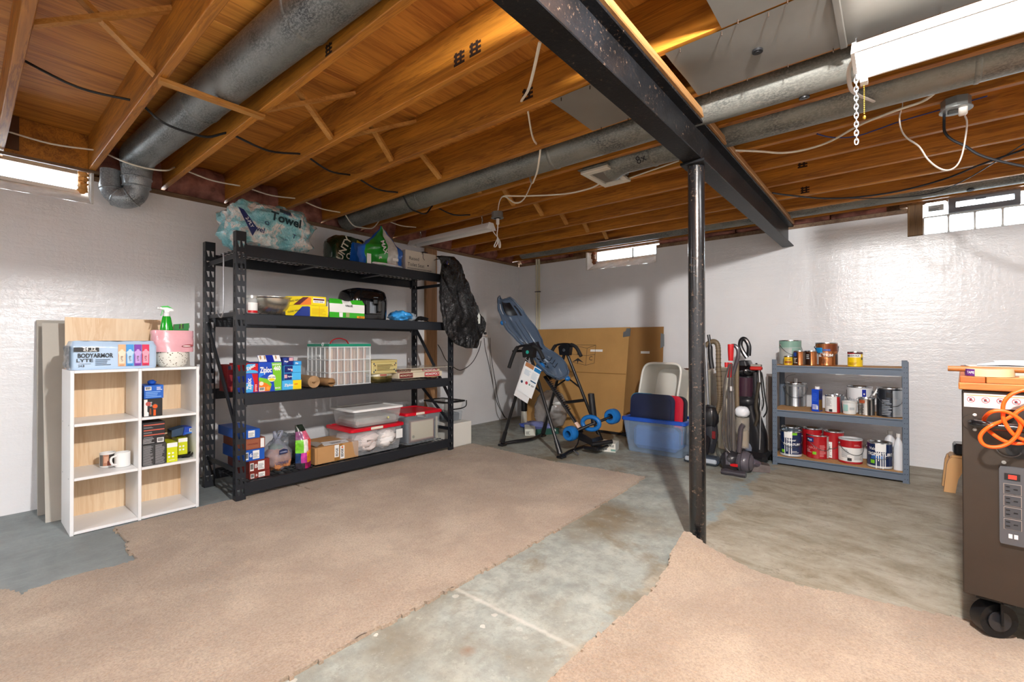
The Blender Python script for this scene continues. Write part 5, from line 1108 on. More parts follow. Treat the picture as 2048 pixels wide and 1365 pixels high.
# speckled bowl with a pink bag, spray bottle and a green packet in it
yl, yr = h(319, 725).y, h(386, 725).y; yc = (yl+yr)/2; R_ = (yr-yl)/2; zt = h(350, 708).z
def speck():
    m, nt, b = nmat('speckled_glaze'); P = coords(nt); vo = N(nt, 'ShaderNodeTexVoronoi'); vo.inputs['Scale'].default_value = 75; nt.links.new(P, vo.inputs[0])
    nt.links.new(mixc(nt, ramp(nt, vo.outputs[0], [(.22, (1, 1, 1)), (.30, (0, 0, 0))]), '#e8e6dc', '#6a5a48'), b.inputs['Base Color']); b.inputs['Roughness'].default_value = .25; return m
t = solo(MB().lathe([(0, .001), (R_*.72, .001), (R_*.92, .02), (R_, (zt-ZT)*.75), (R_*.99, zt-ZT+.012), (R_*.95, zt-ZT+.012), (R_*.9, .03), (0, .02)], (.62, yc, ZT), 40), 'speckled_bowl', speck(), 'speckled white bowl with brown flecks at the right of the cube shelf top', 'bowl', (.62, yc, ZT))
yl2, yr2 = h(308, 690).y, h(398, 690).y; z0, z1 = h(350, 709).z, h(350, 661).z
t = thing('pink_bag', 'pink plastic bag with a handle slot standing in the speckled bowl', 'bag', (.62, yc, z0)); PK = mat('#e3a9b2', .22, coat=.5, bp=.45, bs=16, var=.08, vs=7)
def pb(u, v):
    a_ = 2*pi*u; k = 1-.10*(1-v)-.05*v*v; y = (yl2+yr2)/2+(yr2-yl2)/2*math.copysign(abs(cos(a_))**.7, cos(a_))*k; x = .62+.085*math.copysign(abs(sin(a_))**.7, sin(a_))*(1-.35*v)
    return V((x, y+.006*noise.noise(V((a_*2, v*5, 2))), z0+.014+(z1-z0-.014)*v+.006*noise.noise(V((a_, v*2, 8)))))
mb = MB().grid(pb, 48, 14, wrap=True); mb.add([pb(i/48, .9) for i in range(48)], [list(range(48))]); mb.build('bag_skin', PK, t, 60)
F = Face((.700, 0, 0), (0, 1, 0), (0, 0, 1)); q = h(375, 692, .70); F.poly(t, 'handle_slot', [(q.y+.032*cos(a_), q.z+.008*sin(a_)+.003*cos(a_)) for a_ in [2*pi*i/16 for i in range(16)]], mat('#8f3436', .6), .006); F.poly(t, 'handle_slot', [(q.y-.006+.022*cos(a_), q.z-.002+.004*sin(a_)) for a_ in [2*pi*i/16 for i in range(16)]], mat('#f3d9d6', .6), .007)
q = h(333, 655, .62); zb = z1-.03; zt = h(333, 635, .62).z
t = thing('spray_bottle', 'green spray bottle with a white trigger head above the pink bag', 'bottle', (.62, q.y, zb))
GL = mat('#1fa12a', .12, coat=.5); MB().lathe([(0, 0), (.040, 0), (.036, .04), (.024, zt-zb-.004), (.020, zt-zb+.008), (0, zt-zb+.008)], (.62, q.y, zb), 24, sx=.7).build('bottle_body', GL, t)
WT_ = mat('#e6e9ea', .3); MB().lathe([(.018, zt-zb+.006), (.018, zt-zb+.026), (.012, zt-zb+.034), (0, zt-zb+.034)], (.62, q.y, zb), 18).build('collar', WT_, t)
zq = zt+.034; y = q.y; MB().prism([(-.040, .018), (-.036, .030), (.0, .034), (.032, .020), (.036, .006), (.012, .004), (.008, -.004), (-.014, -.004), (-.016, .012)], (.608, y, zq), (0, 1, 0), (0, 0, 1), (.026, 0, 0)).build('trigger_head', WT_, t)
MB().prism([(-.028, .028), (-.03, .036), (.004, .040), (.032, .022), (.0, .030)], (.606, y, zq), (0, 1, 0), (0, 0, 1), (.030, 0, 0)).build('top_cover', mat('#2fbf3c', .3), t)
MB().prism([(-.022, .012), (-.016, .012), (-.026, -.024), (-.032, -.026)], (.613, y, zq), (0, 1, 0), (0, 0, 1), (.014, 0, 0)).build('trigger', mat('#7fc88a', .3), t); MB().cyl((.62, y-.052, zq+.024), (.62, y-.038, zq+.024), .008, n=12).build('nozzle', WT_, t)
q = h(361, 653, .60); t = thing('green_packet', 'small green packet with a black label leaning in the pink bag', 'packet', (.6, q.y, q.z)); MB().prism([(-.042, -.03), (.042, -.03), (.046, .022), (-.036, .012)], (.585, q.y, q.z), (0, 1, 0), (0, 0, 1), (.03, 0, 0)).build('packet_body', mat('#1d7a34', .3), t, 0)
F = Face((.615, 0, 0), (0, 1, 0), (0, 0, 1)); F.poly(t, 'label', [(q.y-.012, q.z-.018), (q.y+.012, q.z-.016), (q.y+.014, q.z+.014), (q.y-.010, q.z+.012)], BLACK); F.text(t, 'ODOR', q.y+.001, q.z-.002, .012, GREEN, .02, rot=pi/2, d=.003); MB().tube([(.60, q.y+.04+.010*cos(a_), q.z+.0+.014*sin(a_)) for a_ in [2*pi*i/12 for i in range(12)]], .003, 6, closed=True).build('hang_ring', mat('#9fb0a8', .2), t)
# compartments
X1 = .735; F = Face((X1, 0, 0), (0, 1, 0), (0, 0, 1)); h1 = .619+.0005
def cb(name, label, pl, pr, pt, z0, m, x1=X1, x0=.56, z1=None):
    yl, yr = h(pl, 800, x1).y, h(pr, 800, x1).y; z1 = z1 or h((pl+pr)/2, pt, x1).z
    return carton(name, label, 'box', x0, x1, yl, yr, z0, z1, m, None, .001), yl, yr, z1
t, yl, yr, z1 = cb('glove_box', 'black and orange glove box in the top right compartment', 287.5, 325, 798, h1, mat('#22201f', .45))
F.rect(t, 'print', yl+.001, yl+.018, h1+.003, z1-.003, WHITE); F.poly(t, 'print', [(yl+.002, h1+.004), (yl+.024, h1+.004), (yl+.024, h1+.025), (yl+.002, h1+.045)], WHITE); OR2 = mat('#e05a1a', .4)
F.poly(t, 'hand_picture', [(yl+.048, h1+.004), (yl+.060, h1+.004), (yl+.060, h1+.05), (yl+.048, h1+.05)], OR2); F.disc(t, 'hand_picture', yl+.056, z1-.048, .016, mat('#3a3634', .4), .001, ry=.02); F.disc(t, 'hand_picture', yl+.056, z1-.048, .012, OR2, .002, ry=.013); F.poly(t, 'hand_picture', [(yl+.028, h1+.012), (yl+.038, h1+.012), (yl+.036, h1+.05), (yl+.03, h1+.05)], mat('#8a4a2a', .4))
F.disc(t, 'badge', yl+.022, z1-.030, .013, mat('#b5524a', .4), .002); F.lines(t, yl+.03, yl+.042, z1-.045, z1-.016, 4, WHITE)
zb = z1; t, yl, yr, z1 = cb('glove_box', 'torn blue glove box on top of the black and orange one', 288, 327, 771, zb+.0008, mat('#1c62c4', .4))
barcode(F, t, yl+.004, yl+.036, z1-.03, z1-.008); F.lines(t, yl+.008, yr-.008, zb+.01, z1-.034, 4, mat('#7fb0ea', .4)); F.lines(t, yr-.035, yr-.006, z1-.03, z1-.008, 3, WHITE)
q = h(308, 764, X1); MB().blob((.68, q.y, z1+.014), (.03, .020, .016), 16, 10, .35, 3, 2.2, 3).build('torn_flap', mat('#1f58c0', .5), t, 60)
h2 = .317+.0006
t, yl, yr, z1 = cb('glove_box', 'grey and black glove box under the striped one, middle right compartment', 285, 332.5, 888, h2, mat('#3c3c3e', .5)); w = yr-yl
F.rect(t, 'seam', yl+w*.5-.001, yl+w*.5+.001, h2+.003, z1-.003, BLACK); F.lines(t, yl+.004, yl+w*.46, h2+.006, z1-.006, 17, mat('#98989a', .6), seed=3); F.lines(t, yl+w*.54, yr-.006, h2+.006, z1-.006, 17, mat('#98989a', .6), seed=4)
zb = z1; t, yl, yr, z1 = cb('glove_box', 'black glove box with pink stripes in the middle right compartment', 285, 330, 845, zb+.0008, mat('#2a2629', .45)); w = yr-yl; hh = z1-zb
for k in (.40, .62, .86): F.rect(t, 'print', yl+.006, yr-.002, zb+hh*k, zb+hh*(k+.045), mat('#c9624e', .4)); F.lines(t, yl+.006, yl+w*.5, zb+hh*(k-.12), zb+hh*(k-.04), 2, GREY, seed=int(k*99))
barcode(F, t, yr-.040, yr-.006, zb+.006, zb+hh*.26); F.lines(t, yl+.003, yl+w*.55, zb+.006, zb+hh*.28, 4, mat('#b0b0b2', .5))
YG = mat('#cfd615', .4)
t, yl, yr, z1 = cb('bulb_box', 'yellow green carton with a white top, next to the grey glove box', 334, 355.5, 886, h2, YG, z1=None)
F.rect(t, 'print', yl+.0005, yr-.0005, z1-.028, z1-.0005, WHITE); 
for i in range(2):
    for j in range(2): F.disc(t, 'icon', yl+.012+.020*i, h2+.035+.022*j, .006, WHITE, .001, n=8)
F.lines(t, yl+.012, yr-.014, h2+.012, h2+.018, 1, WHITE)
t = carton('bulb_box', 'yellow green carton set back above a black stand', 'box', .52, .66, h(356.5, 900, .66).y, h(375, 900, .66).y, h2+.022, h(365, 877, .66).z, YG, None, .001); F2 = Face((.66, 0, 0), (0, 1, 0), (0, 0, 1)); yl, yr, z1 = h(356.5, 900, .66).y, h(375, 900, .66).y, h(365, 877, .66).z
F2.rect(t, 'print', yl+.0005, yr-.0005, z1-.025, z1-.0005, WHITE)
for i in range(2):
    for j in range(2): F2.disc(t, 'icon', yl+.010+.018*i, h2+.055+.022*j, .006, WHITE, .001, n=8)
y = h(375, 920, .66).y; t = thing('black_stand', 'small black plastic stand under the set back carton', 'stand', (.64, y, h2)); mb = MB().box((.55, y-.055, h2+.012), (.68, y+.015, h2+.021), .003); mb.tube(smooth_pts([(.66, y-.03, h2+.006), (.69, y, h2+.012), (.68, y+.028, h2+.03), (.64, y+.03, h2+.028), (.62, y+.01, h2+.016)], 5), .006, 8); mb.box((.655, y-.03, h2), (.668, y-.02, h2+.013)).box((.56, y-.05, h2), (.575, y-.04, h2+.013)).box((.655, y+.004, h2), (.668, y+.012, h2+.013)); mb.build('stand_frame', BLACK, t)
yl, yr = h(352, 865, .66).y, h(391, 865, .66).y; z0, z1 = h(352, 874, .66).z, h(375, 856, .66).z
t = thing('glove_box', 'bent blue glove box lying on the yellow green cartons', 'box', (.6, (yl+yr)/2, z0)); ym = yl+(yr-yl)*.36
MB().prism([(ym, z0+.004), (yr-.004, z0+.012), (yr, z1), (ym+.008, z1+.006)], (.56, 0, 0), (0, 1, 0), (0, 0, 1), (.10, 0, 0)).build('carton', mat('#1742a8', .4), t, 0); MB().prism([(yl-.02, z0-.002), (ym, z0+.004), (ym+.008, z1+.006), (yl-.02, z1-.008)], (.55, 0, 0), (0, 1, 0), (0, 0, 1), (.098, 0, 0)).build('crushed_end', mat('#2f4763', .45, bp=.6, bs=30), t, 0)
F2 = Face((.66, 0, 0), (0, 1, 0), (0, 0, 1)); barcode(F2, t, yr-.035, yr-.006, z1-.028, z1-.006); F2.lines(t, yr-.06, yr-.012, z0+.014, z0+.020, 1, LBLUE)
# mugs
def mug(label, px, py, m, ang, x):
    q = h(px, py, x); c = (x-.04, q.y, h2); t = thing('mug', label, 'mug', c); r, H = .038, .088
    MB().lathe([(0, .001), (r-.003, .001), (r, .006), (r, H), (r-.004, H), (r-.005, .008), (0, .008)], c, 28).build('cup', WHITE if m is None else m, t)
    d = V((cos(ang), sin(ang), 0)); MB().tube(smooth_pts([V(c)+d*(r-.002)+V((0, 0, .072)), V(c)+d*(r+.024)+V((0, 0, .066)), V(c)+d*(r+.028)+V((0, 0, .045)), V(c)+d*(r+.018)+V((0, 0, .024)), V(c)+d*(r-.002)+V((0, 0, .018))], 5), .006, 8).build('handle', WHITE, t); return t, c
mug('plain white mug with its handle to the left, middle left compartment', 248, 920, None, -1.1, .66)
t, c = mug('mug printed with a photo, behind the white mug, middle left compartment', 218, 920, None, 2.6, .60)
for a0, a1, z0, z1, cc in ((-1.3, -.75, .012, .078, '#6d6a66'), (-.75, .0, .012, .078, '#b9856a'), (0, .7, .012, .078, '#3a3432'), (-.6, -.1, .03, .068, '#d9a78c'), (-.2, .25, .012, .04, '#8a4a3a')): wrap(t, 'photo_print', c[:2], .038, c[2]+z0, c[2]+z1, a0, a1, mat(cc, .35), d=.0006+.0003*(z1 < .078))
# ------------------------------------------------------------------ stud, outlet and cords on the left wall
st = solo(MB().box((.003, -1.785, .0), (.040, -1.62, JZ-.08)), 'wall_stud', wood('stud_wood', '#8a6240', '#bd9167', 'z', 1.), 'bare wooden stud standing against the left wall behind the rack', 'stud', (.02, -1.70, 0), smooth=0)
t = thing('wall_outlet', 'white wall outlet with a black adapter, right of the garbage bag', 'outlet', (.0, -.80, 1.23))
MB().box((.0005, -.835, 1.17), (.03, -.755, 1.285), .004).build('box', mat('#d9d9d6', .5), t); MB().box((.03, -.832, 1.174), (.034, -.758, 1.281), .002).build('cover_plate', WHITE, t)
for zq in (1.25, 1.205): MB().cyl((.034, -.795, zq), (.036, -.795, zq), .016, n=16).build('socket', mat('#cfcfcb', .4), t)
t = thing('power_adapter', 'black power adapter plugged into the side of the wall outlet', 'adapter', (.03, -.875, 1.2)); MB().box((.002, -.905, 1.16), (.055, -.842, 1.275), .006).build('housing', mat('#1d222b', .4), t)
cabl = lambda label, pts, r=.0035, m=BLK, name='electric_wire': cable(label, pts, r, m, 6, name=name, cat='cord')
X0 = lambda px, py, x=.02: at(px, py, 'x', x)
cabl('black cord swinging from the adapter back behind the rack', [X0(962, 682), X0(958, 700), X0(945, 725), X0(925, 740), X0(912, 738), X0(893, 722), X0(882, 700), X0(876, 690)], .0045)
for k, (lb, xs) in enumerate((('black cord falling from the wall outlet to the floor, the leftmost of three', (968, 971, 978, 985, 992, 1005, 1012)), ('pale grey cord falling from the wall outlet, the middle of three', (977, 979, 981, 986, 990, 994, 1000)), ('black cord falling from the wall outlet, the rightmost of three', (980, 981, 985, 991, 996, 1006, 1014)))):
    ys = (676, 700, 730, 765, 800, 828, 840); cabl(lb, [X0(x, y, .02+.012*k) for x, y in zip(xs, ys)]+[at(xs[-1]+2, 850+2*k, 'z', .006)], .0035, BLK if k != 1 else mat('#8f8a86', .5))
t = thing('plug', 'black plug with a white plug under it in the wall outlet', 'plug', (.04, -.79, 1.2)); MB().box((.036, -.81, 1.19), (.07, -.778, 1.222), .005).build('plug_body', BLACK, t); MB().box((.036, -.79, 1.165), (.066, -.755, 1.188), .004).build('white_plug', mat('#d9c9c0', .5), t)
# ------------------------------------------------------------------ cardboard sheets leaning in the corner
CB = mat('#b98f56', .85, var=.07, vs=4, bp=.12, bs=60); CB2 = mat('#9c7443', .85, var=.05, vs=4)
def sheet(label, x0, x1, yb, yt, z1, m, th=.008):
    ang = math.atan2(yt-yb, z1); u = V((0, sin(ang), cos(ang))); L = math.hypot(yt-yb, z1); n = V((1, 0, 0)).cross(u)
    t = thing('cardboard_sheet', label, 'cardboard', ((x0+x1)/2, yb, 0)); MB().prism([(x0, 0), (x1, 0), (x1, L), (x0, L)], (0, yb, .0006), (1, 0, 0), u, n*-th).build('sheet', m, t, 0)
    return t, Face((0, yb, .0006), (1, 0, 0), u), L
t, F, L = sheet('dark brown cardboard sheet leaning behind the large one, with a cut handle slot', 1.55, 2.20, -.16, -.06, 1.26, CB2)
F.rect(t, 'hand_slot', 1.93, 2.04, L*.75, L*.75+.028, WHITE, .001); F.poly(t, 'metal_clip', [(2.17, L*.80), (2.215, L*.82), (2.21, L*.93), (2.17, L*.94)], mat('#9aa0a4', .3, .7), .006)
t, F, L = sheet('large flattened cardboard box printed with an assembly drawing, leaning in the corner', .42, 1.835, -.40, -.18, 1.26, CB)
F.rect(t, 'fold_line', .42, 1.83, L*.555, L*.562, mat('#8b6434', .9), .001); F.rect(t, 'hand_slot', 1.33, 1.50, L*.765, L*.765+.028, WHITE, .001); F.poly(t, 'metal_clip', [(1.76, L*.905), (1.85, L*.915), (1.85, L*.985), (1.80, L*.99), (1.79, L*.96), (1.76, L*.955)], mat('#9aa0a4', .3, .7), .006)
for x in (.62, .80, .97, 1.17, 1.40, 1.62): F.rect(t, 'crease', x, x+.004, L*.57, L-.01, mat('#bd9058', .9), .0007)
def seg(F, t, a, b, w, m, nm='drawing_line', d=.0012):
    a, b = V((*a, 0)), V((*b, 0)); v = (b-a).normalized(); p = V((-v.y, v.x, 0))*w/2; F.poly(t, nm, [(a-p)[:2], (b-p)[:2], (b+p)[:2], (a+p)[:2]], m, d)
bx0, bx1, bz0, bz1 = 1.04, 1.40, L*.63, L*.83
for a, b in (((1.04, bz0+.04), (1.04, bz1)), ((1.04, bz1), (1.40, bz1)), ((1.40, bz1), (1.40, bz0+.03)), ((1.40, bz0+.03), (1.28, bz0)), ((1.28, bz0), (1.04, bz0+.04)), ((1.28, bz0), (1.28, bz1-.04)), ((1.28, bz1-.04), (1.04, bz1)), ((1.28, bz1-.04), (1.40, bz1)), ((1.04, bz0+.14), (1.28, bz0+.12)), ((1.28, bz0+.12), (1.40, bz0+.14))): seg(F, t, a, b, .004, INK)
F.text(t, 'B', 1.16, bz1-.10, .075, INK, .0); F.text(t, 'C', 1.345, bz0+.085, .075, INK, .0); F.poly(t, 'drawing', [(1.07, bz0+.03), (1.16, bz0+.09), (1.25, bz0+.03), (1.17, bz0+.055), (1.16, bz0+.01), (1.15, bz0+.055)], INK, .0012)
# ------------------------------------------------------------------ inversion table
BT = mat('#151518', .3, coat=.2); inv = thing('inversion_table', 'black and slate inversion table with blue ankle rollers, standing in the corner', 'inversion table', (1.5, -1.33, 0))
SL = mat('#56677d', .22, coat=.4); BLU = mat('#1668b0', .35)
N1, N2, F1, F2 = V((1.115, -1.675, .022)), V((1.875, -1.715, .022)), V((1.15, -1.0, .022)), V((1.885, -.955, .022))
AN, AF = V((1.42, -1.60, .985)), V((1.515, -1.08, 1.0))
for a, b, nm in ((AN, N1, 'leg'), (AN, N2, 'leg'), (AF, F1, 'leg'), (AF, F2, 'leg')):
    l = MB().tube([a+(b-a)*.03, b+(a-b)*.10], .0165, 12).build(nm, BT, inv); d = (b-a).normalized()
    MB().tube([b+(a-b)*.14, b+(a-b)*.02], [.021, .026], 12).build('foot_sleeve', BT, l)
for a, b in ((N1, F1), (N2, F2)):
    s = -1 if a is N1 else 1; m_ = (a+b)/2
    pts = [a, a+V((0, .05, .0)), a+V((.06 if s < 0 else -.01, .16, .01)), m_+V((.10 if s < 0 else -.02, -.05, .012)), m_+V((.10 if s < 0 else -.02, .06, .012)), b+V((.04 if s < 0 else 0, -.13, .01)), b+V((0, -.04, 0)), b]
    MB().tube(smooth_pts(pts, 5), .017, 10).box(a-V((.035, .03, .021)), a+V((.035, .05, .002)), .008).box(b-V((.035, .05, .021)), b+V((.035, .03, .002)), .008).build('base_rail', BT, inv)
for a, b in ((AN.lerp(N1, .42), AN.lerp(N2, .42)), (AF.lerp(F1, .42), AF.lerp(F2, .42))):
    m_ = (a+b)/2+V((0, 0, .10)); MB().tube([a, m_, b], .010, 8).build('spreader', BT, inv)
a, b = AF.lerp(F1, .63), AF.lerp(F2, .55); cbar = MB().tube([a, b], .017, 12).build('cross_bar', BT, inv); d = b-a; MB().tube([a+d*.08, a+d*.34], .0185, 12).build('label_sleeve', WHITE, cbar)
for A, s in ((AN, -1), (AF, 1)):
    y = A.y+.015*s; hb = smooth_pts([(A.x-.24, y-.02, A.z-.17), (A.x-.20, y-.01, A.z-.06), (A.x-.15, y, A.z+.035), (A.x-.06, y, A.z+.06), (A.x+.06, y, A.z+.055), (A.x+.13, y, A.z+.02), (A.x+.19, y-.005, A.z-.07)], 6)
    hdl = MB().tube(hb, .012, 10).build('handlebar', BT, inv); n = len(hb); MB().tube(hb[:n//3+2], .019, 12).build('grip', mat('#1b1b1d', .7), hdl); MB().tube(hb[-n//3:], .019, 12).build('grip', mat('#1b1b1d', .7), hdl)
    MB().prism([(-.06, -.06), (.06, -.06), (.075, .03), (.03, .06), (-.03, .06), (-.075, .03)], (A.x, A.y-.03, A.z), (1, 0, 0), (0, 0, 1), (0, .06, 0)).build('hinge_bracket', BT, inv); 
    MB().cyl((A.x, A.y-.034, A.z-.005), (A.x, A.y-.028, A.z-.005), .018, n=14).build('hinge_bolt', SILVER if s > 0 else mat('#2aa596', .4), inv)
# bed
B0, B1 = V((.835, -1.335, 1.565)), V((1.60, -1.335, .70)); bd = (B1-B0).normalized(); bn = V((-bd.z, 0, bd.x)); bn = bn if bn.x > 0 else -bn; BL = (B1-B0).length; by = V((0, 1, 0))
def wid(v): 
    ks = [(0, .09), (.04, .15), (.16, .21), (.38, .26), (.50, .22), (.60, .17), (.72, .22), (.85, .235), (.95, .19), (1, .11)]
    for (a, wa), (b, wb_) in zip(ks, ks[1:]):
        if v <= b: k = (v-a)/(b-a); k = k*k*(3-2*k); return wa+(wb_-wa)*k
    return .08
def bed(u, v, off=0):
    w = wid(v); y = (u-.5)*2*w; c = .045*(abs(u-.5)*2)**2-.02*math.exp(-((v-.62)/.09)**2); g_ = -.010*(math.exp(-((u-.5)/.09)**2)-math.exp(-((abs(u-.5)-.2)/.05)**2))*(1 if .2 < v < .58 else .3)
    return B0+bd*BL*v+by*y+bn*(c+off+g_-.055*sin(pi*min(1, v/.8)))
mb = MB().grid(lambda u, v: bed(u, v), 24, 40); mb.grid(lambda u, v: bed(u, v, -.022), 24, 40)
e0 = [bed(0, v/40) for v in range(41)]+[bed(u/24, 1) for u in range(1, 25)]+[bed(1, 1-v/40) for v in range(1, 41)]+[bed(1-u/24, 0) for u in range(1, 24)]
e1 = [p-bn*.022 for p in e0]; n = len(e0); mb.add(e0+e1, [(i, (i+1) % n, n+(i+1) % n, n+i) for i in range(n)]); mb.build('bed_shell', SL, inv, 50)
MB().tube(e0, .012, 8, closed=True).build('bed_rim', mat('#4a5a6e', .25, coat=.4), inv)
MB().grid(lambda u, v: bed(.26+.48*u, .045+.15*v, .014+.014*sin(pi*u)*sin(pi*v)), 14, 10).build('head_pillow', mat('#17181c', .35), inv)
for u0 in (.10, .84): MB().grid(lambda u, v: bed(u0+.06*u, .08+.12*v, .004), 3, 8).build('hand_slot', mat('#c9cdd2', .5) if u0 < .5 else mat('#20242b', .5), inv)
for uu in (.30, .42, .58, .70): MB().tube([bed(uu, v/20, .001) for v in range(5, 12)], .007, 6, flat=.5).build('bed_groove', mat('#3d4b5d', .3), inv)
for k, vv in enumerate((.72, .76, .80)):
    for s in (-1, 1): MB().tube([bed(.5+s*.30, vv+.035, .004), bed(.5+s*.12, vv+.075, .004), bed(.5+s*.10, vv+.05, .004)], .005, 6, flat=.5).build('vent_slit', mat('#1f262f', .4), inv)
MB().grid(lambda u, v: bed(.12+.76*u, .53+.10*v, .006), 12, 6).build('waist_pad', mat('#1b1c22', .3), inv)
MB().tube([B0+bd*BL*.30-bn*.11, B0+bd*BL*.95-bn*.07], .022, 10).build('bed_frame', BT, inv)
P_ = B0+bd*BL*.58-bn*.115; MB().tube([V((P_.x, AN.y+.02, AN.z-.0)), V((P_.x, -1.50, P_.z)), V((P_.x, -1.15, P_.z)), V((P_.x, AF.y-.02, AF.z-.02))], .014, 10).build('pivot_arm', BT, inv)
for q, p_ in (((1.035, -1.56, 1.29), 0), ((1.63, -1.22, .70), 0), ((1.50, -1.52, .83), 1)): MB().blob(q, (.028, .035, .028) if not p_ else (.05, .045, .05), 12, 8).build('blue_knob', BLU, inv)
S0, S1 = V((1.44, -1.36, .72)), V((1.885, -1.36, .20)); shf = MB().tube([S0, S1], .026, 12, flat=.6).build('shaft', BT, inv); sd = (S1-S0)
for i in range(16): c = S0+sd*(.12+.034*i); MB().box(c+V((.008, -.026, .008)), c+V((.022, .026, .016))).build('height_notch', mat('#2e2e33', .3), shf)
c = S0+sd*.85; MB().tube([c, c+sd*.09], .028, 12, flat=.62).build('scale_label', mat('#d9b8a6', .5), shf)
pt_, pb_ = V((1.955, -1.30, .57)), V((2.02, -1.30, .06)); MB().tube([pt_, pt_.lerp(pb_, .55)], .032, 14).build('ankle_post', BT, inv); MB().tube([pt_+V((0, 0, .001)), pt_+V((0, 0, .004))], .026, 14).build('post_cap', mat('#2a2a2e', .5), inv)
MB().prism([(-.03, -.02), (.19, -.10), (.21, -.17), (.05, -.13), (-.02, -.10)], (1.83, -1.40, .25), (1, 0, 0), (0, 0, 1), (0, .17, 0)).build('foot_platform', BT, inv); MB().box((1.93, -1.42, .04), (2.10, -1.20, .075), .012).build('foot_rest', BT, inv)
MB().tube([(2.03, -1.42, .10), (2.15, -1.24, .115)], .022, 10).build('foot_bar', BT, inv)
def cup(c, r, w): return MB().lathe([(r*.45, -w), (r*.8, -w), (r, -w*.6), (r, w*.6), (r*.8, w), (r*.45, w), (r*.45, -w)], (0, 0, 0), 24)
for c, r, w in (((1.845, -1.50, .195), .072, .05), ((2.115, -1.16, .345), .075, .055)):
    mb = cup(c, r, w); R3 = Matrix.Translation(V(c)) @ Matrix.Rotation(pi/2, 4, 'X'); mb.v = [R3 @ p for p in mb.v]; mb.build('ankle_roller', BLU, inv, 50)
MB().tube([(1.97+.085*cos(a_), -1.33+.075*cos(a_)*.2, .285+.062*sin(a_)) for a_ in [2*pi*i/24 for i in range(24)]], .022, 12, closed=True).build('ankle_roller', BLU, inv); MB().tube([(1.845, -1.5, .195), (1.97, -1.36, .27), (2.115, -1.16, .345)], .014, 10).build('roller_axle', BT, inv)
MB().tube(smooth_pts([(1.90, -1.44, .16), (1.90, -1.46, .10), (1.885, -1.5, .05), (1.90, -1.52, .04)], 4), .012, 8, flat=.3).build('strap', BT, inv); MB().tube(smooth_pts([(1.90, -1.53, .045), (1.94, -1.55, .03), (1.97, -1.56, .018), (1.95, -1.54, .03), (1.91, -1.53, .04)], 4), .004, 6).build('carabiner', SILVER, inv)
t = thing('instruction_tag', 'white instruction card pair hanging from the inversion table on a string', 'tag', (1.46, -1.73, .88))
T0 = at(1053, 724, 'y', -1.73); tu = (at(1083, 741, 'y', -1.73)-T0); tv = (at(1021, 772, 'y', -1.73)-T0); F = Face(T0, tu, tv-tu*tv.dot(tu)/tu.length_squared); 
F2 = Face(T0+V((0, .004, 0)), F.u, F.w); W_, H_ = tu.length, F.w.dot(tv); F = Face(T0+V((0, -.002, 0)), F.u, F.w)
if F.n.y > 0: F.n = -F.n; F2.n = -F2.n
F2.rect(t, 'rear_card', -.02, W_-.03, -.0, H_*1.22, mat('#e6e8ea', .6)); F.rect(t, 'front_card', 0, W_, 0, H_, mat('#eef2f4', .6))
F.rect(t, 'photo_print', 0, W_*.55, 0, H_*.13, mat('#b07850', .5), .0016); F.rect(t, 'title_print', W_*.6, W_, H_*.02, H_*.14, mat('#1c7ab8', .5), .0016); F.rect(t, 'text_print', W_*.6, W_*.95, H_*.46, H_*.50, mat('#1d5a80', .5), .0016)
F.lines(t, W_*.08, W_*.5, H_*.22, H_*.40, 6, mat('#a9c4d8', .6)); F.lines(t, W_*.56, W_*.95, H_*.2, H_*.42, 8, mat('#b8ccd8', .6)); F.disc(t, 'icon', W_*.42, H_*.62, .016, mat('#c04050', .5), .0016); F.disc(t, 'icon', W_*.12, H_*.66, .014, mat('#2a4a60', .5), .0016); F.disc(t, 'icon', W_*.62, H_*.62, .010, mat('#7a9a90', .5), .0016); F.lines(t, W_*.72, W_*.95, H_*.60, H_*.66, 2, INK)
MB().tube(smooth_pts([(1.43, -1.66, .93), (1.455, -1.70, .91), T0+F.u*W_*.3-F.w*.01], 4), .0018, 5).build('string', WHITE, t)
# bits on the floor behind it
q = at(1075, 850, 'z', .0); t = thing('plastic_bag', 'big cloudy clear plastic bag with a blue base behind the inversion table', 'bag', (1.02, -.55, 0))
MB().blob((.98, -.60, .24), (.20, .17, .235), 30, 20, .18, 2.2, 2.3, 31).build('bag_film', mat('#b3b0ae', .12, alpha=.55, bp=.7, bs=14, var=.1), t, 60); MB().box((.93, -.62, .14), (1.03, -.55, .36), .01).build('white_contents', mat('#d9d9d8', .6), t)
MB().blob((.82, -.66, .035), (.24, .15, .034), 26, 8, .2, 2.5, 2.3, 32).build('blue_base', mat('#1f4fc0', .3, coat=.4, bp=.3, bs=18), t, 60); MB().blob((.93, -.78, .07), (.2, .08, .05), 22, 8, .3, 3, 2.2, 33).build('blue_film', mat('#8790c8', .15, alpha=.7, bp=.6, bs=22), t, 60)
t = thing('detergent_bottle', 'black and white bottle standing at the left wall behind the inversion table', 'bottle', (.42, -.40, 0)); MB().lathe([(0, .001), (.04, .001), (.042, .1), (.036, .16), (.02, .19), (.0, .19)], (.42, -.42, 0), 18).build('bottle_body', mat('#d6d2c4', .4), t); MB().lathe([(.043, .16), (.045, .30), (.03, .42), (.015, .46), (.014, .55), (0, .55)], (.42, -.42, 0), 18).build('upper_body', mat('#17181a', .3), t); MB().cyl((.42, -.42, .52), (.42, -.42, .535), .017, n=14).build('gold_ring', mat('#a08a40', .3, .8), t)
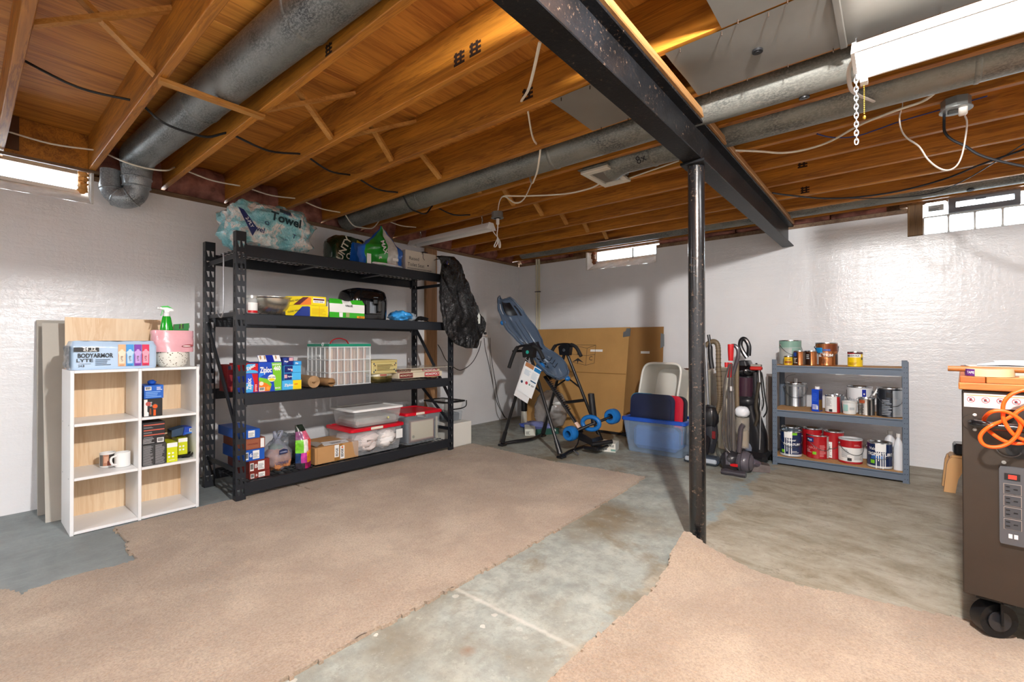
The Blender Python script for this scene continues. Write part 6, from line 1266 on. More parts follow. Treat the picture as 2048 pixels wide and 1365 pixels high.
def smallbox(name, label, pa, pb, hgt, dep, m, sd, st=None):
    A, B = at(*pa, 'z', 0), at(*pb, 'z', 0); u = (B-A).normalized(); n = V((u.y, -u.x, 0)); t = thing(name, label, 'box', (A+B)/2)
    MB().prism([(0, 0), ((B-A).length, 0), ((B-A).length, hgt), (0, hgt)], A+V((0, 0, .0008)), u, (0, 0, 1), -n*dep).build('carton', m, t, 0); Fq = Face(A, u, (0, 0, 1)); Fq.lines(t, .01, (B-A).length*.5, hgt*.2, hgt*.7, 4, sd); return t, Fq, (B-A).length
t, F, L = smallbox('tile_box', 'small white and teal carton on the floor between the table foot and the tubs', (1200, 903), (1231, 906), .085, .16, mat('#dcdcd2', .5), INK); F.text(t, 'TILE', L*.72, .06, .03, INK, .02); F.rect(t, 'print', L*.7, L*1., .01, .03, mat('#7aa39a', .5)); barcode(F, t, L*.28, L*.5, .01, .05)
t, F, L = smallbox('tile_box', 'small white and teal carton under the far side of the inversion table', (1050, 872), (1071, 872), .075, .30, mat('#d5d8cc', .5), INK); Fs = Face(at(1071, 872, 'z', 0), (.5, .87, 0), (0, 0, 1)); Fs.rect(t, 'print', 0, .30, .002, .073, mat('#2f5a50', .5), .002); Fs.disc(t, 'badge', .24, .045, .018, WHITE, .004)
t = solo(MB().box((1.62, -.93, .001), (1.78, -.80, .10), .004), 'carton', mat('#a08f82', .7), 'little tan carton half hidden behind the blue ankle roller', 'box', (1.7, -.87, 0)); 
t = solo(MB().box((1.2, -.40, .001), (1.95, -.34, .035), .003), 'floor_board', mat('#1e1f22', .6), 'dark flat bar lying on the floor under the cardboard', 'bar', (1.5, -.37, 0))
# ------------------------------------------------------------------ tubs and lids
t = tote('storage_tub', 'clear tub with a blue rim holding lids, to the left of the column', 2.165, 2.80, -1.08, -.66, 0, .345, mat('#a9c4e4', .15, alpha=.38), mat('#1b4fb4', .3), .03, .05, .01, top=False, rimname='rim')
MB().box((2.25, -1.0, .03), (2.70, -.74, .26), .04).build('blue_contents', mat('#2c66b8', .5, var=.1), t)
MB().box((2.79, -.93, .25), (2.83, -.86, .31), .006).build('handle_clip', mat('#d8c81c', .4), t)
def tlid(label, x0, x1, yb, yt, z0, z1, m, name='tub_lid'):
    ang = math.atan2(yt-yb, z1-z0); u = V((0, sin(ang), cos(ang))); L = (z1-z0)/cos(ang); w = x1-x0; r = .07
    P = [(x0+r+r*cos(a_), L-r+r*sin(a_)) for a_ in [pi-pi/2*i/6 for i in range(7)]]+[(x1-r+r*cos(a_), L-r+r*sin(a_)) for a_ in [pi/2-pi/2*i/6 for i in range(7)]]+[(x1, 0), (x0, 0)]
    t = thing(name, label, 'lid', ((x0+x1)/2, yb, z0)); n = u.cross(V((1, 0, 0))); MB().prism(P, (0, yb, z0), (1, 0, 0), u, V((1, 0, 0)).cross(u)*-.018).build('lid_plate', m, t, 0)
    P2 = [((x-(x0+x1)/2)*.86+(x0+x1)/2, (y-L/2)*.86+L/2) for x, y in P]; MB().prism(P2, V((0, yb, z0)), (1, 0, 0), u, V((1, 0, 0)).cross(u)*.006).build('raised_panel', m, t, 0); return t
NB = mat('#0f1a3c', .35)
tlid('navy blue plastic lid standing in the clear tub, in front', 2.19, 2.64, -.96, -.90, .10, .565, NB)
tlid('red plastic lid standing behind the navy lid', 2.22, 2.70, -.90, -.84, .10, .555, mat('#c01832', .35)); tlid('dark lid standing behind the red lid', 2.24, 2.725, -.855, -.80, .10, .55, mat('#1c1d28', .35)); tlid('turquoise plastic lid showing one corner behind the navy lid', 2.175, 2.45, -.925, -.87, .10, .565, mat('#1c9cc0', .35))
# tipped milky tub
t = thing('storage_tub', 'milky white tub tipped on its side behind the blue rimmed tub', 'tub', (2.45, -.6, .4)); MW = mat('#dcdbd3', .35)
o = V((2.19, -.78, .35)); ux = V((1, 0, 0)); uz = V((.12, .10, .985)).normalized(); back = V((.05, 1, -.12)).normalized(); w, hh, dp = .40, .52, .30
def tub2(u, v):
    a_ = 2*pi*u; sg = lambda q, e: math.copysign(abs(q)**e, q); k = 1-.14*v; return o+ux*(w/2+w/2*k*sg(cos(a_), .35))+uz*(hh/2+hh/2*k*sg(sin(a_), .35))+back*dp*v
mb = MB().grid(tub2, 48, 6, wrap=True); mb.add([tub2(i/48, 1) for i in range(48)], [list(range(48))]); mb.build('tub', MW, t, 50); MB().tube([tub2(i/48, 0) for i in range(48)], .012, 8, closed=True).build('rim', MW, t)
t = thing('storage_barrel', 'cream barrel with a crusted rim standing behind the column', 'barrel', (2.62, -.28, 0)); MB().lathe([(0, .002), (.17, .002), (.175, .03), (.185, .74), (.18, .75), (0, .75)], (2.575, -.205, 0), 40).build('barrel_body', mat('#d6cfbd', .5, var=.04, vs=4), t)
MB().lathe([(.188, .735), (.19, .77), (.178, .785), (.168, .77), (.168, .752)], (2.575, -.205, 0), 40).build('rim', mat('#cfc7b4', .5), t); mb = MB()
for i in range(26): a_ = i*2.4; r = .15*((i % 9)/9)**.5; mb.blob((2.575+r*cos(a_), -.205+r*sin(a_), .772), (.035, .03, .02), 8, 5, .5, 3, seed=i)
mb.build('crust', mat('#5a4234', .95, bp=.8, bs=60), t, 60)['kind'] = 'stuff'
# ------------------------------------------------------------------ grey paint shelf
M_PS = mat('#5d6a7a', .45, bp=.03, bs=150); M_PB = mat('#b98f5f', .85, var=.15, vs=60)
PX0, PX1, PY0, PY1 = 3.427, 4.341, -.70, -.33
ps = thing('paint_shelf', 'low grey steel shelf with three particle board levels, full of paint cans', 'shelf', ((PX0+PX1)/2, -.51, 0)); PZ = [.874, .486, .078]
HOLE = mat('#2d3540', .6)
for x, sx in ((PX0, 1), (PX1, -1)):
    for y, sy in ((PY0, 1), (PY1, -1)):
        mb = MB().box((x, y, 0), (x+sx*.038, y+sy*.002, .922)).box((x, y, 0), (x+sx*.002, y+sy*.038, .922)).box((x-sx*.002, y-sy*.002, 0), (x+sx*.04, y+sy*.04, .006)); p = mb.build('post', M_PS, ps, 0)
        if sy > 0:
            h_ = MB()
            for i in range(23):
                for u in (.011, .026): h_.cyl((x+sx*u, y-.0012, .03+.0385*i), (x+sx*u, y-.0006, .03+.0385*i), .0032, n=8)
            h_.build('bolt_hole', HOLE, p, 0)['kind'] = 'stuff'
for zq in PZ:
    for y, sy in ((PY0+.003, 1), (PY1-.003, -1)):
        bt = .016 if zq < .1 else zq-.062
        MB().box((PX0+.036, y, bt), (PX1-.036, y+sy*.003, zq-.002)).box((PX0+.036, y, zq-.016), (PX1-.036, y+sy*.028, zq-.013)).build('shelf_beam', M_PS, ps, 0)
    for x, sx in ((PX0+.003, 1), (PX1-.003, -1)): MB().box((x, PY0+.036, zq-.055), (x+sx*.003, PY1-.036, zq-.002)).build('side_beam', M_PS, ps, 0)
    MB().box((PX0+.008, PY0+.008, zq-.012), (PX1-.008, PY1-.008, zq)).build('shelf_board', M_PB, ps, 0)
STEEL = mat('#b9bcbf', .22, .95); WIREM = mat('#8d9196', .3, .9); BRONZE = mat('#a5673c', .25, .7); DKBR = mat('#3a2216', .3, .4); REDC = mat('#a8121c', .3, coat=.3); NAVC = mat('#14264f', .3, coat=.3); LTG = mat('#c9ccce', .35)
def can(label, pl, pr, pt, pb, z, body, lid=STEEL, yf=None, group=None, handle=None, name='paint_can', lipr=True, taper=0.):
    mid = (pl+pr)/2; y0 = yf if yf is not None else min(-.42, max(-.675, at(mid, pb, 'z', z).y))
    r = .05
    for _ in range(3): yc = y0+r; r = (at(pr, pb, 'y', yc).x-at(pl, pb, 'y', yc).x)/2*.975
    yc = y0+r; cx = at(mid, pb, 'y', yc).x; H = max(.05, at(mid, pt, 'y', yc).z-z)
    t = thing(name, label, 'paint can', (cx, yc, z), group); z += .0008; c = (cx, yc, z)
    MB().lathe([(0, 0), (r*(1-taper)-.002, 0), (r*(1-taper)+.001, .004), (r*(1-taper), .008), (r, H-.008)], c, 36).build('can_body', body, t)
    MB().lathe([(r, H-.010), (r+.002, H-.006), (r+.001, H), (r-.004, H), (r*.9, H-.008), (r*.84, H-.008), (r*.82, H-.003), (r*.76, H-.003), (r*.72, H-.010), (0, H-.010)], c, 36).build('lid', lid, t)
    a = math.atan2(CAM.y-yc, CAM.x-cx)
    if handle is not None:
        for s in (-1, 1):
            e = V((cx+r*cos(a+handle+s*pi/2), yc+r*sin(a+handle+s*pi/2), z+H*.80)); MB().blob(e, (.011, .011, .011), 10, 6).build('handle_ear', WIREM, t)
        P = []
        for i in range(15):
            th = a+handle-pi/2+pi*i/14; dr = .004+.004*sin(pi*i/14); P.append(V((cx+(r+dr)*cos(th), yc+(r+dr)*sin(th), z+H*(.80-.42*sin(pi*i/14)))))
        MB().tube(P, .0022, 6).build('handle', WIREM, t)
    return t, (cx, yc), r, z, H, a
def fine(t, c, r, z0, z1, a0, a1, n, m, seed=1):
    rnd = random.Random(seed); mb = MB()
    for i in range(n):
        q = z0+(z1-z0)*i/n; mb.lathe([(r+.0012, q), (r+.0012, q+(z1-z0)/n*.45)], (c[0], c[1], 0), 8, a0=a0, a1=a1-(a1-a0)*rnd.uniform(0, .4))
    mb.build('fine_print', m, t, 0)
G1 = 'paint cans on the top board'; G2 = 'paint cans on the middle board'; G3 = 'paint cans on the bottom board'
z = PZ[0]
t, c, r, z0, H, a = can('tall grey pail with a green rim, leftmost on the top board', 1558, 1603, 681, 724, z, mat('#b9bcb8', .4, alpha=.9), yf=-.56, group=G1, handle=.5)
wrap(t, 'print', c, r, z0+H*.70, z0+H*.97, a-1.6, a+1.6, mat('#7fa596', .35)); wrap(t, 'print', c, r, z0+.01, z0+H*.72, a+.15, a+1.6, mat('#8fb3a4', .35)); wrap(t, 'hoop', c, r+.002, z0+H*.66, z0+H*.71, a-pi, a+pi, mat('#9db3aa', .3), n=36)
t, c, r, z0, H, a = can('tiny yellow wood stain can in front of the tall pail', 1567.5, 1585.5, 712.5, 728, z, mat('#e3b81a', .35), yf=-.685, group=G1); wrap(t, 'print', c, r, z0+H*.2, z0+H*.45, a-.9, a+.9, mat('#9a5a1a', .4)); wrap_text(t, 'STAIN', c, r, a, z0+H*.62, .014, INK)
t, c, r, z0, H, a = can('small bronze can with a dark left side, second row of the top board', 1586.5, 1612, 702, 728, z, BRONZE, yf=-.675, group=G1); wrap(t, 'print', c, r, z0+.006, z0+H*.9, a-1.6, a-.25, DKBR); wrap(t, 'print', c, r, z0+H*.6, z0+H*.88, a-1.5, a-.5, mat('#1d3f8f', .4), d=.0014); fine(t, c, r, z0+H*.15, z0+H*.55, a-1.2, a-.35, 4, LTG); wrap(t, 'print', c, r, z0+.006, z0+H*.9, a+.55, a+1.4, mat('#5a4a40', .4))
t, c, r, z0, H, a = can('small bronze can with a copper right side, beside the big bronze can', 1611.5, 1634, 702, 728.5, z, BRONZE, yf=-.665, group=G1); wrap(t, 'print', c, r, z0+.006, z0+H*.9, a-1.6, a-.1, DKBR); fine(t, c, r, z0+H*.45, z0+H*.8, a-1.1, a-.3, 3, LTG, 3)
t, c, r, z0, H, a = can('big bronze door and trim paint can with a blue sticker', 1630, 1676, 686, 729, z, BRONZE, yf=-.60, group=G1, handle=.15)
wrap(t, 'print', c, r, z0+H*.62, z0+H*.93, a-.1, a+1.6, mat('#7a3d1e', .25, .5)); wrap(t, 'print', c, r, z0+.008, z0+H*.5, a+.9, a+1.6, DKBR); wrap(t, 'print', c, r, z0+.008, z0+H*.62, a-1.6, a-.75, mat('#b9c0c4', .4)); wrap(t, 'sticker', c, r, z0+H*.55, z0+H*.78, a-1.25, a-.35, mat('#1a86c8', .4), d=.0014)
wrap_text(t, '& TRIM', c, r, a-.05, z0+H*.44, .034, WHITE, .03); wrap(t, 'logo', c, r, z0+H*.63, z0+H*.72, a-.3, a+.35, mat('#4a5aa0', .4), d=.0016); wrap_text(t, 'DOOR', c, r, a-.2, z0+H*.54, .02, LTG); fine(t, c, r, z0+H*.1, z0+H*.32, a-.5, a+.4, 4, DKBR, 5)
t, c, r, z0, H, a = can('yellow and maroon stain can standing alone on the top board', 1694.5, 1726, 704, 733, z, mat('#e6c40e', .35), yf=-.68, group=G1); wrap(t, 'print', c, r, z0+H*.84, z0+H*.97, a-pi, a+pi, mat('#4a1a24', .4), n=36); wrap(t, 'print', c, r, z0+H*.62, z0+H*.84, a-1.3, a+.8, WHITE); wrap(t, 'print', c, r, z0+H*.84, z0+H*.92, a-1.3, a-.1, mat('#a01c28', .4), d=.0014); wrap_text(t, 'MINWAX', c, r, a-.3, z0+H*.72, .02, INK, .02, d=.003); fine(t, c, r, z0+H*.12, z0+H*.3, a-.9, a+.5, 3, mat('#a8680e', .4), 6); wrap(t, 'print', c, r, z0+H*.45, z0+H*.62, a+.9, a+1.2, INK)
z = PZ[1]
t, c, r, z0, H, a = can('big silver can with a white pouring spout, leftmost on the middle board', 1568, 1614, 766, 814, z, mat('#b4b7ba', .25, .9), group=G2, handle=.1); fine(t, c, r, z0+H*.45, z0+H*.78, a+.1, a+.75, 8, mat('#8a8e92', .4)); wrap(t, 'print', c, r, z0+H*.86, z0+H*.93, a-1.2, a+1.2, mat('#8f9396', .4, .6), n=20)
MB().cyl((c[0]+.01, c[1]-.045, z0+H-.01), (c[0]+.01, c[1]-.045, z0+H+.04), .013, n=14).build('spout', WHITE, t); MB().tube(smooth_pts([(c[0]-r, c[1], z0+H*.8), (c[0]-r*.8, c[1]+.01, z0+H+.05), (c[0], c[1]+.02, z0+H+.075)], 4), .002, 6).build('raised_handle', WIREM, t)
t = thing('solvent_tin', 'blue rectangular solvent tin with a white cap', 'tin', (at(1633, 818, 'y', -.60).x, -.6, z)); xl, xm, xr = at(1623.5, 818, 'y', -.645).x, at(1637.5, 820, 'y', -.665).x, at(1644.5, 818, 'y', -.60).x; zt = at(1633, 779, 'y', -.63).z
MB().prism([(xl, -.645), (xm, -.665), (xr, -.585), (xl+.02, -.565)], (0, 0, z+.0008), (1, 0, 0), (0, 1, 0), (0, 0, zt-z)).build('tin_body', mat('#1648c4', .3, coat=.3), t, 0); F = Face((xl, -.645, z), (xm-xl, -.02, 0), (0, 0, 1)); F.lines(t, .006, .05, .02, .065, 4, WHITE); F.lines(t, .008, .05, .09, (zt-z)*.85, 7, mat('#3a66d6', .4)); F.rect(t, 'print', .038, .05, .02, .05, WHITE, .001)
F2 = Face((xm, -.665, z), (xr-xm, .08, 0), (0, 0, 1)); F2.rect(t, 'print', .004, .075, .01, .10, mat('#8a6a2a', .4)); F2.rect(t, 'print', .004, .075, .10, zt-z-.01, mat('#1a2a66', .4)); MB().cyl(((xl+xm)/2+.012, -.62, zt), ((xl+xm)/2+.012, -.62, zt+.022), .018, n=16).build('cap', WHITE, t)
can('small silver can behind the white one on the middle board', 1660, 1689, 789, 812, z, mat('#8f979e', .3, .6), yf=-.57, group=G2)
t, c, r, z0, H, a = can('small can with a white label and a red right edge, middle board', 1650, 1681, 791, 823, z, REDC, yf=-.672, group=G2); wrap(t, 'label', c, r, z0+.008, z0+H*.94, a-1.6, a+.55, mat('#dcdcda', .4)); fine(t, c, r, z0+H*.4, z0+H*.85, a-.9, a-.1, 9, GREY); MB().lathe([(r+.0016, H*.07), (r+.0016, H*.22)], (c[0], c[1], z0), 8, a0=a-.5, a1=a-.05).build('bar_code', INK, t)
t, c, r, z0, H, a = can('white plastic pail with a blue badge at the back of the middle board', 1693, 1746, 773, 806, z, mat('#dcdde0', .35), yf=-.535, group=G2, handle=-.35, taper=.06); wrap_text(t, 'ProClassic', c, r, a-.02, z0+H*.50, .040, GREY, .0); wrap(t, 'badge', c, r, z0+H*.62, z0+H*.90, a+.18, a+.50, mat('#1d2f9a', .4)); wrap(t, 'badge', c, r, z0+H*.70, z0+H*.76, a+.29, a+.39, WHITE, d=.0016)
t, c, r, z0, H, a = can('little white tub with pale green marks, middle board', 1683, 1715, 803, 825, z, mat('#d5d8d6', .4), lid=mat('#c9ccc9', .4), group=G2, yf=-.68, taper=.14); wrap(t, 'print', c, r*.97, z0+H*.25, z0+H*.75, a-1.0, a-.2, mat('#9cc9c2', .4)); wrap(t, 'print', c, r*.97, z0+H*.35, z0+H*.55, a+.0, a+.7, mat('#b0b8ba', .4))
t, c, r, z0, H, a = can('small shiny silver can between the white tub and the dark can', 1716, 1750, 796, 827, z, mat('#c2bcb4', .15, .95), group=G2, yf=-.675); wrap(t, 'print', c, r, z0+H*.02, z0+H*.9, a+.25, a+.55, BLACK); wrap(t, 'print', c, r, z0+H*.70, z0+H*.88, a-1.0, a-.2, mat('#a5512f', .4)); fine(t, c, r, z0+H*.15, z0+H*.62, a-1.1, a-.3, 6, DKGREY, 8)
t, c, r, z0, H, a = can('big dark and silver can at the right end of the middle board', 1752, 1806, 776, 831, z, mat('#3c4048', .25, .7), group=G2, handle=.25, yf=-.668); wrap(t, 'print', c, r, z0+H*.02, z0+H*.92, a+.25, a+1.5, mat('#aeb4ba', .3, .5)); fine(t, c, r, z0+H*.08, z0+H*.62, a-.6, a+.2, 10, mat('#9aa0a8', .4), 9); wrap(t, 'print', c, r, z0+H*.68, z0+H*.84, a-.25, a+.25, BLACK, d=.0012); fine(t, c, r, z0+H*.1, z0+H*.7, a+.4, a+1.0, 12, mat('#8d949b', .4), 10); MB().prism([(-.02, -.03), (.012, .03), (.02, .03), (-.008, -.035)], (c[0]-r-.004, c[1]-.03, z0+H*.85), (1, 0, 0), (0, 0, 1), (0, .004, 0)).build('paper_scrap', WHITE, t)
z = PZ[2]
def drips(t, c, r, z0, H, a, base, wdt, lens):
    wrap(t, 'paint_drip', c, r, z0+H*base, z0+H*.97, a-wdt, a+wdt, WHITE, d=.0022)
    for i, l in enumerate(lens): q = a-wdt*.8+wdt*1.6*i/(len(lens)-1); wrap(t, 'paint_drip', c, r, z0+H*l, z0+H*(base+.01), q-.035, q+.035, WHITE, n=3, d=.0022)
can('red and silver lidded can behind the left drippy blue one', 1562, 1604, 853, 898, z, mat('#4a5660', .3, .5), yf=-.55, group=G3)
t, c, r, z0, H, a = can('dark blue can with white drips, leftmost on the bottom board', 1559.5, 1604, 861, 912, z, NAVC, group=G3, handle=.1, yf=-.672); drips(t, c, r, z0, H, a-.25, .74, .38, (.06, .2, .02, .12)); wrap_text(t, 'Valspar', c, r, a+.02, z0+H*.66, .026, WHITE, .01, d=.0012); wrap_text(t, 'SIGNATURE', c, r, a+.1, z0+H*.49, .026, WHITE, .03, d=.0012); wrap(t, 'print', c, r, z0+H*.02, z0+H*.10, a-pi, a+pi, LTG, n=36); wrap(t, 'print', c, r, z0+H*.14, z0+H*.26, a-.95, a-.6, GREEN); wrap(t, 'print', c, r, z0+H*.86, z0+H*.95, a+.1, a+.6, GREEN); fine(t, c, r, z0+H*.16, z0+H*.26, a+.1, a+.8, 2, LTG)
can('red can at the back, left of the two rear red cans', 1604, 1645, 856, 902, z, REDC, yf=-.535, group=G3)
t, c, r, z0, H, a = can('red can at the back with a white label, right of the two rear red cans', 1646, 1689, 862, 907, z, REDC, yf=-.54, group=G3, handle=-.3); wrap(t, 'label', c, r, z0+.01, z0+H*.62, a-.75, a-.15, WHITE); fine(t, c, r, z0+H*.1, z0+H*.55, a-.65, a-.2, 8, GREY)
t, c, r, z0, H, a = can('red can with a blue badge and green square, front of the bottom board', 1612, 1658, 869, 919, z, REDC, group=G3, handle=.65); wrap(t, 'badge', c, r, z0+H*.70, z0+H*.88, a-1.1, a-.35, mat('#1a3272', .4)); wrap(t, 'badge', c, r, z0+H*.75, z0+H*.82, a-.95, a-.5, mat('#9fb4dc', .4), d=.0016); wrap_text(t, 'CABOT', c, r, a-.55, z0+H*.46, .026, mat('#d98a8a', .4), .01); wrap(t, 'print', c, r, z0+H*.18, z0+H*.30, a-.45, a-.1, GREEN); fine(t, c, r, z0+H*.25, z0+H*.4, a-1.1, a-.5, 3, mat('#e0b0b0', .4)); fine(t, c, r, z0+H*.12, z0+H*.62, a+.2, a+.8, 9, mat('#d99090', .4), 2); wrap(t, 'print', c, r, z0+.008, z0+H*.95, a+.95, a+1.5, mat('#c9c4c0', .4))
t, c, r, z0, H, a = can('red and white can with a wide white label and a white lid', 1676, 1726, 877, 929, z, REDC, lid=mat('#c9cdd0', .35), group=G3, handle=.45); wrap(t, 'label', c, r, z0+H*.09, z0+H*.66, a-1.6, a+1.6, mat('#e2e2e0', .4), n=24); fine(t, c, r, z0+H*.25, z0+H*.6, a-.8, a+.0, 8, GREY); fine(t, c, r, z0+H*.18, z0+H*.35, a+.3, a+1.1, 5, GREY, 4); MB().lathe([(r+.0016, H*.12), (r+.0016, H*.24)], (c[0], c[1], z0), 8, a0=a-.25, a1=a+.1).build('bar_code', INK, t); fine(t, c, r, z0+H*.74, z0+H*.82, a+.3, a+.9, 2, mat('#d99090', .4))
t, c, r, z0, H, a = can('dark blue can with long white drips, rightmost can on the bottom board', 1733, 1786, 884, 937, z, NAVC, group=G3, handle=.05, yf=-.672); drips(t, c, r, z0, H, a+.08, .66, .42, (-.0, .30, .02, .0, .05)); wrap_text(t, 'Valspar', c, r, a-.35, z0+H*.76, .030, WHITE, .01, d=.0012); wrap_text(t, 'SIGNATURE', c, r, a+.05, z0+H*.55, .033, WHITE, .03, d=.0012); wrap(t, 'print', c, r, z0+H*.36, z0+H*.5, a-.7, a+.3, mat('#1f66b8', .4)); wrap(t, 'print', c, r, z0+H*.02, z0+H*.10, a-pi, a+pi, LTG, n=36); wrap(t, 'print', c, r, z0+H*.18, z0+H*.32, a-.75, a-.4, GREEN)
def jug(label, px, pt, y, r, H0=None):
    q = at(px, 930, 'y', y); H = at(px, pt, 'y', y).z-z; t = thing('white_bottle', label, 'bottle', (q.x, y, z)); MB().lathe([(0, .001), (r, .001), (r, H*.62), (r*.75, H*.78), (r*.36, H*.86), (r*.36, H*.9), (0, H*.9)], (q.x, y, z), 20, sx=1, sy=.8).build('bottle_body', mat('#dfe3e8', .35), t); MB().cyl((q.x, y, z+H*.9), (q.x, y, z+H), r*.45, n=12).build('cap', mat('#e8e6e2', .4), t); return t
jug('white bottle at the right end of the bottom board, in front', 1797, 868, -.62, .030); jug('white bottle with a grey cap behind the drippy blue can', 1780, 862, -.46, .04)
q = at(1541, 925, 'y', -.12); solo(MB().box((q.x-.03, -.13, .001), (q.x+.05, -.10, .76)), 'grey_board', mat('#8b8380', .8), 'narrow grey board standing at the back wall left of the paint shelf', 'board', (q.x, -.11, 0), smooth=0)
# ------------------------------------------------------------------ vacuum cleaners
Y_ = lambda px, py, y: at(px, py, 'y', y)
PLB = mat('#1c1c20', .3, coat=.2); PLG = mat('#5b5560', .3, coat=.2); HOSE = mat('#75654f', .45); PUR = mat('#3a1f2e', .35)
def pt(pts, y): return smooth_pts([Y_(a, b, y) if len((a, b)) == 2 else None for a, b in pts], 5)
t = thing('vacuum_cleaner', 'stick vacuum with a brown hose, mostly hidden behind the steel column', 'vacuum', (2.93, -.85, 0)); y = -.85
hp = pt([(1412, 692), (1420, 685), (1430, 684), (1436, 694), (1437, 730), (1439, 775), (1440, 800), (1436, 820), (1426, 838)], y); MB().tube(hp, .022, 12).build('hose', HOSE, t)
mb = MB()
for i in range(0, len(hp)-1): mb.tube([hp[i].lerp(hp[i+1], .4), hp[i].lerp(hp[i+1], .6)], .0245, 12, caps=False)
mb.build('hose_ribs', mat('#5c4d3c', .5), t)['kind'] = 'stuff'
MB().tube(pt([(1417, 670), (1420, 690), (1421, 715), (1424, 738)], y-.01), [.014]*6+[.022]*10, 10).build('crevice_tool', PLB, t); MB().tube(pt([(1411, 690), (1414, 760), (1417, 830), (1419, 860)], y+.03), .013, 10).build('wand', mat('#9a9da2', .3, .7), t)
q = Y_(1420, 835, y); MB().blob((q.x, y, q.z), (.075, .07, .11), 20, 12, .12, 3, 2.6, 2).build('motor_body', PLB, t); q = Y_(1424, 870, y); MB().tube([Y_(1420, 840, y), Y_(1424, 870, y), Y_(1421, 905, y)], [.06, .055, .035], 14).build('dirt_cup', mat('#33343a', .2, coat=.4), t); MB().box(Y_(1428, 872, y-.05)-V((.02, .004, .03)), Y_(1428, 872, y-.05)+V((.012, .006, .04)), .004).build('red_latch', mat('#7a1c22', .3), t)
L0, L1_ = Y_(1366, 915, -.98), Y_(1440, 922, -.98); d = L1_-L0
MB().box((2.80, -1.15, .004), (3.10, -1.0, .075), .03).build('floor_head', mat('#3a4450', .3, coat=.4), t); MB().box((2.815, -1.156, .025), (3.085, -1.13, .065), .01).build('head_window', mat('#a9b2bc', .2), t); MB().tube([(2.95, -1.03, .06), (2.935, -.88, .20)], .03, 10).build('neck', PLB, t)
t = thing('cream_bin', 'tall cream plastic bin behind the vacuum cleaners', 'bin', (2.98, -.3, 0)); MB().lathe([(0, .002), (.10, .002), (.115, .78), (.125, .79), (.125, .82), (.11, .82), (.10, .02), (0, .02)], (2.96, -.28, 0), 28).build('bin_body', mat('#d6cdbb', .5), t)
# middle: ball vacuum with a red wand handle
t = thing('vacuum_cleaner', 'grey ball vacuum with a red handle and a cord wrapped along it', 'vacuum', (3.2, -1.1, 0)); y = -1.12; RDV = mat('#c81a20', .3, coat=.3)
MB().tube([Y_(1461.5, 689, y), Y_(1461.5, 700, y), Y_(1461.5, 722, y)], [.024, .024, .019], 14).build('handle_tube', RDV, t); MB().tube([Y_(1460, 726, y), Y_(1459, 756, y)], .017, 12).build('release_lever', RDV, t); MB().cyl(Y_(1457, 730, y)-V((.01, .02, .02)), Y_(1457, 730, y)+V((-.01, -.02, .02)), .016, n=10).build('red_clip', RDV, t)
MB().tube(pt([(1463, 692), (1470, 692), (1476, 700), (1476, 715), (1471, 732), (1466, 750)], y+.03), .016, 10).build('loop_handle', mat('#4a464c', .3, coat=.2), t)
MB().tube([Y_(1461, 755, y), Y_(1463, 800, y), Y_(1465, 860, y), Y_(1466, 905, y)], [.018, .024, .026, .026], 14).build('wand', mat('#8a837e', .22, .55), t); MB().tube([Y_(1474, 720, y+.07), Y_(1474, 780, y+.07), Y_(1475, 830, y+.07)], .016, 10).build('rear_hose', HOSE, t)
for i in range(9):
    rnd = random.Random(i+50); o = rnd.uniform(-7, 9); MB().tube(pt([(1461+o*.5, 728), (1455+o*1.15, 770), (1454+o*1.25, 820), (1453+o*1.35, 870), (1458+o*.9, 903)], y-.035-.012*(i % 3)), .0035, 6).build('wrapped_cord', mat('#55504f', .4), t)
MB().tube(pt([(1455, 740), (1449, 800), (1446, 850), (1447, 885), (1456, 902), (1468, 912)], y-.05), .003, 6).build('wrapped_cord', mat('#8a827a', .4), t); q = Y_(1463, 778, y-.05); MB().box(q-V((.012, .01, .02)), q+V((.012, .01, .02)), .004).build('cord_plug', mat('#cfcac8', .4), t)
q = Y_(1485, 860, y+.02); MB().tube([Y_(1485, 835, y+.02), Y_(1486, 895, y+.02)], [.052, .046], 20).build('clear_bin', mat('#b5ada0', .12, alpha=.45), t); MB().tube([Y_(1487, 862, y+.02), Y_(1488, 893, y+.02)], [.034, .03], 14).build('dust', mat('#9a8a72', .9), t); MB().blob(Y_(1484, 824, y+.02), (.055, .05, .045), 18, 10, .12, 4, 2.4, 3).build('cyclone_cover', mat('#dcdfe4', .4, bp=.4, bs=40), t)
MB().tube(pt([(1478, 905), (1480, 880), (1482, 858), (1487, 850)], y-.05), .020, 10).build('duct_pipe', mat('#4a4348', .25, coat=.3), t)
MB().blob(Y_(1489, 924, y), (.075, .095, .088), 28, 18).build('ball', mat('#57525a', .3, coat=.3), t); bq = Y_(1489, 924, y)
for k in range(4): MB().tube([bq+V((.02*k-.03+.02, 0, 0))+V((.0, (.096-.006*k)*cos(a_)*.99, (.089-.006*k)*sin(a_)*.99)) for a_ in [2*pi*i/28 for i in range(28)]], .003, 6, closed=True).build('ball_ring', mat('#3a363c', .3), t)
q = Y_(1461, 922, y-.02); MB().blob(q, (.075, .07, .085), 20, 12, .15, 3, 2.4, 7).build('motor_housing', mat('#2c2a2e', .3, coat=.2), t); MB().box(Y_(1468, 931, y-.08)-V((.03, .01, .012)), Y_(1468, 931, y-.08)+V((.03, .012, .012)), .004).build('red_pedal', RDV, t)
for i in range(5): MB().tube([Y_(1452+2*i, 905+3*i, y-.07), Y_(1453+1.5*i, 930, y-.09)], .008, 8).build('hose_fold', mat('#46424a', .3), t)
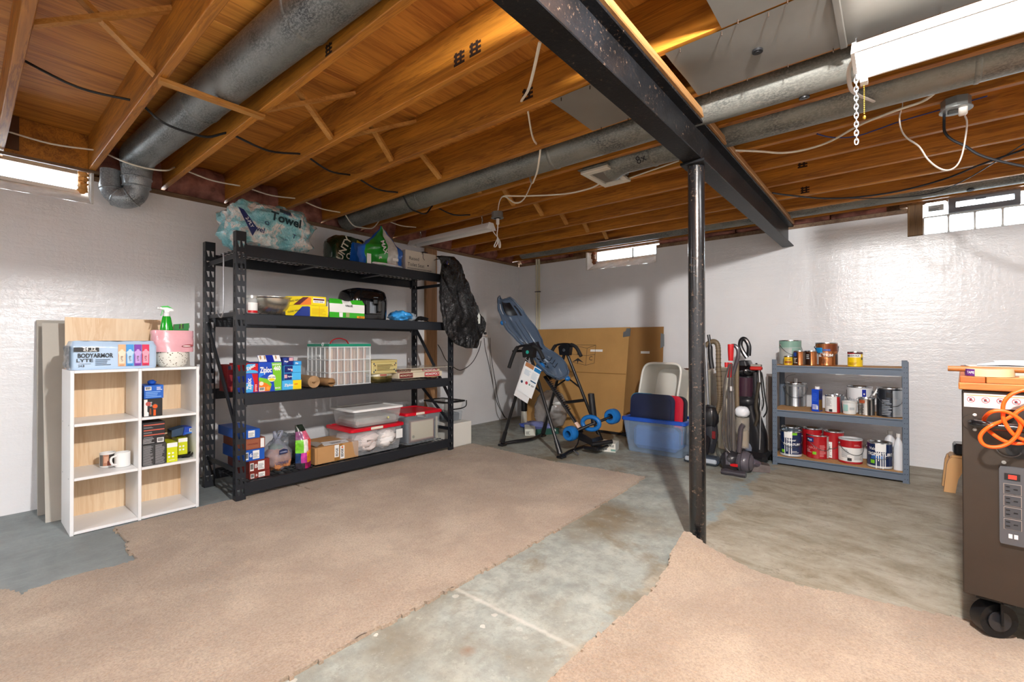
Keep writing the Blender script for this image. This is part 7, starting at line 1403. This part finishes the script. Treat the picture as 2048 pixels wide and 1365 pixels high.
f0, f1 = at(1443, 943, 'z', .02), at(1492, 951, 'z', .02); MB().tube([f0, f0.lerp(f1, .2), f0.lerp(f1, .5), f0.lerp(f1, .8), f1], [.024, .03, .022, .03, .026], 12).build('stand_foot', mat('#3a363c', .3, coat=.3), t)
h0, h1_ = at(1502, 937, 'z', .03), at(1541, 940, 'z', .03); d = (h1_-h0).normalized(); n = V((d.y, -d.x, 0)); MB().prism([(0, 0), ((h1_-h0).length, 0), ((h1_-h0).length, .055), (.02, .07), (0, .05)], h0-V((0, 0, .028)), d, (0, 0, 1), n*-.11).build('floor_head', mat('#6a605e', .25, coat=.4, var=.2, vs=20), t, 0); MB().tube([Y_(1504, 924, y), h0.lerp(h1_, .3)+V((0, .03, .03))], .03, 10).build('head_neck', PLG, t)
# right: black upright
t = thing('vacuum_cleaner', 'black upright vacuum with a loop handle, next to the paint shelf', 'vacuum', (3.25, -.62, 0)); y = -.66
MB().tube(pt([(1494, 716), (1486, 704), (1481, 692), (1482, 682), (1487, 678), (1493, 682), (1498, 694), (1497, 712)], y), .020, 10).build('loop_handle', PLB, t)
def body(u, v):
    ks = [(722, 1480, 1500), (745, 1473, 1512), (790, 1474, 1512), (830, 1482, 1520), (870, 1492, 1534), (905, 1503, 1534), (924, 1508, 1532)]; s = v*(len(ks)-1); i = min(int(s), len(ks)-2); k = s-i
    py, a_, b = [ks[i][j]+(ks[i+1][j]-ks[i][j])*k for j in range(3)]; A, B = Y_(a_, py, y), Y_(b, py, y); c = (A+B)/2; w = (B.x-A.x)/2; th = 2*pi*u
    sg = lambda q, e: math.copysign(abs(q)**e, q); return V((c.x+w*sg(cos(th), .6), y+.10*sg(sin(th), .6), max(.012, c.z)))
MB().grid(body, 36, 20, wrap=True).build('body', PLB, t, 60)
q = Y_(1490, 742, y-.02); MB().blob(q, (.115, .11, .075), 24, 14).build('canister_top', mat('#0f0f12', .15, coat=.6), t); MB().tube([Y_(1491, 755, y-.05), Y_(1491, 792, y-.05)], .070, 20).build('dust_canister', PUR, t); q = Y_(1493, 803, y-.05); MB().blob(q, (.085, .07, .06), 20, 12).build('canister_base', mat('#26262a', .3), t)
for k, (px, top) in enumerate(((1515, 728), (1520, 732), (1524, 745))): MB().tube(pt([(px-4, top), (px, top+5), (px+2+k*2, top+50), (px+4+k*3, top+75), (px+3, top+90)], y-.06), .006, 7).build('cord_loop', BLACK, t)
q = Y_(1513, 737, y-.09); MB().box(q-V((.05, .03, .016)), q+V((.045, .03, .016)), .008).build('red_brush', mat('#c0281e', .4), t); MB().box(q+V((-.045, -.028, .016)), q+V((.04, .028, .034)), .004).build('bristles', mat('#9a948c', .8), t)
hs_ = pt([(1518, 765), (1514, 790), (1512, 815), (1515, 835), (1510, 852)], y-.10); MB().tube(hs_, .015, 10).build('short_hose', mat('#3a342a', .4), t); MB().tube([Y_(1510, 745, y-.09), Y_(1511, 790, y-.09)], .017, 10).build('attachment_wand', mat('#2a2a2e', .3), t)
MB().tube(pt([(1524, 800), (1521, 840), (1520, 880), (1519, 900)], y-.11), .004, 6).build('power_cord', mat('#9a9a9c', .4), t)
MB().blob(Y_(1504, 893, y-.02), (.08, .08, .10), 20, 12).build('motor_cover', mat('#8f96a8', .15, alpha=.7, coat=.4), t); MB().box((3.14, -.80, .012), (3.40, -.55, .10), .035).build('floor_head', PLB, t)
for s in (3.15, 3.37): MB().cyl((s, -.56, .045), (s+.03, -.56, .045), .045, n=20).build('wheel', BLACK, t)
# ------------------------------------------------------------------ rolling tool bench at the right edge
AB = radians(-4.6); BO = V((4.446, -2.972, 0)); bench = thing('tool_bench', 'black rolling steel tool bench with a wooden top at the right edge', 'workbench', BO, rz=AB)
M_B = ROOT[bench.name]; M_BL = mat('#453d37', .30, .6, coat=.1, var=.1, vs=5); BW, BD = .62, 1.15
def L(x, y, z): return M_B @ V((x, y, z))
def wbox(nm, a, b, m, par=bench, bev=.003, smooth=30):
    mb = MB(); mb.box(a, b, bev); mb.v = [M_B @ p for p in mb.v]; return mb.build(nm, m, par, smooth)
wbox('cabinet_body', (0, 0, .165), (BW, BD, .895), M_BL)
WTOP = wood('bench_top', '#94531f', '#bd7838', 'x', .8, .5, False)
wbox('top_board', (-.008, -.02, .897), (BW+.01, BD+.01, .922), WTOP); wbox('top_board', (-.004, -.016, .922), (.06, BD+.01, .944), mat('#a4501f', .5, var=.2, vs=9), bev=.002); wbox('top_board', (.062, -.016, .922), (BW+.01, BD+.01, .944), WTOP, bev=.002)
F = Face(L(0, 0, 0), M_B.to_3x3() @ V((1, 0, 0)), (0, 0, 1))
wl_ = F.rect(bench, 'warning_label', .006, .50, .835, .885, mat('#cbc6c2', .45)); RDI = mat('#b5404a', .5); 
F.lines(bench, .012, .16, .876, .882, 1, mat('#d8884a', .5), ragged=False)
for i in range(7):
    x = .024+.0365*i; mb = MB(); mb.tube([F.p(x+.0095*cos(a_), .862+.0095*sin(a_), .001) for a_ in [2*pi*k/20 for k in range(20)]], .0011, 5, closed=True); mb.tube([F.p(x-.0065, .868, .001), F.p(x+.0065, .856, .001)], .001, 5); mb.build('warning_icon', RDI, bench); F.poly(bench, 'warning_icon', [(x-.005, .857), (x+.004, .857), (x+.002, .866), (x-.003, .867)], mat('#3a2430', .5), .0012); F.lines(bench, x-.010, x+.013, .839, .849, 3, mat('#a9a39e', .6), seed=i)
# tube handle on flanges
for x in (.030, .46):
    MB().cyl(F.p(x, .782, .0), F.p(x, .782, .006), .028, n=24).build('handle_flange', M_BL, bench)
    for dz in (-.026, .026): MB().blob(F.p(x+.003, .782+dz, .007), (.006, .006, .006), 12, 8).build('flange_bolt', mat('#d9d6d0', .3, .3), bench)
MB().tube(smooth_pts([F.p(.030, .782, 0), F.p(.030, .782, .03), F.p(.045, .782, .052), F.p(.09, .780, .06), F.p(.24, .780, .062), F.p(.40, .780, .06), F.p(.45, .782, .045), F.p(.46, .782, 0)], 6), .014, 14).build('handle', mat('#121214', .15, coat=.6), bench)
# power strip
pw = thing_ = None
p = MB().prism([(.094, .375), (.150, .375), (.153, .382), (.153, .632), (.150, .640), (.094, .640), (.091, .632), (.091, .382)], F.o, F.u, F.w, F.n*.014).build('power_strip', mat('#4a4b4f', .4), bench, 30)
F3 = Face(F.o+F.n*.014, F.u, F.w); F3.rect(p, 'rocker', .103, .140, .597, .618, BLACK, .003); F3.rect(p, 'rocker', .112, .132, .600, .614, mat('#c8392c', .35), .005)
for k in range(4):
    z1 = .565-.040*k; F3.rect(p, 'socket_frame', .101, .143, z1-.018, z1+.018, mat('#8a8078', .5), .001); F3.rect(p, 'socket', .1025, .1415, z1-.0165, z1+.0165, mat('#3b3c40', .45), .002)
    for a_, b in ((.110, .008), (.110, -.006), (.128, .001)): F3.rect(p, 'slot', a_-.004, a_+.006, z1+b-.002, z1+b+.002, BLACK, .003)
for x in (.112, .125): F3.rect(p, 'usb_port', x, x+.009, .398, .412, mat('#d9d2ce', .4), .002)
F.disc(bench, 'screw', .103, .652, .006, STEEL, .004, n=14); F.disc(bench, 'grommet', .138, .70, .032, mat('#1b1b1d', .4), .002)
MB().tube([F.p(.115+.030*cos(a_), .70+.026*sin(a_), .006) for a_ in [pi*.9+pi*1.0*i/12 for i in range(13)]], .002, 6).build('wire_loop', mat('#6a6a6c', .3, .6), bench)
# casters
for x, y in ((.078, .075), (BW-.08, .06), (.085, BD-.07), (BW-.08, BD-.07)):
    c = L(x, y, .075 if y < .2 and x < .2 else .062); cs = MB(); ax = (M_B.to_3x3() @ V((.60, -.80, 0))).normalized(); t_ = MB().tube([c-ax*.016, c-ax*.022, c+ax*.022, c+ax*.016], [.044, .0605, .0605, .044], 32).build('caster', mat('#131315', .35), bench)
    for s in (-1, 1): MB().cyl(c+ax*s*.0225, c+ax*s*.026, .036, n=20).build('hub', mat('#2a2a2d', .25, coat=.4), t_); MB().box(c+ax*s*.031-V((.004, .018, .006)), c+ax*s*.031+V((.004, .018, .075)), .002).build('fork', mat('#1a1a1c', .3, .4), t_)
    MB().box(L(x-.045, y-.045, .148), L(x+.045, y+.045, .164)).build('top_plate', mat('#1a1a1c', .3, .4), t_, 0)
# orange cord hung over the handle
t = thing('extension_cord', 'bright orange extension cord looped over the handle of the tool bench', 'cord', F.p(.13, .74, .08)); OC = mat('#ff5a12', .4)
def fl(pts, d): return smooth_pts([at(p[0], p[1], 'y', -3.035-(p[2] if len(p) > 2 else d)) for p in pts], 6)
MB().tube(fl([(2075, 775), (2048, 780), (2022, 790), (2008, 806), (2006, 826), (2010, 846), (2030, 872), (2060, 884)], .018), .0058, 10).build('cord_loop', OC, t)
MB().tube(fl([(2075, 880), (2060, 862), (2050, 850), (2035, 836), (2015, 825), (1995, 822), (1978, 827, .025), (1968, 840, -.03), (1972, 856, -.02), (1990, 872, .0), (2012, 884, .006), (2036, 888, .008), (2060, 884, .008)], .034), .0058, 10).build('cord_loop', OC, t)
MB().tube(fl([(2070, 805), (2045, 818), (2030, 830), (2040, 845), (2041, 856), (2030, 876), (2012, 890), (1988, 895), (1968, 890), (1960, 876), (1968, 862), (1986, 850), (2004, 843, .0), (2018, 836, -.035), (2030, 828, -.04)], .026), .0058, 10).build('cord_loop', OC, t)
# things on the bench top
zt = .9445
t = thing('wood_dowel', 'round wooden stick lying on the bench top and poking past its left edge', 'stick', L(.1, .02, zt)); a_, b = L(-.036, .045, zt+.024), L(.42, .02, zt+.026); MB().cyl(a_, b, .010, n=14).build('dowel', mat('#8f5726', .55, var=.15, vs=20), t)
t = thing('tape_roll', 'cream masking tape roll with a purple label, at the edge of the bench', 'tape', L(.075, .035, zt)); c = L(.072, .045, zt+.0005)
MB().lathe([(.040, .0), (.062, .0), (.062, .026), (.040, .026), (.040, .0)], c, 40).build('tape', mat('#bdb189', .5), t); ac = math.atan2(CAM.y-c.y, CAM.x-c.x); wrap(t, 'label', c[:2], .0622, c.z+.001, c.z+.025, ac-1.5, ac-.62, mat('#5a2a78', .45)); wrap_text(t, 'TAPE', c[:2], .0626, ac-.85, c.z+.013, .012, WHITE)
t = thing('paper_sheets', 'loose white papers lying on the bench top', 'paper', L(.2, .25, zt)); 
for k, (x, y, r) in enumerate(((.10, .16, .1), (.16, .20, -.2), (.26, .18, .15))): MB().grid(lambda u, v: L(x+.20*(u-.3)+.05*r*v, y+.15*(v-.3), zt+.036+.003*k+.012*abs(sin(3*u+k))*(v)+.01*max(0, .3-abs(u-.4))), 10, 6).build('sheet', mat(('#c4c7cc', '#b9bec4', '#cac8c2')[k], .6), t, 60)
MB().box(L(.02, .09, zt), L(.40, .27, zt+.034), .002).build('notebook', mat('#aaa29c', .6), t)
t = thing('paint_stick', 'flat pale wooden paint stick beside the tape roll', 'stick', L(.2, .01, zt)); MB().box(L(.14, -.005, zt+.001), L(.45, .018, zt+.006)).build('stick', mat('#b9a27a', .6), t, 0)
# ------------------------------------------------------------------ step stool behind the bench
y0 = -.78; sx0, sx1 = 4.525, 4.85; STL = mat('#c89a68', .4); t = thing('step_stool', 'tan plastic step stool half hidden behind the tool bench', 'stool', (4.68, -.66, 0))
MB().box((sx0+.035, y0+.02, .225), (sx1-.035, y0+.20, .262), .012).build('seat', STL, t)
for sx, x in ((1, sx0), (-1, sx1)):
    for y, sy in ((y0, 1), (y0+.22, -1)): MB().prism([(0, .0), (sx*.06, 0), (sx*.075, .10), (sx*.10, .16), (sx*.13, .19), (sx*.13, .245), (sx*.045, .25), (sx*.028, .235), (sx*.018, .20)], (x, y, .0008), (1, 0, 0), (0, 0, 1), (0, sy*.045, 0)).build('leg', STL, t, 20)
MB().box((sx0+.10, y0+.004, .17), (sx1-.10, y0+.02, .235), .004).build('apron', STL, t)
t = thing('battery_charger', 'black tool charger standing on the tan step stool', 'charger', (4.62, y0+.1, .262)); MB().box((4.585, y0+.04, .2625), (4.70, y0+.18, .345), .01).build('housing', mat('#17181c', .3, coat=.3), t); MB().box((4.581, y0+.06, .275), (4.586, y0+.16, .33), .002).build('side_panel', mat('#33353a', .3), t)
